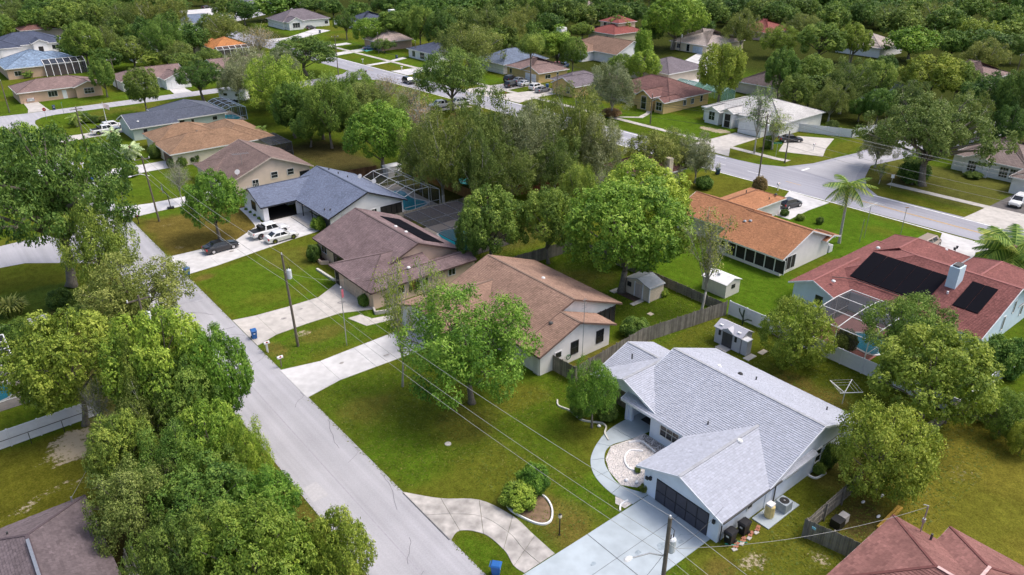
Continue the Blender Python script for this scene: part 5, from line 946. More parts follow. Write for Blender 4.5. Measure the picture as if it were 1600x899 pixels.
# more crowns beyond, seen along the top edge and from a step to the side
rr = random.Random(99); belt = []; lite = [crown_mesh("woodland", 70+i, 5, 1.6, 9, 20, (.24, .42), 11, 6, L=.95, Wd=.6, fill=.3, lump=.3, sig=.35)[0] for i in range(3)]
for k in range(420):
    x = rr.uniform(-60, 620); y = rr.uniform(40, 520)
    if math.hypot(x, y) < 300: continue
    px_, py_, s_ = proj((x, y, 4))
    if py_ > 20 or 118-5 < x < 150 and y < 330 or 236 < x < 275 and y < 300: continue
    belt.append((x, y, rr.uniform(5, 8), rr.uniform(8, 12), .5 if rr.random() < .3 else .28))
for k in range(40):
    x = rr.uniform(215, 420); y = rr.uniform(-20, 300); px_, py_, s_ = proj((x, y, 4))
    if px_ < 1600 or py_ > 260: continue
    belt.append((x, y, rr.uniform(5, 7.5), rr.uniform(8, 12), .3))
for k in range(190):
    x = rr.uniform(160, 340) if k % 2 else rr.uniform(-40, 125); y = rr.uniform(20, 300) if k % 2 else rr.uniform(235, 400); px_, py_, s_ = proj((x, y, 4))
    if not (-30 < px_ < 1640 and -10 < py_ < 150): continue
    if any(math.hypot(o.location.x+8-x, o.location.y+7-y) < 17 or abs((o.location.x+8)*y-(o.location.y+7)*x)/math.hypot(x, y) < 11 and 0 < math.hypot(o.location.x+8, o.location.y+7)-math.hypot(x, y) < 26 for o in FARH): continue
    if (128 < y < 200 and 160 < x < 240) or (100 < x < 128) or (x < 60 and 245 < y < 262) or (90 < x < 130 and y > 355) or any(math.hypot(t_.location.x-x, t_.location.y-y) < 6.5 for t_ in FART): continue
    pal_ = rr.choice(['dark', 'green', 'olive', 'dark', 'dark', 'green']); FART.append(put_tree(Vector((x, y, 0)), rr.uniform(10, 15), rr.uniform(7.5, 11), 'mossy' if pal_ == 'olive' else 'far', pal_, where(Vector((x, y, 0)), rr.choice((40, 60, 60)), pal_, 'crown'), "crowns filling the woods"))
VV = []; TT = []
for i, (x, y, r_, h_, tn) in enumerate(belt):
    me = lite[i % 3]; v = np.empty(len(me.vertices)*3, np.float32); me.vertices.foreach_get("co", v); v = v.reshape(-1, 3); a = i*1.3; c, s_ = math.cos(a), math.sin(a)
    VV.append(np.stack([(v[:, 0]*c-v[:, 1]*s_)*r_/5+x, (v[:, 0]*s_+v[:, 1]*c)*r_/5+y, v[:, 2]*h_/9], 1)); q = np.empty(len(me.polygons), np.float32); me.attributes["tone"].data.foreach_get("value", q); TT.append(np.clip(q*.7+tn-.2, 0, 1))
VV = np.concatenate(VV); TT = np.concatenate(TT); nf = len(TT); me = bpy.data.meshes.new("woodland"); me.vertices.add(len(VV)); me.vertices.foreach_set("co", VV.ravel()); me.loops.add(nf*4); me.loops.foreach_set("vertex_index", np.arange(nf*4, dtype=np.int32)); me.polygons.add(nf); me.polygons.foreach_set("loop_start", np.arange(0, nf*4, 4, dtype=np.int32)); me.update()
me.attributes.new("tone", 'FLOAT', 'FACE').data.foreach_set("value", TT.astype(np.float32)); me.materials.append(LEAF['green']); o = bpy.data.objects.new("woodland", me); col.objects.link(o); tag(o, "far woodland closing the view along the top edge", "woodland", None, "stuff")
# bushes
BU = [(205, 268, 0, 16, 12, 'green', "small clipped bush beside the cream house drive", 268), (268, 262, 0, 12, 10, 'dark', "dark bush at the corner of the cream house garage", 262)]
def bush(px, py, w_, h_, pal, label, group=None): g = at(px, py); k = proj(g)[2]; return put_tree(g, w_/k, h_/k/.86, 'bush', pal, label, group)
bush(205, 276, 24, 16, 'green', "small clipped bush in the middle of the strip beside the cream house drive"); bush(268, 262, 12, 12, 'dark', "dark shrub at the near corner of the cream garage")
bush(285, 260, 16, 12, 'green', "green shrub against the cream side wall"); bush(303, 254, 22, 12, 'dark', "long dark shrub further along the cream side wall")
bush(173, 256, 38, 26, 'dark', "dark spreading shrub left of the silver green palm"); bush(245, 247, 22, 18, 'dark', "dark hedge bush by the cream house front door")
bush(150, 192, 14, 9, 'dark', "ball shaped bush on the corner lawn near the flagpole"); bush(162, 191, 14, 8, 'olive', "low brown green bush beside the flagpole"); bush(128, 192, 30, 14, 'green', "spiky green hedge bush on the corner lawn")
bush(491, 408, 22, 22, 'dark', "clipped round bush in the planter before the peach house porch"); bush(502, 398, 20, 16, 'dark', "second dark bush in the planter before the peach house porch")
bush(570, 478, 20, 16, 'green', "boxy clipped bush in the small planter by the peach garage corner"); bush(600, 470, 34, 26, 'olive', "grey olive shrub beside the peach garage side wall"); bush(640, 458, 34, 28, 'green', "leafy shrub below the peach house side windows")
bush(500, 358, 26, 16, 'bright', "bright shrub at the end of the white house porch wall")
bush(990, 524, 44, 24, 'green', "low leafy shrub clump along the wooden fence in the back yard"); bush(1035, 462, 18, 10, 'bright', "small bright shrub at the foot of the tan shed"); 
bush(905, 650, 30, 26, 'green', "green shrub under the feathery tree by the porch"); bush(948, 655, 34, 30, 'dark', "dark green shrub against the stone clad wall")
bush(1290, 728, 30, 34, 'dark', "dark shrub between the white gable wall and the big dome tree"); bush(1278, 738, 22, 14, 'green', "low shrub in the curved planter by the gable wall")
bush(1006, 768, 14, 12, 'olive', "small olive shrub at the corner of the garage in the white gravel"); bush(996, 738, 10, 8, 'dark', "tiny shrub in the white gravel near the down pipe")
bush(1562, 585, 64, 52, 'palm', "mixed flowering shrub mass at the corner of the red roofed house"); bush(1318, 548, 34, 30, 'olive', "shrub beside the dark pool screen wall")
bush(1100, 295, 28, 16, 'green', "shrub by the corner of the small maroon roofed house"); bush(1186, 300, 22, 20, 'rust', "dark red leaved shrub at the foot of the tall arterial pole")
bush(1200, 232, 18, 16, 'green', "rounded bush beside the trunk on the rounded drive lawn"); bush(1425, 284, 46, 28, 'dark', "dark spiky palm bush under the wide corner oak")
bush(1225, 337, 14, 8, 'dark', "first low shrub beside the orange roof drive"); bush(1250, 344, 14, 8, 'green', "second low shrub behind the orange roof ridge"); bush(1280, 350, 12, 9, 'dark', "third low shrub near the tall queen palm")
bush(1486, 414, 18, 10, 'green', "little green shrub at the foot of the garden lamp"); bush(20, 540, 34, 30, 'green', "dense green bush in the curved bed by the white fence left"); bush(38, 530, 28, 30, 'green', "taller green bush in the curved bed by the white fence left")
bush(95, 480, 36, 24, 'dark', "dark shrub behind the short white fence at the left"); bush(40, 570, 30, 18, 'palm', "small spiky palm shrub by the pool deck at the left"); bush(130, 505, 40, 26, 'dark', "dark undergrowth shrub below the pale olive tree")
bush(955, 182, 30, 10, 'rust', "russet ground shrub at the foot of the silver grey oak"); bush(1298, 208, 20, 16, 'olive', "olive shrub growing over the white vinyl fence"); bush(1520, 278, 26, 8, 'dark', "low dark hedge below the gridded windows")
for i in range(7):
    bush(160+i*0-120+i*7, 160-i*1.2, 12, 8, 'dark', "low hedge shrub along the cream brick ranch house wall", "hedge shrubs along the cream brick ranch house")
# strappy iris clump in the curved bed
def strap_plant(px, py, w_, h_, n, label, pal='palm', name="strap_leaf_plant", cat="plant"):
    g = at(px, py); k = proj(g)[2]; Rr = w_/k/2; Hh = h_/k; t = thing(name, label, cat, (g.x, g.y, 0)); b = MB(); r = random.Random(int(px))
    for i in range(n):
        a = r.uniform(0, 6.28); q = r.random()**.5; base = Vector((math.cos(a)*q*Rr*.45, math.sin(a)*q*Rr*.45, 0)); o = Vector((math.cos(a+r.uniform(-.5, .5)), math.sin(a), 0))*Rr*r.uniform(.3, .62); h = Hh*r.uniform(.6, 1.0)
        s = Vector((-o.y, o.x, 0)).normalized()*Rr*.035; p0 = base; p1 = base+o*.45+Vector((0, 0, h*.8)); p2 = base+o+Vector((0, 0, h*r.uniform(.5, .95))); tn = r.random()
        b.face([p0-s, p0+s, p1+s, p1-s], tn); b.face([p1-s, p1+s, p2+s*.2, p2-s*.2], tn)
    b.build("leaf_clump", LEAF[pal], t, "stuff"); return t
bush(812, 787, 58, 28, 'bright', "dense base of the strappy plant clump nearest the curved stained driveway"); bush(832, 768, 50, 38, 'bright', "dense green base of the taller strappy plant clump")
strap_plant(812, 785, 54, 30, 900, "near tuft of long strappy green leaves in the white edged lawn bed", 'palm'); strap_plant(832, 768, 46, 36, 800, "taller rear tuft of strappy green leaves in the white edged lawn bed", 'bright')
strap_plant(1545, 566, 60, 44, 260, "pampas like spray of arching leaves beside the red roofed house", 'silver'); strap_plant(20, 492, 60, 30, 220, "arching cycad with brown and green fronds at the left edge", 'olive')
strap_plant(75, 640, 40, 26, 90, "fallen pale frond plant beside the long white fence", 'olive'); strap_plant(30, 578, 26, 16, 120, "spiky agave like plant near the left pool screen", 'palm')
# palms
def frond(name, L, n, droop, wd, fan=False):
    b = MB(); r = random.Random(3)
    if fan:
        for i in range(n):
            a = -1.15+2.3*i/(n-1); d = Vector((math.cos(a), math.sin(a), 0)); p0 = Vector((L*.45, 0, .02)); p1 = p0+d*L*.35+Vector((0, 0, -.03)); p2 = p0+d*L*.6+Vector((0, 0, -droop*.5)); s = Vector((-d.y, d.x, 0))*wd
            b.face([p0, p1-s, p2, p1+s], r.random())
        b.tube([(0, 0, 0), (L*.25, 0, .05), (L*.45, 0, .02)], [.03, .025, .02], 4, tone=.6)
    else:
        P = [Vector((L*t, 0, L*(.32*t-droop*t*t))) for t in [i/10 for i in range(11)]]; b.tube(P, [.05*(1-.08*i) for i in range(11)], 4, tone=.7)
        for i in range(n):
            t = .12+.86*i/n; k = min(9, int(t*10)); p = P[k].lerp(P[k+1], t*10-k); l = L*.24*math.sin(math.pi*min(1, t*.85+.15))+.15
            for sg in (-1, 1):
                q = p+Vector((l*.55, sg*l, -l*(.45+.3*r.random()))); s = Vector((wd, 0, 0)); b.face([p-s, p+s, q+s*.3, q-s*.3], r.random())
    return b.mesh(name)
PF = dict(feather=frond("palm_frond", 3.0, 30, .62, .045), date=frond("palm_frond", 2.9, 34, .42, .05), fan=frond("palm_frond", 1.7, 15, .5, .07, True))
for m_ in PF.values(): m_.materials.append(LEAF["palm"])
def palm(px, py, ty, style, nf, label, pal='palm', sc=1.0, tr=.17, hh=None, skirt=0, group=None):
    g = at(px, py); H = hh or height(px, py, px, ty); r = random.Random(int(px*7)); t = thing("palm_tree", label, "palm", (g.x, g.y, 0), r.uniform(0, 6), group); b = MB()
    n = 9; b.tube([(0, 0, -.1)]+[(.02*i, .01*i, H*i/n) for i in range(1, n+1)], [tr*1.5]+[tr*(1.05-.02*i+(.05 if i % 2 else 0)) for i in range(1, n+1)], 8); b.build("trunk", bark_pale if style == 'feather' and H > 5 else bark, t)
    if style == 'date':
        b = MB(); b.blob((.15, .05, H-.1), (tr*1.8, tr*1.8, .6), 9, 6, 2, .15); b.build("boot", mat("palm_boot", (.16, .12, .07), .9, .3, 8), t)
    for i in range(nf):
        f = bpy.data.objects.new("frond", PF[style]); col.objects.link(f); f.parent = t; el = -1.0+1.9*(i/nf) if style != 'feather' else -.45+1.5*(i/nf)
        f.location = (.02*n, .01*n, H); f.rotation_euler = (r.uniform(-.15, .15), -el+.25, i*2.39996+r.uniform(-.2, .2)); s_ = sc*r.uniform(.85, 1.1); f.scale = (s_, s_, s_)
        f.material_slots[0].link = 'OBJECT'; f.material_slots[0].material = LEAF['olive' if el < -.75 else pal]
    if skirt:
        b = MB()
        for i in range(skirt): a = i*2.1; b.tube([(math.cos(a)*.3, math.sin(a)*.3, H-.1), (math.cos(a)*.6, math.sin(a)*.6, H-.9), (math.cos(a)*.55, math.sin(a)*.55, H-2.2)], [.06, .13, .04], 5)
        b.build("dead_frond", mat("dead_palm_frond", (.30, .20, .12), .9, .3), t)
    return t
palm(1311, 380, 292, 'feather', 16, "tall queen palm with dead brown skirt beside the orange roofed house", skirt=6, sc=1.15)
palm(1572, 424, 388, 'date', 46, "stout date palm with full round head at the right edge by the pale drive", sc=1.75, tr=.34)
palm(205, 247, 232, 'date', 34, "silver green pindo palm with drooping fronds on the far lawn", 'silver', .82, .26)
palm(178, 226, 208, 'date', 22, "second silver green palm behind the white pickup", 'silver', .7, .18)
palm(121, 198, 184, 'feather', 12, "short dark trunk palm on the corner lawn beside the crossing", 'palm', .62, .2)
palm(410, 224, 203, 'fan', 26, "shaggy fan palm between the bluish cage and the brown back yard", 'palm', 1.0, .22)
palm(299, 62, 40, 'fan', 22, "far cabbage palm with round yellowish head left of the orange roof", 'palm', 1.3, .2)
palm(924, 54, 27, 'fan', 24, "tall shaggy palm at the top left of the black trailer", 'olive', 1.5, .22)
palm(914, 54, 38, 'fan', 18, "shorter shaggy palm next to the tall one near the trailer", 'olive', 1.2, .2)
palm(45, 122, 112, 'fan', 20, "small fan palm before the mottled blue tile roof", 'palm', 1.1, .2)
palm(1425, 288, 276, 'feather', 14, "low feather palm under the wide corner oak", 'dark', .6, .18) 
# ------------------------------------------------------------------ vehicles
paint = {k: mat("car_paint_"+k, c, .28, .02, 3, 0, 0, .1, None, .5, .8) for k, c in dict(black=(.012, .012, .016), white=(.78, .78, .78), silver=(.42, .43, .45), blue=(.03, .07, .16), beige=(.42, .33, .27), red=(.35, .02, .02), grey=(.2, .21, .23)).items()}
chrome = mat("chrome", (.6, .6, .62), .2, 0, 1, metal=1); tail = mat("tail_light_red", (.45, .01, .01), .3, 0); headm = mat("head_light_glass", (.75, .77, .8), .15, 0); cargl = glassmat("car_glass", (.015, .018, .022), .05)
def loft(b, st):
    ring = lambda x, hw, zb, zs, zt: [(x, -hw*.9, zb), (x, -hw, zb+.14), (x, -hw*1.0, zs-.16), (x, -hw*.92, zs), (x, -hw*.5, zt), (x, hw*.5, zt), (x, hw*.92, zs), (x, hw, zs-.16), (x, hw, zb+.14), (x, hw*.9, zb)]
    P = []; n = 10
    for s in st: P += ring(*s)
    F = [(k*n+j, k*n+(j+1) % n, (k+1)*n+(j+1) % n, (k+1)*n+j) for k in range(len(st)-1) for j in range(n)]+[tuple(range(n)), tuple(range(len(st)*n-1, (len(st)-1)*n-1, -1))]
    b.faces(P, [f[::-1] for f in F])
SPEC = dict(
 sedan=dict(L=4.85, W=1.84, st=[(-2.42, .76, .38, .74, .78), (-2.3, .88, .25, .98, 1.03), (-1.6, .91, .2, 1.0, 1.05), (-.9, .92, .2, .96, .98), (.7, .92, .2, .94, .96), (1.2, .91, .2, .88, .96), (1.95, .87, .2, .78, .84), (2.3, .78, .25, .64, .68), (2.42, .66, .32, .52, .54)], cab=(-1.95, 1.15, .92, -.95, .3, 1.44), wx=(-1.4, 1.42), wr=.33),
 suv=dict(L=4.7, W=1.9, st=[(-2.35, .82, .42, .95, 1.0), (-2.25, .9, .3, 1.06, 1.1), (-1.4, .93, .28, 1.06, 1.1), (.8, .93, .28, 1.02, 1.06), (1.3, .92, .28, .98, 1.06), (2.0, .88, .3, .9, .96), (2.3, .8, .35, .74, .78)], cab=(-2.2, 1.25, 1.0, -1.85, .45, 1.70), wx=(-1.35, 1.4), wr=.37),
 hatch=dict(L=4.1, W=1.78, st=[(-2.05, .76, .4, .85, .9), (-1.95, .86, .27, .96, 1.0), (-1.1, .89, .22, .98, 1.02), (.7, .89, .22, .94, .98), (1.1, .88, .22, .9, .98), (1.7, .84, .24, .8, .86), (2.03, .72, .3, .62, .66)], cab=(-1.95, 1.1, .94, -1.35, .2, 1.5), wx=(-1.2, 1.25), wr=.33),
 pickup=dict(L=5.7, W=1.98, st=[(-2.85, .92, .5, 1.08, 1.1), (-2.75, .95, .45, 1.14, 1.16), (-.9, .97, .42, 1.14, 1.16), (-.85, .97, .42, 1.1, 1.14), (1.2, .97, .42, 1.1, 1.16), (1.6, .96, .42, 1.06, 1.16), (2.4, .94, .42, 1.0, 1.08), (2.8, .88, .5, .86, .9)], cab=(-.95, 1.55, 1.08, -.75, .85, 1.88), wx=(-1.75, 1.85), wr=.42),
 van=dict(L=5.0, W=1.95, st=[(-2.5, .88, .4, 1.1, 1.12), (-2.42, .95, .3, 1.14, 1.16), (1.2, .96, .3, 1.12, 1.16), (1.6, .94, .3, 1.04, 1.12), (2.3, .88, .32, .86, .92), (2.5, .76, .4, .7, .74)], cab=(-2.42, 1.7, 1.1, -2.3, .75, 1.95), wx=(-1.5, 1.55), wr=.36))
CARS = {}
def build_car(kind, pm, label, cat, loc, rz, group=None):
    s = SPEC[kind]; t = thing({'sedan': 'sedan_car', 'suv': 'suv', 'hatch': 'hatchback_car', 'pickup': 'pickup_truck', 'van': 'van'}[kind], label, cat, loc, rz, group); b = MB(); loft(b, s['st']); b.smooth = False; b.build("body", pm, t)
    x0, x1, zb, r0, r1, zt = s['cab']; hw = s['W']/2*.9; hr = s['W']/2*.70; zm = zb+(zt-zb)*.86
    A = [(x0, -hw, zb), (x1, -hw, zb), (x1, hw, zb), (x0, hw, zb)]; q = lambda t_: [(x0+(r0-x0)*t_, -(hw+(hr-hw)*t_), zb+(zt-zb)*t_), (x1+(r1-x1)*t_, -(hw+(hr-hw)*t_), zb+(zt-zb)*t_), (x1+(r1-x1)*t_, hw+(hr-hw)*t_, zb+(zt-zb)*t_), (x0+(r0-x0)*t_, hw+(hr-hw)*t_, zb+(zt-zb)*t_)]
    B_ = q(.9); Cc_ = [(r0+.12, -hr*.86, zt), (r1-.12, -hr*.86, zt), (r1-.12, hr*.86, zt), (r0+.12, hr*.86, zt)]
    b = MB(); b.faces(A+B_+Cc_, [(0, 1, 5, 4), (1, 2, 6, 5), (2, 3, 7, 6), (3, 0, 4, 7), (4, 5, 9, 8), (5, 6, 10, 9), (6, 7, 11, 10), (7, 4, 8, 11), (8, 9, 10, 11)]); b.build("cabin", pm, t)
    def glass(f, a0, a1, t0=.12, t1=.86, nm="window"):
        lo, hi = q(t0), q(t1); i, j = f; p = Vector(lo[i]).lerp(Vector(lo[j]), a0); p2 = Vector(lo[i]).lerp(Vector(lo[j]), a1); p3 = Vector(hi[i]).lerp(Vector(hi[j]), a1); p4 = Vector(hi[i]).lerp(Vector(hi[j]), a0); n = (p2-p).cross(p4-p).normalized()*.012
        b = MB(); V = [p+n, p2+n, p3+n, p4+n, p-n, p2-n, p3-n, p4-n]; b.faces(V, [(0, 1, 2, 3), (7, 6, 5, 4), (0, 4, 5, 1), (1, 5, 6, 2), (2, 6, 7, 3), (3, 7, 4, 0)]); b.build(nm, cargl, t)
    glass((1, 2), .07, .93, .06, .88, "windscreen"); glass((3, 0), .09, .91, .14, .86, "rear_window")
    for f in ((0, 1), (2, 3)):
        for a0, a1 in (((.1, .47), (.51, .86)) if f == (0, 1) else ((.14, .49), (.53, .9))): glass(f, a0, a1)
    for wx in s['wx']:
        for sg in (-1, 1):
            y = sg*(s['W']/2-.13); b = MB(); r_ = s['wr']; b.tube([(wx, y-.12, r_), (wx, y+.12, r_)], r_, 14); w_ = b.build("wheel", rubber, t); b = MB(); b.tube([(wx, y+sg*.115, r_), (wx, y+sg*.135, r_)], r_*.62, 10); b.build("rim", chrome, w_)
            b = MB(); b.tube([(wx, sg*(s['W']/2-.02)-.01, r_+.02), (wx, sg*(s['W']/2+.004)+.0, r_+.02)], r_*1.16, 14); b.build("wheel_arch", black, t)
    xf = s['st'][-2][0]; xr = s['st'][1][0]; zf = s['st'][-2][3]; zr = s['st'][1][3]
    for sg in (-1, 1):
        b = MB(); b.box(xf-.12, sg*s['W']*.38-.2, zf-.18, xf+.04, sg*s['W']*.38+.2, zf-.02); b.build("headlight", headm, t)
        b = MB(); b.box(xr-.08, sg*s['W']*.39-.17, zr-.34, xr+.1, sg*s['W']*.39+.17, zr-.06); b.build("tail_light", tail, t)
        b = MB(); b.box(x1-.35, sg*(hw+.12)-.09, zb+.02, x1-.22, sg*(hw+.12)+.09, zb+.18); b.build("mirror", pm, t)
    b = MB(); b.box(s['st'][-1][0]-.05, -.5, s['st'][-1][2]+.02, s['st'][-1][0]+.02, .5, s['st'][-1][2]+.16); b.build("grille", black, t)
    b = MB(); b.box(s['st'][0][0]-.03, -.25, s['st'][0][2]+.1, s['st'][0][0]+.01, .25, s['st'][0][2]+.24); b.build("number_plate", white, t)
    if kind == 'pickup': b = MB(); b.box(-2.7, -.78, 1.0, -.98, .78, 1.19); b.build("bed_cover", black, t); b = MB(); b.beam((-1.9, -.8, 1.22), (-1.05, -.8, 1.75), .05, .05); b.beam((-1.9, .8, 1.22), (-1.05, .8, 1.75), .05, .05); b.box(-1.5, -.75, 1.2, -1.0, .75, 1.7); b.build("folded_cover", black, t)
    return t
def car(kind, colour, x, y, rz, label, cat=None, group=None):
    cat = cat or {'sedan': 'car', 'hatch': 'car', 'suv': 'suv', 'pickup': 'pickup truck', 'van': 'van'}[kind]
    if kind not in CARS: CARS[kind] = build_car(kind, paint[colour], label, cat, (x, y, .05), rz, group); return CARS[kind]
    t = dup(CARS[kind], (x, y, .05), rz, label, group, None, {'body': paint[colour], 'cabin': paint[colour], 'mirror': paint[colour]})
    if not group and 'group' in t: del t['group']
    return t
car('sedan', 'black', 30.1, 101.4, R(3), "black sedan with red tail lights on the pale driveway beneath the forked round tree")
car('pickup', 'white', 37.6, 102.4, R(3), "white pickup truck with black bed cover parked beside the white sedan")
car('sedan', 'white', 38.2, 99.6, R(2), "white sedan parked alongside the white pickup truck")
car('hatch', 'black', 107.0, 61.2, R(-10), "black compact car on the pale drive beside the orange roofed house")
car('hatch', 'white', 102.2, 65.2, R(178), "white compact car half hidden by the orange roof")
car('sedan', 'black', 141.0, 83.0, R(-38), "black sedan on the rounded drive before the white tile roofed house")
g = at(620, 128); car('suv', 'black', 111.8, 182.6, R(-93), "black suv driving along the arterial road")
g = at(685, 168); car('pickup', 'white', 102.2, 153.0, R(170), "white pickup truck parked below the dark olive oak")
g = at(717, 165); car('pickup', 'white', g.x, g.y, R(172), "second white pickup truck mostly hidden behind the dark olive oak")
car('suv', 'silver', 26.9, 223.2, R(90), "silver suv on the drive of the cream brick ranch house")
car('pickup', 'white', 33.8, 178.6, R(2), "white pickup truck with covered bed on the drive by the dark blue grey roof")
car('suv', 'white', 36.0, 181.6, R(4), "white suv half hidden behind the white pickup near the flagpole")
car('sedan', 'blue', 131.6, 238.4, R(-20), "dark blue car on the turquoise drive of the pinkish roofed house")
cl = [('suv', 'black', 797, 127, 20, "black suv furthest back by the pale yellow house garage"), ('suv', 'black', 799, 136, 15, "black suv nearest the pavement before the pale yellow house"), ('sedan', 'grey', 812, 129, 10, "dark grey car next to the white car before the yellow house garage"), ('sedan', 'white', 821, 134, 5, "white car at the yellow house garage beside the pine trunk"),
      ('suv', 'white', 838, 140, 10, "white suv on the right hand drive below the pine"), ('sedan', 'grey', 848, 144, 8, "dark grey car at the pavement end of the right hand drive below the pine"), ('suv', 'blue', 882, 106, 30, "blue car parked under trees behind the dark purple grey roof"), ('hatch', 'red', 872, 104, 20, "red car under trees left of the blue car"),
      ('pickup', 'white', 944, 55, -60, "white pickup by the black trailer and the red roofed two storey house"), ('sedan', 'black', 960, 57, -50, "black car by the red roofed two storey house at the top"), ('suv', 'white', 1130, 72, -20, "white car beside the grey van near the crimson roof"), ('van', 'grey', 1147, 73, -20, "grey van on the drive near the crimson roof"),
      ('hatch', 'black', 486, 46, 0, "small black off road buggy before the purple grey hip roof garage"), ('sedan', 'blue', 418, 8, 10, "blue parked car at the top edge near the far street"), ('sedan', 'white', 434, 5, 10, "white parked car at the top edge near the far street"), ('sedan', 'black', 322, 13, 20, "black car on the far street at the top left")]
for kd, c_, px, py, a, lb in cl: g = at(px, py); car(kd, c_, g.x, g.y, R(a), lb)
car('van', 'beige', 107.2, 39.6, R(0), "beige van by the garage of the red roofed house")
car('suv', 'white', 136.2, 38.6, R(185), "white suv on the dark drive cut by the right edge")
# caravan and trailers
def trailer(px, py, L, W_, H_, m_, rz, label, win=True):
    g = at(px, py); t = thing("caravan", label, "trailer", (g.x, g.y, 0), rz); b = MB(); b.prism([(-L/2, -W_/2), (L/2-.4, -W_/2), (L/2, -W_/2+.4), (L/2, W_/2-.4), (L/2-.4, W_/2), (-L/2, W_/2)], .55, H_); b.build("body", m_, t)
    b = MB(); b.box(-L/2-.03, -W_/2-.03, H_, L/2, W_/2+.03, H_+.1); b.build("roof", m_, t)
    if win:
        for x in (-L*.25, L*.2): b = MB(); b.box(x-.5, -W_/2-.03, 1.5, x+.5, -W_/2+.02, 2.1); b.build("window", darkgl, t)
    for x in (-.5, .5):
        for y in (-W_/2+.1, W_/2-.1): b = MB(); b.tube([(x, y-.1, .35), (x, y+.1, .35)], .35, 12); b.build("wheel", rubber, t)
    b = MB(); b.beam((L/2, 0, .5), (L/2+1.1, 0, .45), .1, .1); b.build("hitch", metal, t)
trailer(368, 158, 7, 2.5, 2.9, white, R(-50), "white caravan with dark stripe parked behind the bluish pool cage", True)
trailer(941, 53, 8, 2.4, 2.8, black, R(-30), "black box trailer beside the white pickup at the top")
# ------------------------------------------------------------------ wheelie bins, mailboxes
def build_bin(m_, label, loc, rz, group=None):
    t = thing("wheelie_bin", label, "bin", loc, rz, group); b = MB(); P = [(-.24, -.26, .05), (.24, -.26, .05), (.24, .22, .05), (-.24, .22, .05), (-.30, -.36, 1.0), (.30, -.36, 1.0), (.30, .32, 1.0), (-.30, .32, 1.0)]
    b.faces(P, [(3, 2, 1, 0), (0, 1, 5, 4), (1, 2, 6, 5), (2, 3, 7, 6), (3, 0, 4, 7), (4, 5, 6, 7)]); b.build("bin_body", m_, t)
    b = MB(); b.faces([(-.33, -.4, 1.0), (.33, -.4, 1.0), (.33, .36, 1.0), (-.33, .36, 1.0), (-.26, -.3, 1.1), (.26, -.3, 1.1), (.26, .28, 1.1), (-.26, .28, 1.1)], [(3, 2, 1, 0), (0, 1, 5, 4), (1, 2, 6, 5), (2, 3, 7, 6), (3, 0, 4, 7), (4, 5, 6, 7)]); b.build("lid", m_, t)
    b = MB(); b.beam((-.28, .42, .98), (.28, .42, .98), .05, .05); b.build("handle", m_, t)
    for x in (-.27, .27): b = MB(); b.tube([(x-.04, .26, .13), (x+.04, .26, .13)], .13, 10); b.build("wheel", rubber, t)
    b = MB(); b.box(-.1, -.335, .62, .1, -.31, .82); b.build("emblem", white, t)
    return t
bin0 = None; binblack = mat("bin_black", (.018, .018, .022), .5, .1); bindark = mat("bin_navy", (.01, .04, .10), .45, .1); binteal = mat("bin_teal", (.01, .10, .13), .45, .1)
for px, py, m_, a, lb in [(775, 899, binblue, 40, "bright blue recycling bin on the small grass strip at the bottom edge"), (398, 529, binblue, -10, "blue recycling bin on the stained end of the driveway by the two mailboxes"), (293, 430, binblue, 20, "blue recycling bin at the roadside corner of the pale driveway with the black sedan"), (143, 282, binblue, 0, "blue recycling bin at the mouth of the cream house drive"),
        (72, 213, bindark, 20, "dark blue bin by the driveway of the blue grey roofed house"), (85, 172, bindark, 0, "dark teal bin beyond the crossing near the stop sign"), (1121, 273, bindark, 60, "lone blue bin on the verge of the arterial road"), (648, 121, bindark, 0, "navy bin at the kerb behind the black suv"), (754, 149, binteal, 0, "green bin at the kerb by the yellow house drive"),
        (855, 138, binblue, 0, "blue bin beside the dark car under the pine"), (620, 92, bindark, 0, "dark bin on the lawn below the pinkish peaked roof"), (500, 52, bindark, 0, "dark bin at the far driveway of the purple grey hip roofed house"), (1208, 206, binteal, 0, "teal bin standing behind the black sedan near the white vinyl fence"), (1152, 243-30, bindark, 0, None), (1137, 846, binblack, -90, "first of two black bins beside the garage wall, nearer the driveway"), (1158, 832, binblack, -90, "second black bin beside the garage wall, nearer the yellow tank")]:
    if not lb: continue
    g = at(px, py)
    if m_ is binblack: g.y -= .15
    if bin0 is None: bin0 = build_bin(m_, lb, (g.x, g.y, .05), R(a))
    else: dup(bin0, (g.x, g.y, .04), R(a), lb, None, (1.15, 1.15, 1.1) if m_ is binblack else None, {'bin_body': m_, 'lid': m_, 'handle': m_})
def mailbox(px, py, pm, bm, label, double=False, H_=1.1):
    g = at(px, py); t = thing("mailbox", label, "mailbox", (g.x, g.y, 0)); b = MB(); b.box(-.05, -.05, 0, .05, .05, H_)
    if double: b.box(-.05, .25, 0, .05, .35, H_)
    b.beam((-.25, 0, H_), (.35, 0, H_), .1, .08); b.build("post", pm, t)
    b = MB(); b.tube([(-.32, 0, H_+.14), (.28, 0, H_+.14)], .14, 10); b.box(-.32, -.14, H_+.02, .28, .14, H_+.14); o = b.build("letter_box", bm, t); b = MB(); b.box(-.1, -.16, H_+.15, .08, -.14, H_+.3); b.build("flag", tail, o)
mailbox(419, 551, white, white, "white mailbox on a leaning white double post beside the blue bin", True); mailbox(440, 574, MATS["weathered_pole_wood"], white, "white mailbox on a dark post at the corner of the pale driveway"); mailbox(217, 350, black, black, "black mailbox at the brown lawn corner near the leaning utility pole"); mailbox(131, 268, white, white, "white T shaped mailbox by the cream house drive", False, 1.4)
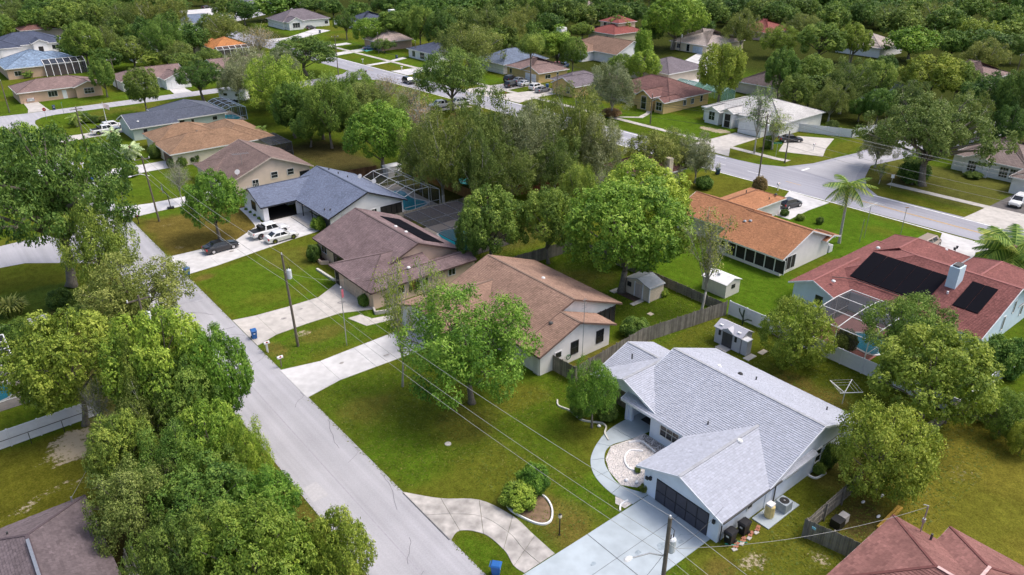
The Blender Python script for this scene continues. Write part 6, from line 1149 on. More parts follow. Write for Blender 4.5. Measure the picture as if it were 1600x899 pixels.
mailbox(93, 223, black, black, "black mailbox near the driveway below the far lamp pole"); mailbox(567, 99, white, white, "white mailbox on the arterial verge left of the black suv"); mailbox(628, 111, white, white, "white mailbox on the far verge behind the black suv"); mailbox(572, 118, black, black, "dark mailbox on the near side of the arterial road"); mailbox(790, 153, MATS["brown_fence_wood"], MATS["brown_fence_wood"], "brown mailbox on the verge before the yellow house"); mailbox(1271, 235, white, white, "white mailbox on the rounded drive lawn"); mailbox(1215, 298, white, white, "white mailbox by the drive of the orange roofed house")
# ------------------------------------------------------------------ poles and wires
def pole(x, y, H_, label, arm=0, trans=0, lamp=None, r=.14, lean=(0, 0)):
    t = thing("utility_pole", label, "utility pole", (x, y, 0)); b = MB(); b.tube([(0, 0, -.2), (lean[0]*.5, lean[1]*.5, H_/2), (lean[0], lean[1], H_)], [r, r*.85, r*.7], 10); b.build("pole", polewood, t)
    lx, ly = lean
    if arm: b = MB(); b.beam((lx-1.1, ly+.12, H_-.5), (lx+1.1, ly+.12, H_-.5), .1, .12); c = b.build("cross_arm", polewood, t); 
    b = MB()
    for dx in ((-1, 0, 1) if arm else (0,)): b.tube([(lx+dx, ly, H_-.45 if arm else H_), (lx+dx, ly, H_-.2 if arm else H_+.18)], .06, 6)
    b.build("insulator", white, t)
    if trans:
        b = MB(); b.tube([(lx*.8+.42, ly*.8, H_-2.9), (lx*.8+.42, ly*.8, H_-2.8), (lx*.8+.42, ly*.8, H_-1.9), (lx*.8+.42, ly*.8, H_-1.82)], [.2, .27, .27, .2], 12); o = b.build("transformer", mat("pale_transformer", (.62, .66, .70), .4, .05), t)
        b = MB(); b.tube([(lx*.8+.3, ly*.8, H_-1.82), (lx*.8+.3, ly*.8, H_-1.5)], .04, 5); b.tube([(lx*.8+.54, ly*.8, H_-1.82), (lx*.8+.54, ly*.8, H_-1.55)], .04, 5); b.tube([(lx*.8+.54, ly*.8, H_-1.5), (lx*.7+.3, ly*.8-.2, H_-1.0), (lx, ly, H_-.6)], .02, 4); b.build("bushing", black, o)
    if lamp:
        dx, dy, hz = lamp; b = MB(); b.tube([(0, 0, hz-.4), (dx*.5, dy*.5, hz+.1), (dx, dy, hz)], .045, 6); o = b.build("lamp_arm", metal, t); b = MB(); b.blob((dx*1.15, dy*1.15, hz-.03), (.36, .2, .1), 8, 4, 0, 0); b.build("lamp_head", mat("lamp_grey", (.65, .66, .66), .4, .05), o)
    return t
P1 = at(466, 541); P0 = at(249, 346); PA = Vector((28.3, 20.3, 0)); PB = at(170, 240); PN = at(16, 176)
pole(P1.x, P1.y, 11, "weathered utility pole with pale transformer on the small lawn between the two driveways", 0, 1, None, .15, (-.35, 0)); pole(P0.x, P0.y, 10.3, "leaning utility pole with street light beside the basketball hoop", 1, 0, (-2.3, .2, 7.6), .15, (-.5, 0)); pole(PA.x, PA.y, 11, "near utility pole with transformer and long lamp arm rising over the blue driveway", 0, 1, (-1.9, .9, 8.4), .17)
b = MB(); H_ = height(137, 242, 118, 167); g = at(137, 242)
pole(g.x, g.y, H_, "leaning utility pole on the far lawn left of the silver green palms", 1, 0, None, .15); pg = g.copy(); PT = Vector((12.6, 69.7, 0)); pole(PT.x, PT.y, 11, "utility pole with transformer half buried in the street side thicket", 1, 1)
for px, py, ty, lb, kw in [(1183, 293, 178, "tall dark utility pole at the near kerb of the arterial road", dict(arm=1, trans=1)), (1226, 255, 205, "short grey pole by the rounded drive across the arterial road", {}), (529, 118, 55, "utility pole on the grass where the arterial road curves in", dict(arm=1)), (870, 152, 118, "weathered pole on the pavement before the dark purple grey roof", {}), (1062, 80, 45, "lamp pole in the upper middle lawn by the cream house", dict(trans=1, lamp=(1.8, 0, 10))),
        (1325, 103, 70, "pole with white transformer rising from the oak wood", dict(trans=1)), (1418, 172, 125, "double topped pole in the oak wood above the wide corner oak", dict(arm=1)), (1588, 116, 84, "pole with small cross arm at the right edge above the wood", dict(arm=1)), (15, 176, 126, "thin pole on the lawn at the far left edge", {}), (184, 141, 91, "leaning pole behind the cream brick ranch house", dict(arm=1)), (330, 110, 82, "pole with transformer below the orange roof", dict(trans=1)),
        (378, 32, 2, "far pole at the top between the dark trees", dict(arm=1)), (420, 26, 3, "far pole on the yellowish lawn at the top", {}), (592, 84, 52, "pole before the pinkish peaked roof", {}), (650, 91, 64, "thin pole before the low navy roofed house", {}), (676, 93, 74, "stubby pole right of the low navy roof", {}), (1016, 194, 148, "slim pole on the vivid lawn of the yellow arched house", {}), (796, 30, 4, "thin pole on the lawn of the lilac roofed house", {}), (1234, 46, 22, "pole beside the crimson roofed pink house", dict(trans=1)), (874, 50, 24, "pole in front of the dark belt at the top", {})]:
    g = at(px, py); pole(g.x, g.y, height(px, py, px, ty), lb, **kw)
wirem = mat("pale_wire", (.34, .34, .33), .5, .05); wired = mat("dark_wire", (.05, .05, .05), .5, .05)
def wire(a, c, sag, label, m_=None, r=.018, group=None):
    r = r*.65; a = Vector(a); c = Vector(c); n = 14; P = [a.lerp(c, i/n)-Vector((0, 0, sag*4*(i/n)*(1-i/n))) for i in range(n+1)]; b = MB(a); b.tube(P, r, 4); o = b.build("overhead_wire", m_ or wirem); o.location = a; tag(o, label, "wire", group); return o
gw = "overhead wires along the pale street"
S_ = [(pg.x, pg.y, H_), (P0.x-.5, P0.y, 10.3), (P1.x-.35, P1.y, 11), (PA.x, PA.y, 11), (28.6, -28, 11)]
for i in range(4):
    a, c = S_[i], S_[i+1]
    for dz, m_, nm in ((.1, wirem, "top"), (-1.9, wirem, "middle"), (-3.0, wirem, "lowest")): wire((a[0], a[1], a[2]+dz), (c[0], c[1], c[2]+dz), .8, f"{nm} overhead wire on the pole line beside the pale street", m_, .022 if i > 1 else .028, gw)
wire((PA.x, PA.y, 8.2), (39.2, 23.6, 3.2), .5, "service wire from the near utility pole to the garage corner", wired, .02); wire((PA.x, PA.y, 8.6), (48.7, 13.5, 4.9), .9, "pale service wire dropping to the mast on the maroon roof", wirem, .02)
wire((P1.x, P1.y, 8.8), (37.6, 75, 3.2), .5, "service wire from the transformer pole to the peach house", wirem, .018); wire((PT.x, PT.y, 8), (2.2, 54.9, 3.2), .9, "service wire from the thicket pole to the dark plum roof", wirem, .02)
wire((PA.x, PA.y, 8.4), (PT.x, PT.y-52, 9), .9, "wire crossing the pale street at the bottom", wired, .02)
q = at(1183, 293)
for dx, z_ in ((-1, 12.1), (0, 12.3), (1, 12.1), (.1, 9.6), (.1, 8.4)): wire((q.x+dx, q.y, z_), (q.x+dx+2.5, q.y-62, z_), 1.0, "wire along the arterial road right of the tall dark pole", wirem, .032, "overhead wires along the arterial road")
for dx, z_ in ((-1, 12.1), (1, 12.1), (.1, 9.6)): wire((q.x+dx, q.y, z_), (104+dx, 140, z_-.5), 1.4, "wire along the arterial road left of the tall dark pole", wired, .03, "overhead wires along the arterial road")
g = at(870, 152); wire((g.x, g.y, 9), (127.4, 75.2, 9), 1.2, "wire over the yellow arched house lawn", wired, .035); g = at(529, 118); g2 = at(650, 91)
wire((g.x, g.y, 10.8), (102.8, 260, 10.5), 1, "wire leaving the curve pole to the left", wired, .05); wire((g.x, g.y, 10.8), (102, 150, 10.8), 1, "wire leaving the curve pole to the right", wired, .05)
# ------------------------------------------------------------------ fences
def wood_fence(pts, H_, label, m_=None, rails_side=1, name="wooden_fence", pick=.16, post=2.4):
    m_ = m_ or fencewood; t = thing(name, label, "fence", (pts[0][0], pts[0][1], 0)); pb = MB(t.location); rr = random.Random(int(pts[0][0]*10)); 
    for p, q in zip(pts[:-1], pts[1:]):
        p = Vector((*p[:2], 0)); q = Vector((*q[:2], 0)); L = (q-p).length; d = (q-p)/L; n = Vector((d.y, -d.x, 0)); k = 0.
        while k < L:
            w_ = pick*.92; h = H_+rr.uniform(-.04, .04); a = p+d*k; o = n*rr.uniform(-.01, .01); c = a+d*w_
            P = [a+o, c+o, c+o+n*.02, a+o+n*.02]; pb.faces([(v.x, v.y, 0.02) for v in P]+[(v.x, v.y, h) for v in P], [(0, 1, 5, 4), (1, 2, 6, 5), (2, 3, 7, 6), (3, 0, 4, 7), (4, 5, 6, 7)], rr.random()); k += pick
        s = n*(-.05*rails_side+(.02 if rails_side < 0 else 0))
        for z in (.35, H_*.55, H_-.25): rb = MB(t.location); rb.beam(p+s+Vector((0, 0, z)), q+s+Vector((0, 0, z)), .04, .09); rb.build("rail", m_, t)
        m = max(1, round(L/post))
        for i in range(m+1):
            c = p+d*(L*i/m)+s*2; po = MB(t.location); po.box(c.x-.05, c.y-.05, 0, c.x+.05, c.y+.05, H_+.03); po.build("post", m_, t)
    pb.build("picket", m_, t, "stuff"); return t
vinyl = mat("white_vinyl", (.78, .79, .84), .4, .03)
def vinyl_fence(pts, H_, label, bay=2.4):
    t = thing("vinyl_fence", label, "fence", (pts[0][0], pts[0][1], 0))
    for p, q in zip(pts[:-1], pts[1:]):
        p = Vector((*p[:2], 0)); q = Vector((*q[:2], 0)); L = (q-p).length; m = max(1, round(L/bay)); d = (q-p)/L
        for i in range(m):
            a = p+d*(L*i/m+.07); c = p+d*(L*(i+1)/m-.07); b = MB(t.location); b.beam((a.x, a.y, H_/2), (c.x, c.y, H_/2), .03, H_-.2); o = b.build("panel", vinyl, t)
            b = MB(t.location); b.beam((a.x, a.y, H_-.08), (c.x, c.y, H_-.08), .06, .12); b.build("rail", vinyl, o); b = MB(t.location); b.beam((a.x, a.y, .12), (c.x, c.y, .12), .06, .14); b.build("rail", vinyl, o)
        for i in range(m+1):
            c = p+d*(L*i/m); b = MB(t.location); b.box(c.x-.065, c.y-.065, 0, c.x+.065, c.y+.065, H_); o = b.build("post", vinyl, t); b = MB(t.location); b.faces([(c.x-.08, c.y-.08, H_), (c.x+.08, c.y-.08, H_), (c.x+.08, c.y+.08, H_), (c.x-.08, c.y+.08, H_), (c.x, c.y, H_+.09)], [(3, 2, 1, 0), (0, 1, 4), (1, 2, 4), (2, 3, 4), (3, 0, 4)]); b.build("post_cap", vinyl, o)
    return t
wood_fence([(45.25, 49.6), (45.45, 46.0), (56.5, 47.0), (69.0, 45.2)], 1.85, "weathered grey wooden fence between the tan brown roof and the grey roof", None, 1)
wood_fence([(69.25, 45.6), (69.3, 74)], 1.3, "low dark wooden fence with rails behind the tan garden shed", None, 1, pick=.18)
wood_fence([(53.5, 71.0), (69, 70.2)], 1.8, "dark wooden fence behind the tan brown roof under the leafy trees", None, 1); wood_fence([(53.4, 94.2), (68.6, 93.4)], 1.8, "grey wooden fence between the white pool cage and the flat dark pool screen")
wood_fence([(52.6, 118.4), (64, 117.2)], 1.8, "reddish brown fence behind the slate blue roof by the pale twin trunk tree", brownwood); wood_fence([(68.8, 116.2), (69.4, 94)], 1.8, "orange brown fence hidden under the weeping grey green trees", mat("orange_fence_wood", (.32, .17, .06), .9, .2, 2, attr=.2))
wood_fence([(71, 95), (79, 92.2), (88, 92.8)], 1.8, "red brown fence right of the weeping grey green trees", mat("red_fence_wood", (.19, .06, .035), .9, .2, 2, attr=.2))
wood_fence([(45.3, 15.8), (44.4, 19.7), (52.6, 19.95)], 1.75, "short grey corner fence with rails and small blue sign by the maroon roof", None, -1); wood_fence([(62.5, 19.6), (69.7, 19.45), (71.8, 12), (73.5, 2)], 1.8, "dark grey wooden fence running off the right edge", None, -1)
b = MB((44.35, 19.5, 0)); b.box(44.28, 19.3, 1.35, 44.33, 19.6, 1.55); b = MB(); b.box(0, 0, 0, .03, .3, .2); o = b.build("small_sign", mat("pale_blue_sign", (.25, .6, .75), .4, 0)); o.location = (44.33, 18.9, 1.3); tag(o, "small pale blue sign fixed on the corner of the grey fence", "sign")
vinyl_fence([(69.4, 45.1), (69.4, 19.4)], 1.8, "white vinyl fence behind the grey plastic shed and the dome shaped tree"); vinyl_fence([(69.7, 19.3), (92, 19.2)], 1.8, "white vinyl fence running behind the golden green tree to the right edge")
vinyl_fence([(2.2, 91.8), (6.9, 92.0)], 1.7, "short white vinyl fence with gate at the left above the curved bed"); vinyl_fence([(-12, 69.8), (6.9, 70.2)], 1.8, "long white vinyl fence at the left with black rail before it"); vinyl_fence([(148, 90.0), (153.5, 76.6), (164.6, 75)], 1.8, "white vinyl fence bending round the yard of the white tile roofed house")
vinyl_fence([(141.5, 175.2), (150, 171)], 1.7, "white vinyl fence left of the pale yellow house"); vinyl_fence([(152, 304), (172, 296)], 1.8, "white fence right of the purple grey hip roof at the far end")
t = thing("rail_fence", "black metal rail fence standing before the long white fence at the left", "fence", (-12, 69.3, 0)); b = MB(t.location)
b.tube([(-12, 69.2, 1.15), (6.8, 69.6, 1.15)], .03, 6); b.build("top_rail", black, t)
for k in range(8): b = MB(t.location); x = -12+2.65*k; b.tube([(x, 69.2+.02*k, 0), (x, 69.2+.02*k, 1.2)], .03, 6); b.build("post", black, t)
# ------------------------------------------------------------------ sheds
sidingm = mat("tan_siding", (.62, .53, .42), .7, .05, 2); shedroof = mat("grey_shed_roof", (.34, .37, .41), .6, .12, 2)
def shed(x0, x1, y0, y1, H_, rise, wm, rm, label, rough_siding=True, ridge='x'):
    t = thing("garden_shed", label, "shed", (x0, y0, 0)); b = MB(t.location); b.box(x0, y0, 0, x1, y1, H_)
    if ridge == 'x':
        ym = (y0+y1)/2; b.faces([(x0, y0, H_), (x0, y1, H_), (x0, ym, H_+rise), (x1, y0, H_), (x1, y1, H_), (x1, ym, H_+rise)], [(0, 2, 1), (3, 4, 5)]); S = [[(x0-.15, y0-.15, H_-.06), (x1+.15, y0-.15, H_-.06), (x1+.15, ym, H_+rise), (x0-.15, ym, H_+rise)], [(x1+.15, y1+.15, H_-.06), (x0-.15, y1+.15, H_-.06), (x0-.15, ym, H_+rise), (x1+.15, ym, H_+rise)]]
    else:
        xm = (x0+x1)/2; b.faces([(x0, y0, H_), (x1, y0, H_), (xm, y0, H_+rise), (x0, y1, H_), (x1, y1, H_), (xm, y1, H_+rise)], [(0, 1, 2), (4, 3, 5)]); S = [[(x0-.15, y1+.15, H_-.06), (x0-.15, y0-.15, H_-.06), (xm, y0-.15, H_+rise), (xm, y1+.15, H_+rise)], [(x1+.15, y0-.15, H_-.06), (x1+.15, y1+.15, H_-.06), (xm, y1+.15, H_+rise), (xm, y0-.15, H_+rise)]]
    b.build("wall", wm, t)
    for q in S: b = MB(t.location); b.slab(q, .07); b.build("roof_panel", rm, t)
    if rough_siding:
        b = MB(t.location); z = .18
        while z < H_-.05:
            b.beam((x0, y0-.01, z), (x1, y0-.01, z), .02, .03); b.beam((x0-.01, y0, z), (x0-.01, y1, z), .02, .03); z += .22
        b.build("siding_lap", wm, t, "stuff")
    return t
def sp(t, name, m_, *bx): b = MB(t.location); b.box(*bx); return b.build(name, m_, t)
t = shed(64.4, 66.9, 53.0, 57.0, 1.95, .6, sidingm, shedroof, "tan lap sided garden shed with double doors beneath the great bright tree", True, 'x')
sp(t, "door", mat("dusty_pink_door", (.50, .42, .38), .7), 64.33, 54.2, .1, 64.4, 55.3, 1.85); sp(t, "window", black, 64.33, 56.0, 1.0, 64.4, 56.6, 1.6)
for y_ in (53.0, 54.1, 55.4, 57.0): sp(t, "trim", white, 64.32, y_-.06, 0, 64.42, y_+.06, 2.0)
t = shed(72.4, 75.2, 47.9, 51.4, 1.9, .5, mat("cream_shed_wall", (.62, .60, .55), .7, .05), white, "small cream shed with bright white roof on the vivid green lawn", False, 'y'); sp(t, "window", black, 73.5, 47.85, 1.0, 74.2, 47.9, 1.5); sp(t, "roof_vent", white, 73.3, 49.6, 2.3, 73.9, 50.0, 2.55)
pl = mat("pale_plastic", (.50, .50, .56), .5, .04); t = shed(63.0, 65.0, 39.0, 42.3, 1.95, .55, pl, mat("lilac_plastic_roof", (.46, .46, .52), .5, .05), "pale grey plastic shed with charcoal double doors beside the white fence", False, 'y'); ch_ = mat("charcoal_plastic", (.06, .06, .07), .5)
for y_ in (40.05, 40.68): sp(t, "door", ch_, 62.93, y_, .08, 63.0, y_+.6, 1.9)
sp(t, "window", black, 62.93, 41.55, 1.1, 63.0, 41.8, 1.7); sp(t, "window", black, 62.93, 39.5, 1.1, 63.0, 39.75, 1.7); sp(t, "skylight", white, 63.2, 41.6, 2.18, 63.6, 42.0, 2.22); sp(t, "skylight", white, 63.2, 39.3, 2.18, 63.6, 39.7, 2.22)
b = MB(t.location); b.faces([(62.8, 39.9, 2.0), (62.8, 41.4, 2.0), (62.8, 40.65, 2.4), (64.0, 40.65, 2.42)], [(0, 2, 1), (0, 3, 2), (1, 2, 3)]); b.build("door_gable", MATS["lilac_plastic_roof"], t)
t = thing("storage_cabinet", "small pale plastic cabinet standing against the grey plastic shed", "cabinet", (63.1, 38.3, 0)); sp(t, "body", pl, 63.05, 38.2, 0, 63.9, 38.9, 1.7); sp(t, "lid", white, 63.0, 38.15, 1.7, 63.95, 38.95, 1.78)
t = thing("storage_hut", "white hut behind the pale twin trunk tree by the brown back yard", "shed", (64.6, 115.4, 0)); sp(t, "wall", white, 64.6, 114.2, 0, 67.4, 116.0, 1.9); sp(t, "roof", white, 64.5, 114.1, 1.9, 67.5, 116.1, 2.0)
# slabs near the sheds, utilities by the garage
def paver(name, x0, x1, y0, y1, m_, label, z=.06, cat="paving slab"): b = MB(); b.box(0, 0, 0, x1-x0, y1-y0, z); o = b.build(name, m_); o.location = (x0, y0, .01); return tag(o, label, cat)
paver("paving_slab", 62.0, 62.9, 40.0, 41.4, concrete, "concrete slab before the charcoal shed doors"); paver("paving_slab", 62.4, 63.9, 37.4, 38.1, concrete, "pale slab at the foot of the small plastic cabinet"); paver("paving_slab", 64.6, 65.7, 37.2, 37.8, sidingm, "tan slab beside the dome shaped tree"); paver("paving_slab", 62.3, 64.2, 53.6, 54.2, concrete, "long slab before the tan shed bed"); paver("paving_slab", 62.9, 64.3, 57.4, 58.2, concrete, "slab left of the tan shed"); paver("paving_slab", 62.0, 62.6, 50.6, 51.2, SAND and sidingm, "lone square slab on the green back lawn")
paver("bark_bed", 63.2, 64.3, 54.2, 57.2, mulch, "dark mulched bed before the tan shed doors", .03, "garden bed"); paver("concrete_pad", 43.0, 47.2, 21.8, 23.3, conc_blue, "blue painted pad under the air conditioning unit", .08, "concrete pad")
brick = mat("terracotta_paver", (.38, .16, .10), .85, .15)
for k in range(12): b = MB(); b.box(-.2, -.14, 0, .2, .14, .06); o = b.build("garden_brick", brick if k % 3 else concrete); o.location = (39.3+.3*k, 22.2+.12*(k % 3), .02); o.rotation_euler = (0, 0, .2*(k % 4)-.3); tag(o, "loose paving brick in the row beside the black bins", "paving brick", "loose bricks along the garage wall")
t = thing("air_conditioner", "grey air conditioning unit on the blue pad by the white gable wall", "air conditioner", (45.3, 21.9, .09)); b = MB(); b.box(0, 0, 0, .95, .95, .85); b.build("casing", mat("ac_grey", (.32, .37, .42), .5), t); b = MB(); b.tube([(.47, .47, .85), (.47, .47, .88)], .38, 14); o = b.build("fan_grille", black, t); b = MB(); b.tube([(.47, .47, .88), (.47, .47, .9)], .08, 8); b.build("hub", metal, o)
for k in range(8): b = MB(); b.box(-.01, .05, .08+k*.09, .96, .9, .11+k*.09); b.build("louvre", mat("ac_grey", (0, 0, 0)), t)
t = thing("water_tank", "cream yellow softener tank standing on the blue pad beside the air conditioner", "tank", (44.2, 22.6, .09)); b = MB(); b.tube([(0, 0, 0), (0, 0, .1), (0, 0, 1.05), (0, 0, 1.15)], [.33, .38, .38, .3], 10); b.build("tank_body", mat("cream_tank", (.62, .50, .22), .5), t); b = MB(); b.box(-.3, -.25, 1.15, .3, .25, 1.3); b.build("cover", white, t)
t = thing("air_conditioner", "small dark air conditioner in the fenced corner beside the maroon roof", "air conditioner", (47.0, 18.3, 0)); b = MB(); b.box(0, 0, 0, .8, .8, .75); b.build("casing", black, t); b = MB(); b.box(.9, .1, 0, 1.6, .7, .7); b.build("side_box", concrete, t)
for k, (x, y) in enumerate(((51.5, 18.8), (53.4, 18.2), (50.9, 17.2))): b = MB(); b.blob((0, 0, .06), (.25, .12, .08), 6, 4, k); o = b.build("yard_stone", white); o.location = (x, y, 0); tag(o, ["white lump in the fenced corner next to the fence", "white lump furthest from the corner fence", "white lump nearest the maroon roof"][k], "stone")
t = thing("timber_beam", "yellow timber beams lying on the grass behind the maroon roof", "timber", (51.4, 16.5, 0)); yt = mat("fresh_timber", (.50, .30, .05), .7, .15)
for k in range(2): b = MB(t.location); b.beam((49.6, 16.4+.22*k, .1+.02*k), (53.2, 16.5+.22*k, .1), .18, .16); b.build("beam", yt, t)
# ------------------------------------------------------------------ garden edging, beds, gravel
def edging(pts, label, m_=white, w_=.16, h=.14, closed=False, px=True, name="garden_edging"):
    P = [at(*p) for p in pts] if px else [Vector((*p, 0)) for p in pts]; S = smooth_path(P, 5, closed); t0 = S[0].copy(); b = MB(t0)
    if closed: S = S+[S[0]]
    L_ = []; Rr_ = []
    for i in range(len(S)):
        d = (S[min(i+1, len(S)-1)]-S[max(i-1, 0)]).normalized(); n = Vector((-d.y, d.x, 0))*w_/2; L_.append(S[i]+n); Rr_.append(S[i]-n)
    for i in range(len(S)-1):
        a, c, d, e = L_[i], L_[i+1], Rr_[i+1], Rr_[i]; hz = Vector((0, 0, h)); k = .8
        b.faces([a, c, d, e, a.lerp(e, .12)+hz, c.lerp(d, .12)+hz, d.lerp(c, .12)+hz, e.lerp(a, .12)+hz], [(4, 7, 6, 5), (0, 4, 5, 1), (3, 2, 6, 7)])
    o = b.build(name, m_); o.location = t0; return tag(o, label, "garden edging")
edging([(871, 626), (873, 635), (892, 643), (907, 656), (925, 660), (940, 662), (947, 668), (945, 678), (951, 689)], "wavy white concrete edging round the porch shrubs of the grey roofed house", mat("cream_edging", (.62, .60, .54), .8, .1))
edging([(800, 764), (790, 775), (796, 796), (822, 812), (845, 820), (860, 815), (863, 798), (856, 782), (844, 772)], "white edging looping round the strappy plants on the front lawn")
sheet("garden_bed", smooth_path([at(*p) for p in ((800, 766), (793, 776), (799, 794), (824, 809), (845, 817), (857, 812), (860, 797), (853, 783), (842, 774))], 4, True), .015, soil)
edging([(982, 693), (1000, 690), (1015, 700), (1024, 708)], "short white edging by the window of the grey roofed house"); edging([(1005, 706), (985, 705), (976, 717), (983, 733), (1003, 738)], "round white edging ring in the white gravel")
edging([(981, 783), (970, 790), (969, 800)], "small curved white edging at the joint of path and driveway"); edging([(1262, 743), (1275, 748), (1290, 740)], "pale curved planter edging at the gable wall"); edging([(50, 528), (47, 540), (56, 560), (48, 570)], "white edging of the curved bed by the left pool screen")
gravel = mat("white_gravel", (.60, .56, .54), .95, .25, 14, .8, 18, var2=.2, scale2=2)
GP = [(38.75, 31.4), (37.95, 32.45), (38.45, 34.3), (39.4, 35.65), (41.0, 36.55), (43.2, 36.05), (44.65, 36.0), (44.65, 31.4)]
sheet("gravel_bed", GP, .016, gravel); sheet("gravel_bed", [(36.2, 30.35), (37.0, 30.35), (36.6, 31.8), (36.0, 31.2)], .016, gravel); sheet("gravel_bed", [(43.0, 31.45), (44.6, 31.45), (44.6, 35.9), (43.2, 35.2)], .02, mat("dark_gravel", (.22, .20, .20), .95, .35, 14, .8, 18))
b = MB(); rr = random.Random(4)
def inside(x, y, P):
    c = False
    for (ax, ay), (bx, by) in zip(P, P[1:]+P[:1]):
        if (ay > y) != (by > y) and x < ax+(bx-ax)*(y-ay)/(by-ay): c = not c
    return c
for _ in range(3600):
    x, y = rr.uniform(37.9, 44.7), rr.uniform(31.4, 36.6)
    if not inside(x, y, GP): continue
    s_ = rr.uniform(.03, .07); a = rr.uniform(0, 3); P = [(x+s_*math.cos(a+k*1.57)*rr.uniform(.7, 1.2), y+s_*math.sin(a+k*1.57)*rr.uniform(.7, 1.2), .015) for k in range(4)]+[(x, y, .02+s_*.8)]; b.faces(P, [(0, 1, 4), (1, 2, 4), (2, 3, 4), (3, 0, 4)], rr.random())
o = b.build("gravel_stones", mat("white_stone", (.64, .61, .60), .9, .1, 3, attr=.35), None, "stuff"); tag(o, "loose white stones covering the gravel bed by the garage", "gravel")
# planters and low walls at the peach house
def wall_run(pts, h, w_, m_, label, name="low_wall", cat="wall"):
    t0 = Vector((*pts[0], 0)); b = MB(t0)
    for p, q in zip(pts[:-1], pts[1:]): b.beam((p[0], p[1], h/2), (q[0], q[1], h/2), w_, h)
    o = b.build(name, m_); o.location = t0; return tag(o, label, cat)
wall_run([(39.3, 92.8), (38.7, 88.2), (39.6, 87.6)], .5, .25, MATS["peach_stucco"], "peach low planter wall with dark bushes before the peach house porch"); wall_run([(37.5, 87.0), (37.7, 82.4)], .25, .3, mat("cream_edging", (0, 0, 0)), "long pale kerb log on the lawn beside the peach garage"); wall_run([(37.6, 72.3), (37.2, 71.2), (38.6, 70.6), (40.2, 71.0)], .45, .2, concrete, "small concrete planter at the peach garage corner")
paver("garden_bed", 39.0, 39.8, 88, 92.6, mulch, "dark soil bed inside the peach planter wall", .1, "garden bed"); wall_run([(43.4, 100.4), (43.4, 103.2), (43.4, 107.0)], .16, .8, concrete, "raised pale walkway edge before the porch posts", "porch_step", "step")
slabs("garden_path", [((35.8, 72.3), (34.2, 72.4)), ((36.4, 70.6), (35.0, 69.4)), ((38.8, 69.8), (38.4, 68.8))], concrete)
for k in range(4): b = MB(); b.blob((0, 0, .12), (.3, .3, .22), 8, 5, k); o = b.build("ground_shrub", LEAF['dark']); o.location = (38.95, 109.6+k*1.7, .03); tag(o, "tiny dark shrub in the row along the white wall of the slate blue roofed house", "shrub", "tiny shrubs along the white side wall")
# ------------------------------------------------------------------ pools and screens
scr = screenmat("pool_screen_mesh", (.03, .03, .035), .45); scr_d = screenmat("dark_pool_screen_mesh", (.018, .018, .026), .66)
def cage(prof, ys, label, barm, sm_, bw=.07, axis='y', endcap=True):
    T = (lambda a, l, z: (a, l, z)) if axis == 'y' else (lambda a, l, z: (l, a, z)); t = thing("pool_cage", label, "pool enclosure", (*T(prof[0][0], ys[0], 0)[:2], 0)); fb = MB(t.location)
    for a, z in prof:
        if z > .1: fb.beam(T(a, ys[0], z), T(a, ys[-1], z), bw, bw)
    for y in ys:
        for (a, z), (c, z2) in zip(prof[:-1], prof[1:]): fb.beam(T(a, y, z), T(c, y, z2), bw, bw)
    for y in (ys[0], ys[-1]):
        for a, z in prof[1:-1]: fb.beam(T(a, y, 0), T(a, y, z), bw*.8, bw*.8)
        fb.beam(T(prof[0][0], y, 1.0), T(prof[-1][0], y, 1.0), bw*.7, bw*.7)
    fb.build("frame", barm, t)
    for (a, z), (c, z2) in zip(prof[:-1], prof[1:]):
        for y0, y1 in zip(ys[:-1], ys[1:]): b = MB(t.location); b.face([T(a, y0, z), T(a, y1, z), T(c, y1, z2), T(c, y0, z2)]); b.build("screen_panel", sm_, t)
    if endcap:
        for y in (ys[0], ys[-1]): b = MB(t.location); b.face([T(a, y, z) for a, z in prof]+[T(prof[-1][0], y, 0), T(prof[0][0], y, 0)][(1 if prof[-1][1] < .1 else 0):]); b.build("screen_panel", sm_, t)
    return t
lin = lambda a, c, n: [a+(c-a)*i/n for i in range(n+1)]
cage([(57.5, 2.8), (59.4, 3.5), (62.0, 3.5), (64.0, 2.7), (64.1, 0)], lin(97.2, 110, 5), "white framed pool cage behind the slate blue roofed house", trimw, screenmat("light_pool_screen_mesh", (.03, .03, .035), .3), .07)
cage([(53.2, 2.95), (55.5, 3.02), (57.8, 3.05), (60.2, 3.02), (62.6, 2.95), (62.7, 0)], lin(77.6, 90.4, 3), "flat dark screened pool roof behind the peach house", mat("bronze_bar", (.06, .07, .09), .5), scr_d, .08)
cage([(80.6, 3.0), (77.6, 3.15), (74.4, 3.0), (71.6, 2.7), (71.5, 0)], lin(29.6, 36.6, 2), "white barred pool enclosure attached to the red roofed house", trimw, screenmat("mid_pool_screen_mesh", (.03, .03, .035), .55), .075)
cage([(57.2, 2.8), (58.6, 3.3), (60.4, 3.3), (61.8, 2.8), (61.9, 0)], lin(171.4, 182.4, 4), "bluish pool cage on the end of the blue grey roofed house", mat("blue_bar", (.3, .4, .55), .5), scr, .08)
cage([(-9, 2.9), (-5, 3.1), (-1.5, 3.05), (2.3, 2.9), (2.35, 0)], lin(76.6, 87, 6), "white barred pool screen cut by the left edge", trimw, scr, .1)
cage([(262, 3.2), (259, 4.2), (256.4, 3.2), (255.6, 0)], lin(36.8, 47.5, 6), "arched white pool cage beside the mottled blue tile roof", trimw, scr_d, .14, 'x')
cage([(53.6, 2.6), (55.6, 2.65), (57.8, 2.6), (57.9, 0)], lin(138.5, 147, 3), "flat dark screen roof behind the orange tan hip roof", mat("bronze_bar", (0, 0, 0)), scr_d, .07)
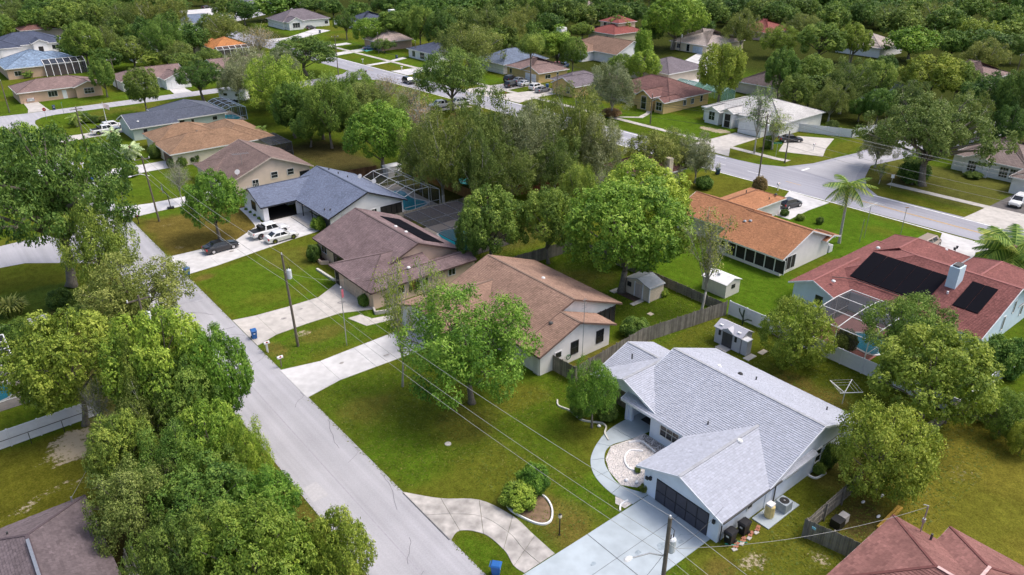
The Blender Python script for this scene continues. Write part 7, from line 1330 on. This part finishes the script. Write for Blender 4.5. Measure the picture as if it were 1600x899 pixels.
cage([(252.4, 0), (252.6, 2.8), (254, 3.6), (255.6, 3.0)], lin(85, 97, 6), "white rimmed pool cage of the orange roofed house", trimw, scr_d, .14, 'x')
cage([(156, 3.0), (158.5, 4), (161.5, 3), (161.6, 0)], lin(112, 127, 5), "pale green screened pool cage behind the yellow arched house", mat("green_bar", (.35, .5, .48), .5), screenmat("green_screen_mesh", (.12, .28, .26), .5), .1)
water = mat("pool_water", (.015, .30, .42), .08, .12, .8, .15, 3, spec=.6); deck = mat("pool_deck_stone", (.46, .42, .38), .85, .1, 2); deckp = mat("pink_pool_deck", (.48, .20, .17), .85, .1, 2)
def pool(pts, z, dk, deckpts, label):
    sheet("pool_deck", deckpts, .03, dk); S = smooth_path(pts, 4, True); c = sum((Vector(p) for p in S), Vector())/len(S); t = thing("swimming_pool", label, "swimming pool", (c.x, c.y, 0))
    b = MB(t.location); b.face([(p.x, p.y, .05) for p in S]); b.build("water", water, t); b = MB(t.location); n = len(S)
    for i in range(n): p, q = S[i], S[(i+1) % n]; b.beam((p.x, p.y, .07), (q.x, q.y, .07), .28, .06)
    b.build("coping", white, t)
pool([(58.2, 98.6), (60.8, 98.2), (63.2, 99.4), (62.4, 103), (63.0, 106.8), (60.6, 107.8), (58.8, 105)], .05, deck, [(57.4, 97.2), (64, 97.2), (64, 111), (57.4, 111)], "bright turquoise pool under the white framed cage")
pool([(56, 79.6), (60.4, 79.8), (61, 83), (60, 87.2), (56.6, 87)], .05, deck, [(53, 77.6), (62.6, 77.6), (62.6, 90.4), (53, 90.4)], "turquoise pool seen through the flat dark screen")
pool([(73.6, 29.8), (76.8, 29.2), (78, 31.4), (76.8, 33.4), (74.4, 33.2)], .05, deckp, [(71.6, 29.4), (81, 29.4), (81, 36.8), (71.6, 36.8)], "turquoise pool beside the spreading green tree at the red roofed house")
pool([(57.8, 173), (61, 173), (61, 178), (57.8, 178)], .05, deck, [(57.2, 171.4), (61.8, 171.4), (61.8, 182.4), (57.2, 182.4)], "blue pool inside the bluish cage"); pool([(-6, 78), (.8, 78.6), (1.2, 81.6), (-2, 83.4), (-6, 83)], .05, deck, [(-9, 76.6), (2.3, 76.6), (2.3, 87), (-9, 87)], "dark blue pool at the left edge below the white barred screen")
o = sheet("tarpaulin", [(129, 236.4), (133.6, 237.8), (133.6, 242), (129, 240.6)], .07, mat("turquoise_drive_paint", (.10, .42, .40), .7, .1)); g = at(735, 290); t = thing("trampoline", "turquoise topped trampoline half hidden under the weeping trees", "trampoline", (g.x, g.y, 0)); b = MB(); b.tube([(0, 0, .8), (0, 0, .9)], 2.1, 20); b.build("mat", mat("turquoise_cover", (.04, .36, .33), .6), t)
for k in range(6): b = MB(); b.tube([(2*math.cos(k), 2*math.sin(k), 0), (2*math.cos(k), 2*math.sin(k), .8)], .04, 5); b.build("leg", metal, t)
# ------------------------------------------------------------------ yard things
g = at(1316, 631); t = thing("rotary_clothesline", "white rotary clothesline opened on the back lawn of the grey roofed house", "clothesline", (g.x, g.y, 0)); b = MB(); b.tube([(0, 0, 0), (0, 0, 1.5)], .04, 8); b.build("pole", white, t); tips = []
for k in range(4): a = R(10+90*k); e = Vector((1.55*math.cos(a), 1.55*math.sin(a), 2.0)); tips.append(e); b = MB(); b.beam((0, 0, 1.25), e, .06, .06); b.build("arm", white, t)
b = MB()
for f in (1, .8, .6):
    for k in range(4): c0 = Vector((0, 0, 1.25)); b.tube([c0.lerp(tips[k], f), c0.lerp(tips[(k+1) % 4], f)], .008, 4)
b.build("line", white, t)
g = at(874, 836); t = thing("garden_lamp", "black garden lamp post with pale globe on the front lawn by the blue driveway", "lamp post", (g.x, g.y, 0)); b = MB(); b.tube([(0, 0, 0), (0, 0, .1), (0, 0, 1.6)], [.1, .05, .045], 8); b.build("post", black, t); b = MB(); b.blob((0, 0, 1.85), (.16, .16, .2), 8, 6, 0, 0); b.build("globe", mat("cream_globe", (.6, .55, .42), .4), t); b = MB(); b.tube([(0, 0, 2.03), (0, 0, 2.12)], [.13, .03], 8); b.build("cap", black, t)
g = at(1487, 411); t = thing("garden_lamp", "two headed black garden lamp beside the pale drive of the red roofed house", "lamp post", (g.x, g.y, 0)); b = MB(); b.tube([(0, 0, 0), (0, 0, 2.1)], .05, 8); b.beam((-.4, 0, 2.0), (.4, 0, 2.0), .05, .05); b.build("post", black, t)
for s_ in (-.4, .4): b = MB(); b.tube([(s_, 0, 2.0), (s_, 0, 2.35)], [.1, .16], 8); b.build("lantern", black, t)
g = at(267, 326); t = thing("basketball_hoop", "black basketball hoop with white marked backboard beside the pale drive", "basketball hoop", (g.x, g.y, 0), R(-10)); b = MB(); b.box(-.5, -.35, 0, .5, .35, .25); b.build("base", black, t); b = MB(); b.tube([(0, 0, .2), (-.1, 0, 2.4), (-.5, 0, 3.1)], .07, 8); b.build("pole", black, t)
b = MB(); b.box(-.66, -.9, 2.8, -.6, .9, 3.9); o = b.build("backboard", mat("hoop_board", (.03, .03, .035), .4), t); b = MB()
for bx in ((-.69, -.8, 2.9, -.66, -.45, 3.8), (-.69, .45, 2.9, -.66, .8, 3.8), (-.69, -.3, 3.05, -.66, -.22, 3.55), (-.69, .22, 3.05, -.66, .3, 3.55), (-.69, -.22, 3.47, -.66, .22, 3.55)): b.box(*bx)
b.build("marking", white, o); b = MB(); b.tube([(-.9+.23*math.cos(k*.7)-.0, .23*math.sin(k*.7), 3.0) for k in range(10)], .02, 5); b.build("rim", mat("rim_orange", (.6, .12, .02), .5), t)
g = at(170, 205); t = thing("flagpole", "white flagpole with hanging pale flag on the corner lawn", "flagpole", (g.x, g.y, 0)); b = MB(); b.tube([(0, 0, 0), (0, 0, 6.2)], [.07, .04], 8); b.build("pole", white, t); b = MB()
for k in range(5): b.face([(k*.22, .06*math.sin(k), 6.0-k*.12), ((k+1)*.22, .06*math.sin(k+1), 5.88-k*.12), ((k+1)*.22, .06*math.sin(k+1), 4.9-k*.14), (k*.22, .06*math.sin(k), 5.05-k*.14)])
b.build("flag", mat("pale_flag", (.6, .5, .5), .8), t)
g = at(542, 540); t = thing("flagpole", "thin silver flagpole with drooping flag before the peach garage", "flagpole", (g.x, g.y, 0)); hh = height(542, 540, 536, 450); b = MB(); b.tube([(0, 0, 0), (0, 0, hh)], [.06, .035], 8); b.build("pole", metal, t); b = MB(); b.blob((0, 0, hh+.05), .09); b.build("finial", white, t); b = MB()
for k in range(3): b.face([(k*.12, .05*k, hh-.2), ((k+1)*.12, .05*(k+1), hh-.35), ((k+1)*.12, .05*(k+1), hh-1.3), (k*.12, .05*k, hh-1.2)])
b.build("flag", mat("faded_flag", (.45, .12, .16), .8), t)
def board(px, py, H_, w_, h, m_, txt, label, face, cat="sign", name="road_sign", octa=False, tcol=None):
    g = at(px, py); t = thing(name, label, cat, (g.x, g.y, 0), face); b = MB(); b.tube([(0, 0, 0), (0, 0, H_)], .04, 6); b.build("post", metal, t); b = MB()
    if octa: P = [(w_/2*math.cos(R(22.5+45*k)), w_/2*math.sin(R(22.5+45*k))) for k in range(8)]; b.faces([(x, -.05, H_+y) for x, y in P]+[(x, -.03, H_+y) for x, y in P], [tuple(range(8)), tuple(range(15, 7, -1))]+[(k, k+8, (k+1) % 8+8, (k+1) % 8) for k in range(8)])
    else: b.box(-w_/2, -.05, H_-h/2, w_/2, -.03, H_+h/2)
    o = b.build("sign_board", m_, t)
    if txt:
        c = bpy.data.curves.new("sign_text", 'FONT'); c.body = txt; c.size = h*.5 if not octa else w_*.32; c.align_x = 'CENTER'; c.align_y = 'CENTER'; c.extrude = .004; q0 = bpy.data.objects.new("lettering_source", c); col.objects.link(q0); me_ = bpy.data.meshes.new_from_object(q0.evaluated_get(bpy.context.evaluated_depsgraph_get())); bpy.data.objects.remove(q0); q = bpy.data.objects.new("lettering", me_); col.objects.link(q); me_.materials.clear(); q.parent = o; q.location = (0, -.06, H_); q.rotation_euler = (math.pi/2, 0, 0); me_.materials.append(tcol or white)
    return t
board(73, 187, 2.3, .8, .8, mat("stop_red", (.45, .01, .01), .5), "STOP", "red octagonal stop sign at the far crossing", R(-20), octa=True); board(100, 178, 2.6, .7, .2, mat("sign_green", (.02, .22, .10), .5), None, "small green street name sign at the far crossing", R(60), name="street_sign")
board(1212, 245, 2.7, 1.6, .35, mat("sign_green", (0, 0, 0)), None, "green street name sign at the rounded drive lawn", R(-35), name="street_sign"); board(1391, 294, 2.1, .5, .65, white, None, "white traffic sign on the pavement by the corner oak", R(-60)); board(1373, 222, 1.9, .6, .6, mat("sign_orange", (.7, .3, .12), .5), None, "orange and white sign beside the side street", R(-45)); board(1406, 371, 4.6, .5, .1, mat("rusty_orange", (.6, .3, .1), .5), None, "thin white mast with orange cross piece on the vivid lawn", R(-45), "mast", "mast")
board(1343, 378, 3.4, .05, .05, metal, None, "slim pole on the lawn behind the red roof", 0, "pole", "slim_pole"); g = at(1352, 372)
# tv aerial on a mast behind the red roofed house, cactus, grill, bits
g = at(1350, 372); t = thing("tv_aerial", "wide television aerial on a mast above the vivid green lawn", "aerial", (g.x, g.y, 0)); b = MB(); b.tube([(0, 0, 0), (0, 0, 5)], .04, 6); b.build("mast", metal, t); b = MB(); b.beam((-1.8, 0, 5), (1.8, 0, 5), .05, .05)
for k in range(11): l = .4+.07*k; b.beam((-1.7+.33*k, -l, 5.03), (-1.7+.33*k, l, 5.03), .03, .03)
b.build("boom", white, t)
t = thing("cactus", "dark branching cactus before the white vinyl fence by the plastic shed", "cactus", (68.6, 42.6, 0)); b = MB()
for pts in ([(0, 0, 0), (0, 0, .8), (-.1, .5, 1.5), (-.1, .6, 1.9)], [(0, 0, .6), (0, .05, 1.3), (0, 0, 1.9)], [(0, 0, .5), (0, -.6, .9), (0, -1.1, .95)]): b.tube(pts, .09, 6)
b.build("stem", mat("dark_cactus", (.03, .05, .035), .8), t)
g = at(700, 694); b = MB(); b.tube([(0, 0, 0), (0, 0, .05)], .3, 10); o = b.build("drain_cover", concrete); o.location = (g.x, g.y, 0); tag(o, "round drain cover on the big front lawn", "drain cover")
t = thing("porch_chair", "black chairs and table on the white house porch", "chair", (45.8, 102.6, .1)); b = MB()
for y in (0, .9): b.box(0, y, .4, .5, y+.5, .46); b.box(.45, y, .4, .5, y+.5, 1.0); [b.box(x_, y+dy, 0, x_+.05, y+dy+.05, .4) for x_ in (0, .45) for dy in (0, .45)]
b.build("seat", black, t)
t = thing("hose", "green garden hose end lying by the garage corner", "hose", (39.2, 23.0, 0)); b = MB(); b.tube([(0, 0, .05), (.5, -.6, .05), (.9, -.4, .05), (1.4, -1.0, .05)], .04, 5); b.build("hose_pipe", mat("teal_hose", (.02, .35, .25), .5), t)
for k, (x, y) in enumerate(((.2, 54.6), (.6, 52.4))): pass
b = MB(); b.blob((0, 0, .12), (.3, .18, .1), 8, 4); 
for px, py, lb in ((936, 667, "white stone by the dark porch shrub"), (979, 752, "pale stone light in the white gravel near the path"), (995, 755, "pale stone light in the white gravel near the garage")):
    g = at(px, py); b = MB(); b.blob((0, 0, .1), (.18, .18, .12), 8, 4, px); o = b.build("garden_stone", white); o.location = (g.x, g.y, 0); tag(o, lb, "stone")
# lumber stack beside the dark plum roof
t = thing("lumber_stack", "pile of pale old boards leaning beside the dark plum roof", "timber", (3.9, 47.5, 0))
for k in range(9): b = MB(t.location); x = 3.5+.12*k; b.beam((x, 44.5+.3*(k % 3), .15+.05*(k % 2)), (x+.3, 49.5+.4*(k % 4), .2), .1, .05); b.build("board", concrete if k % 2 else MATS["weathered_grey_wood"], t)
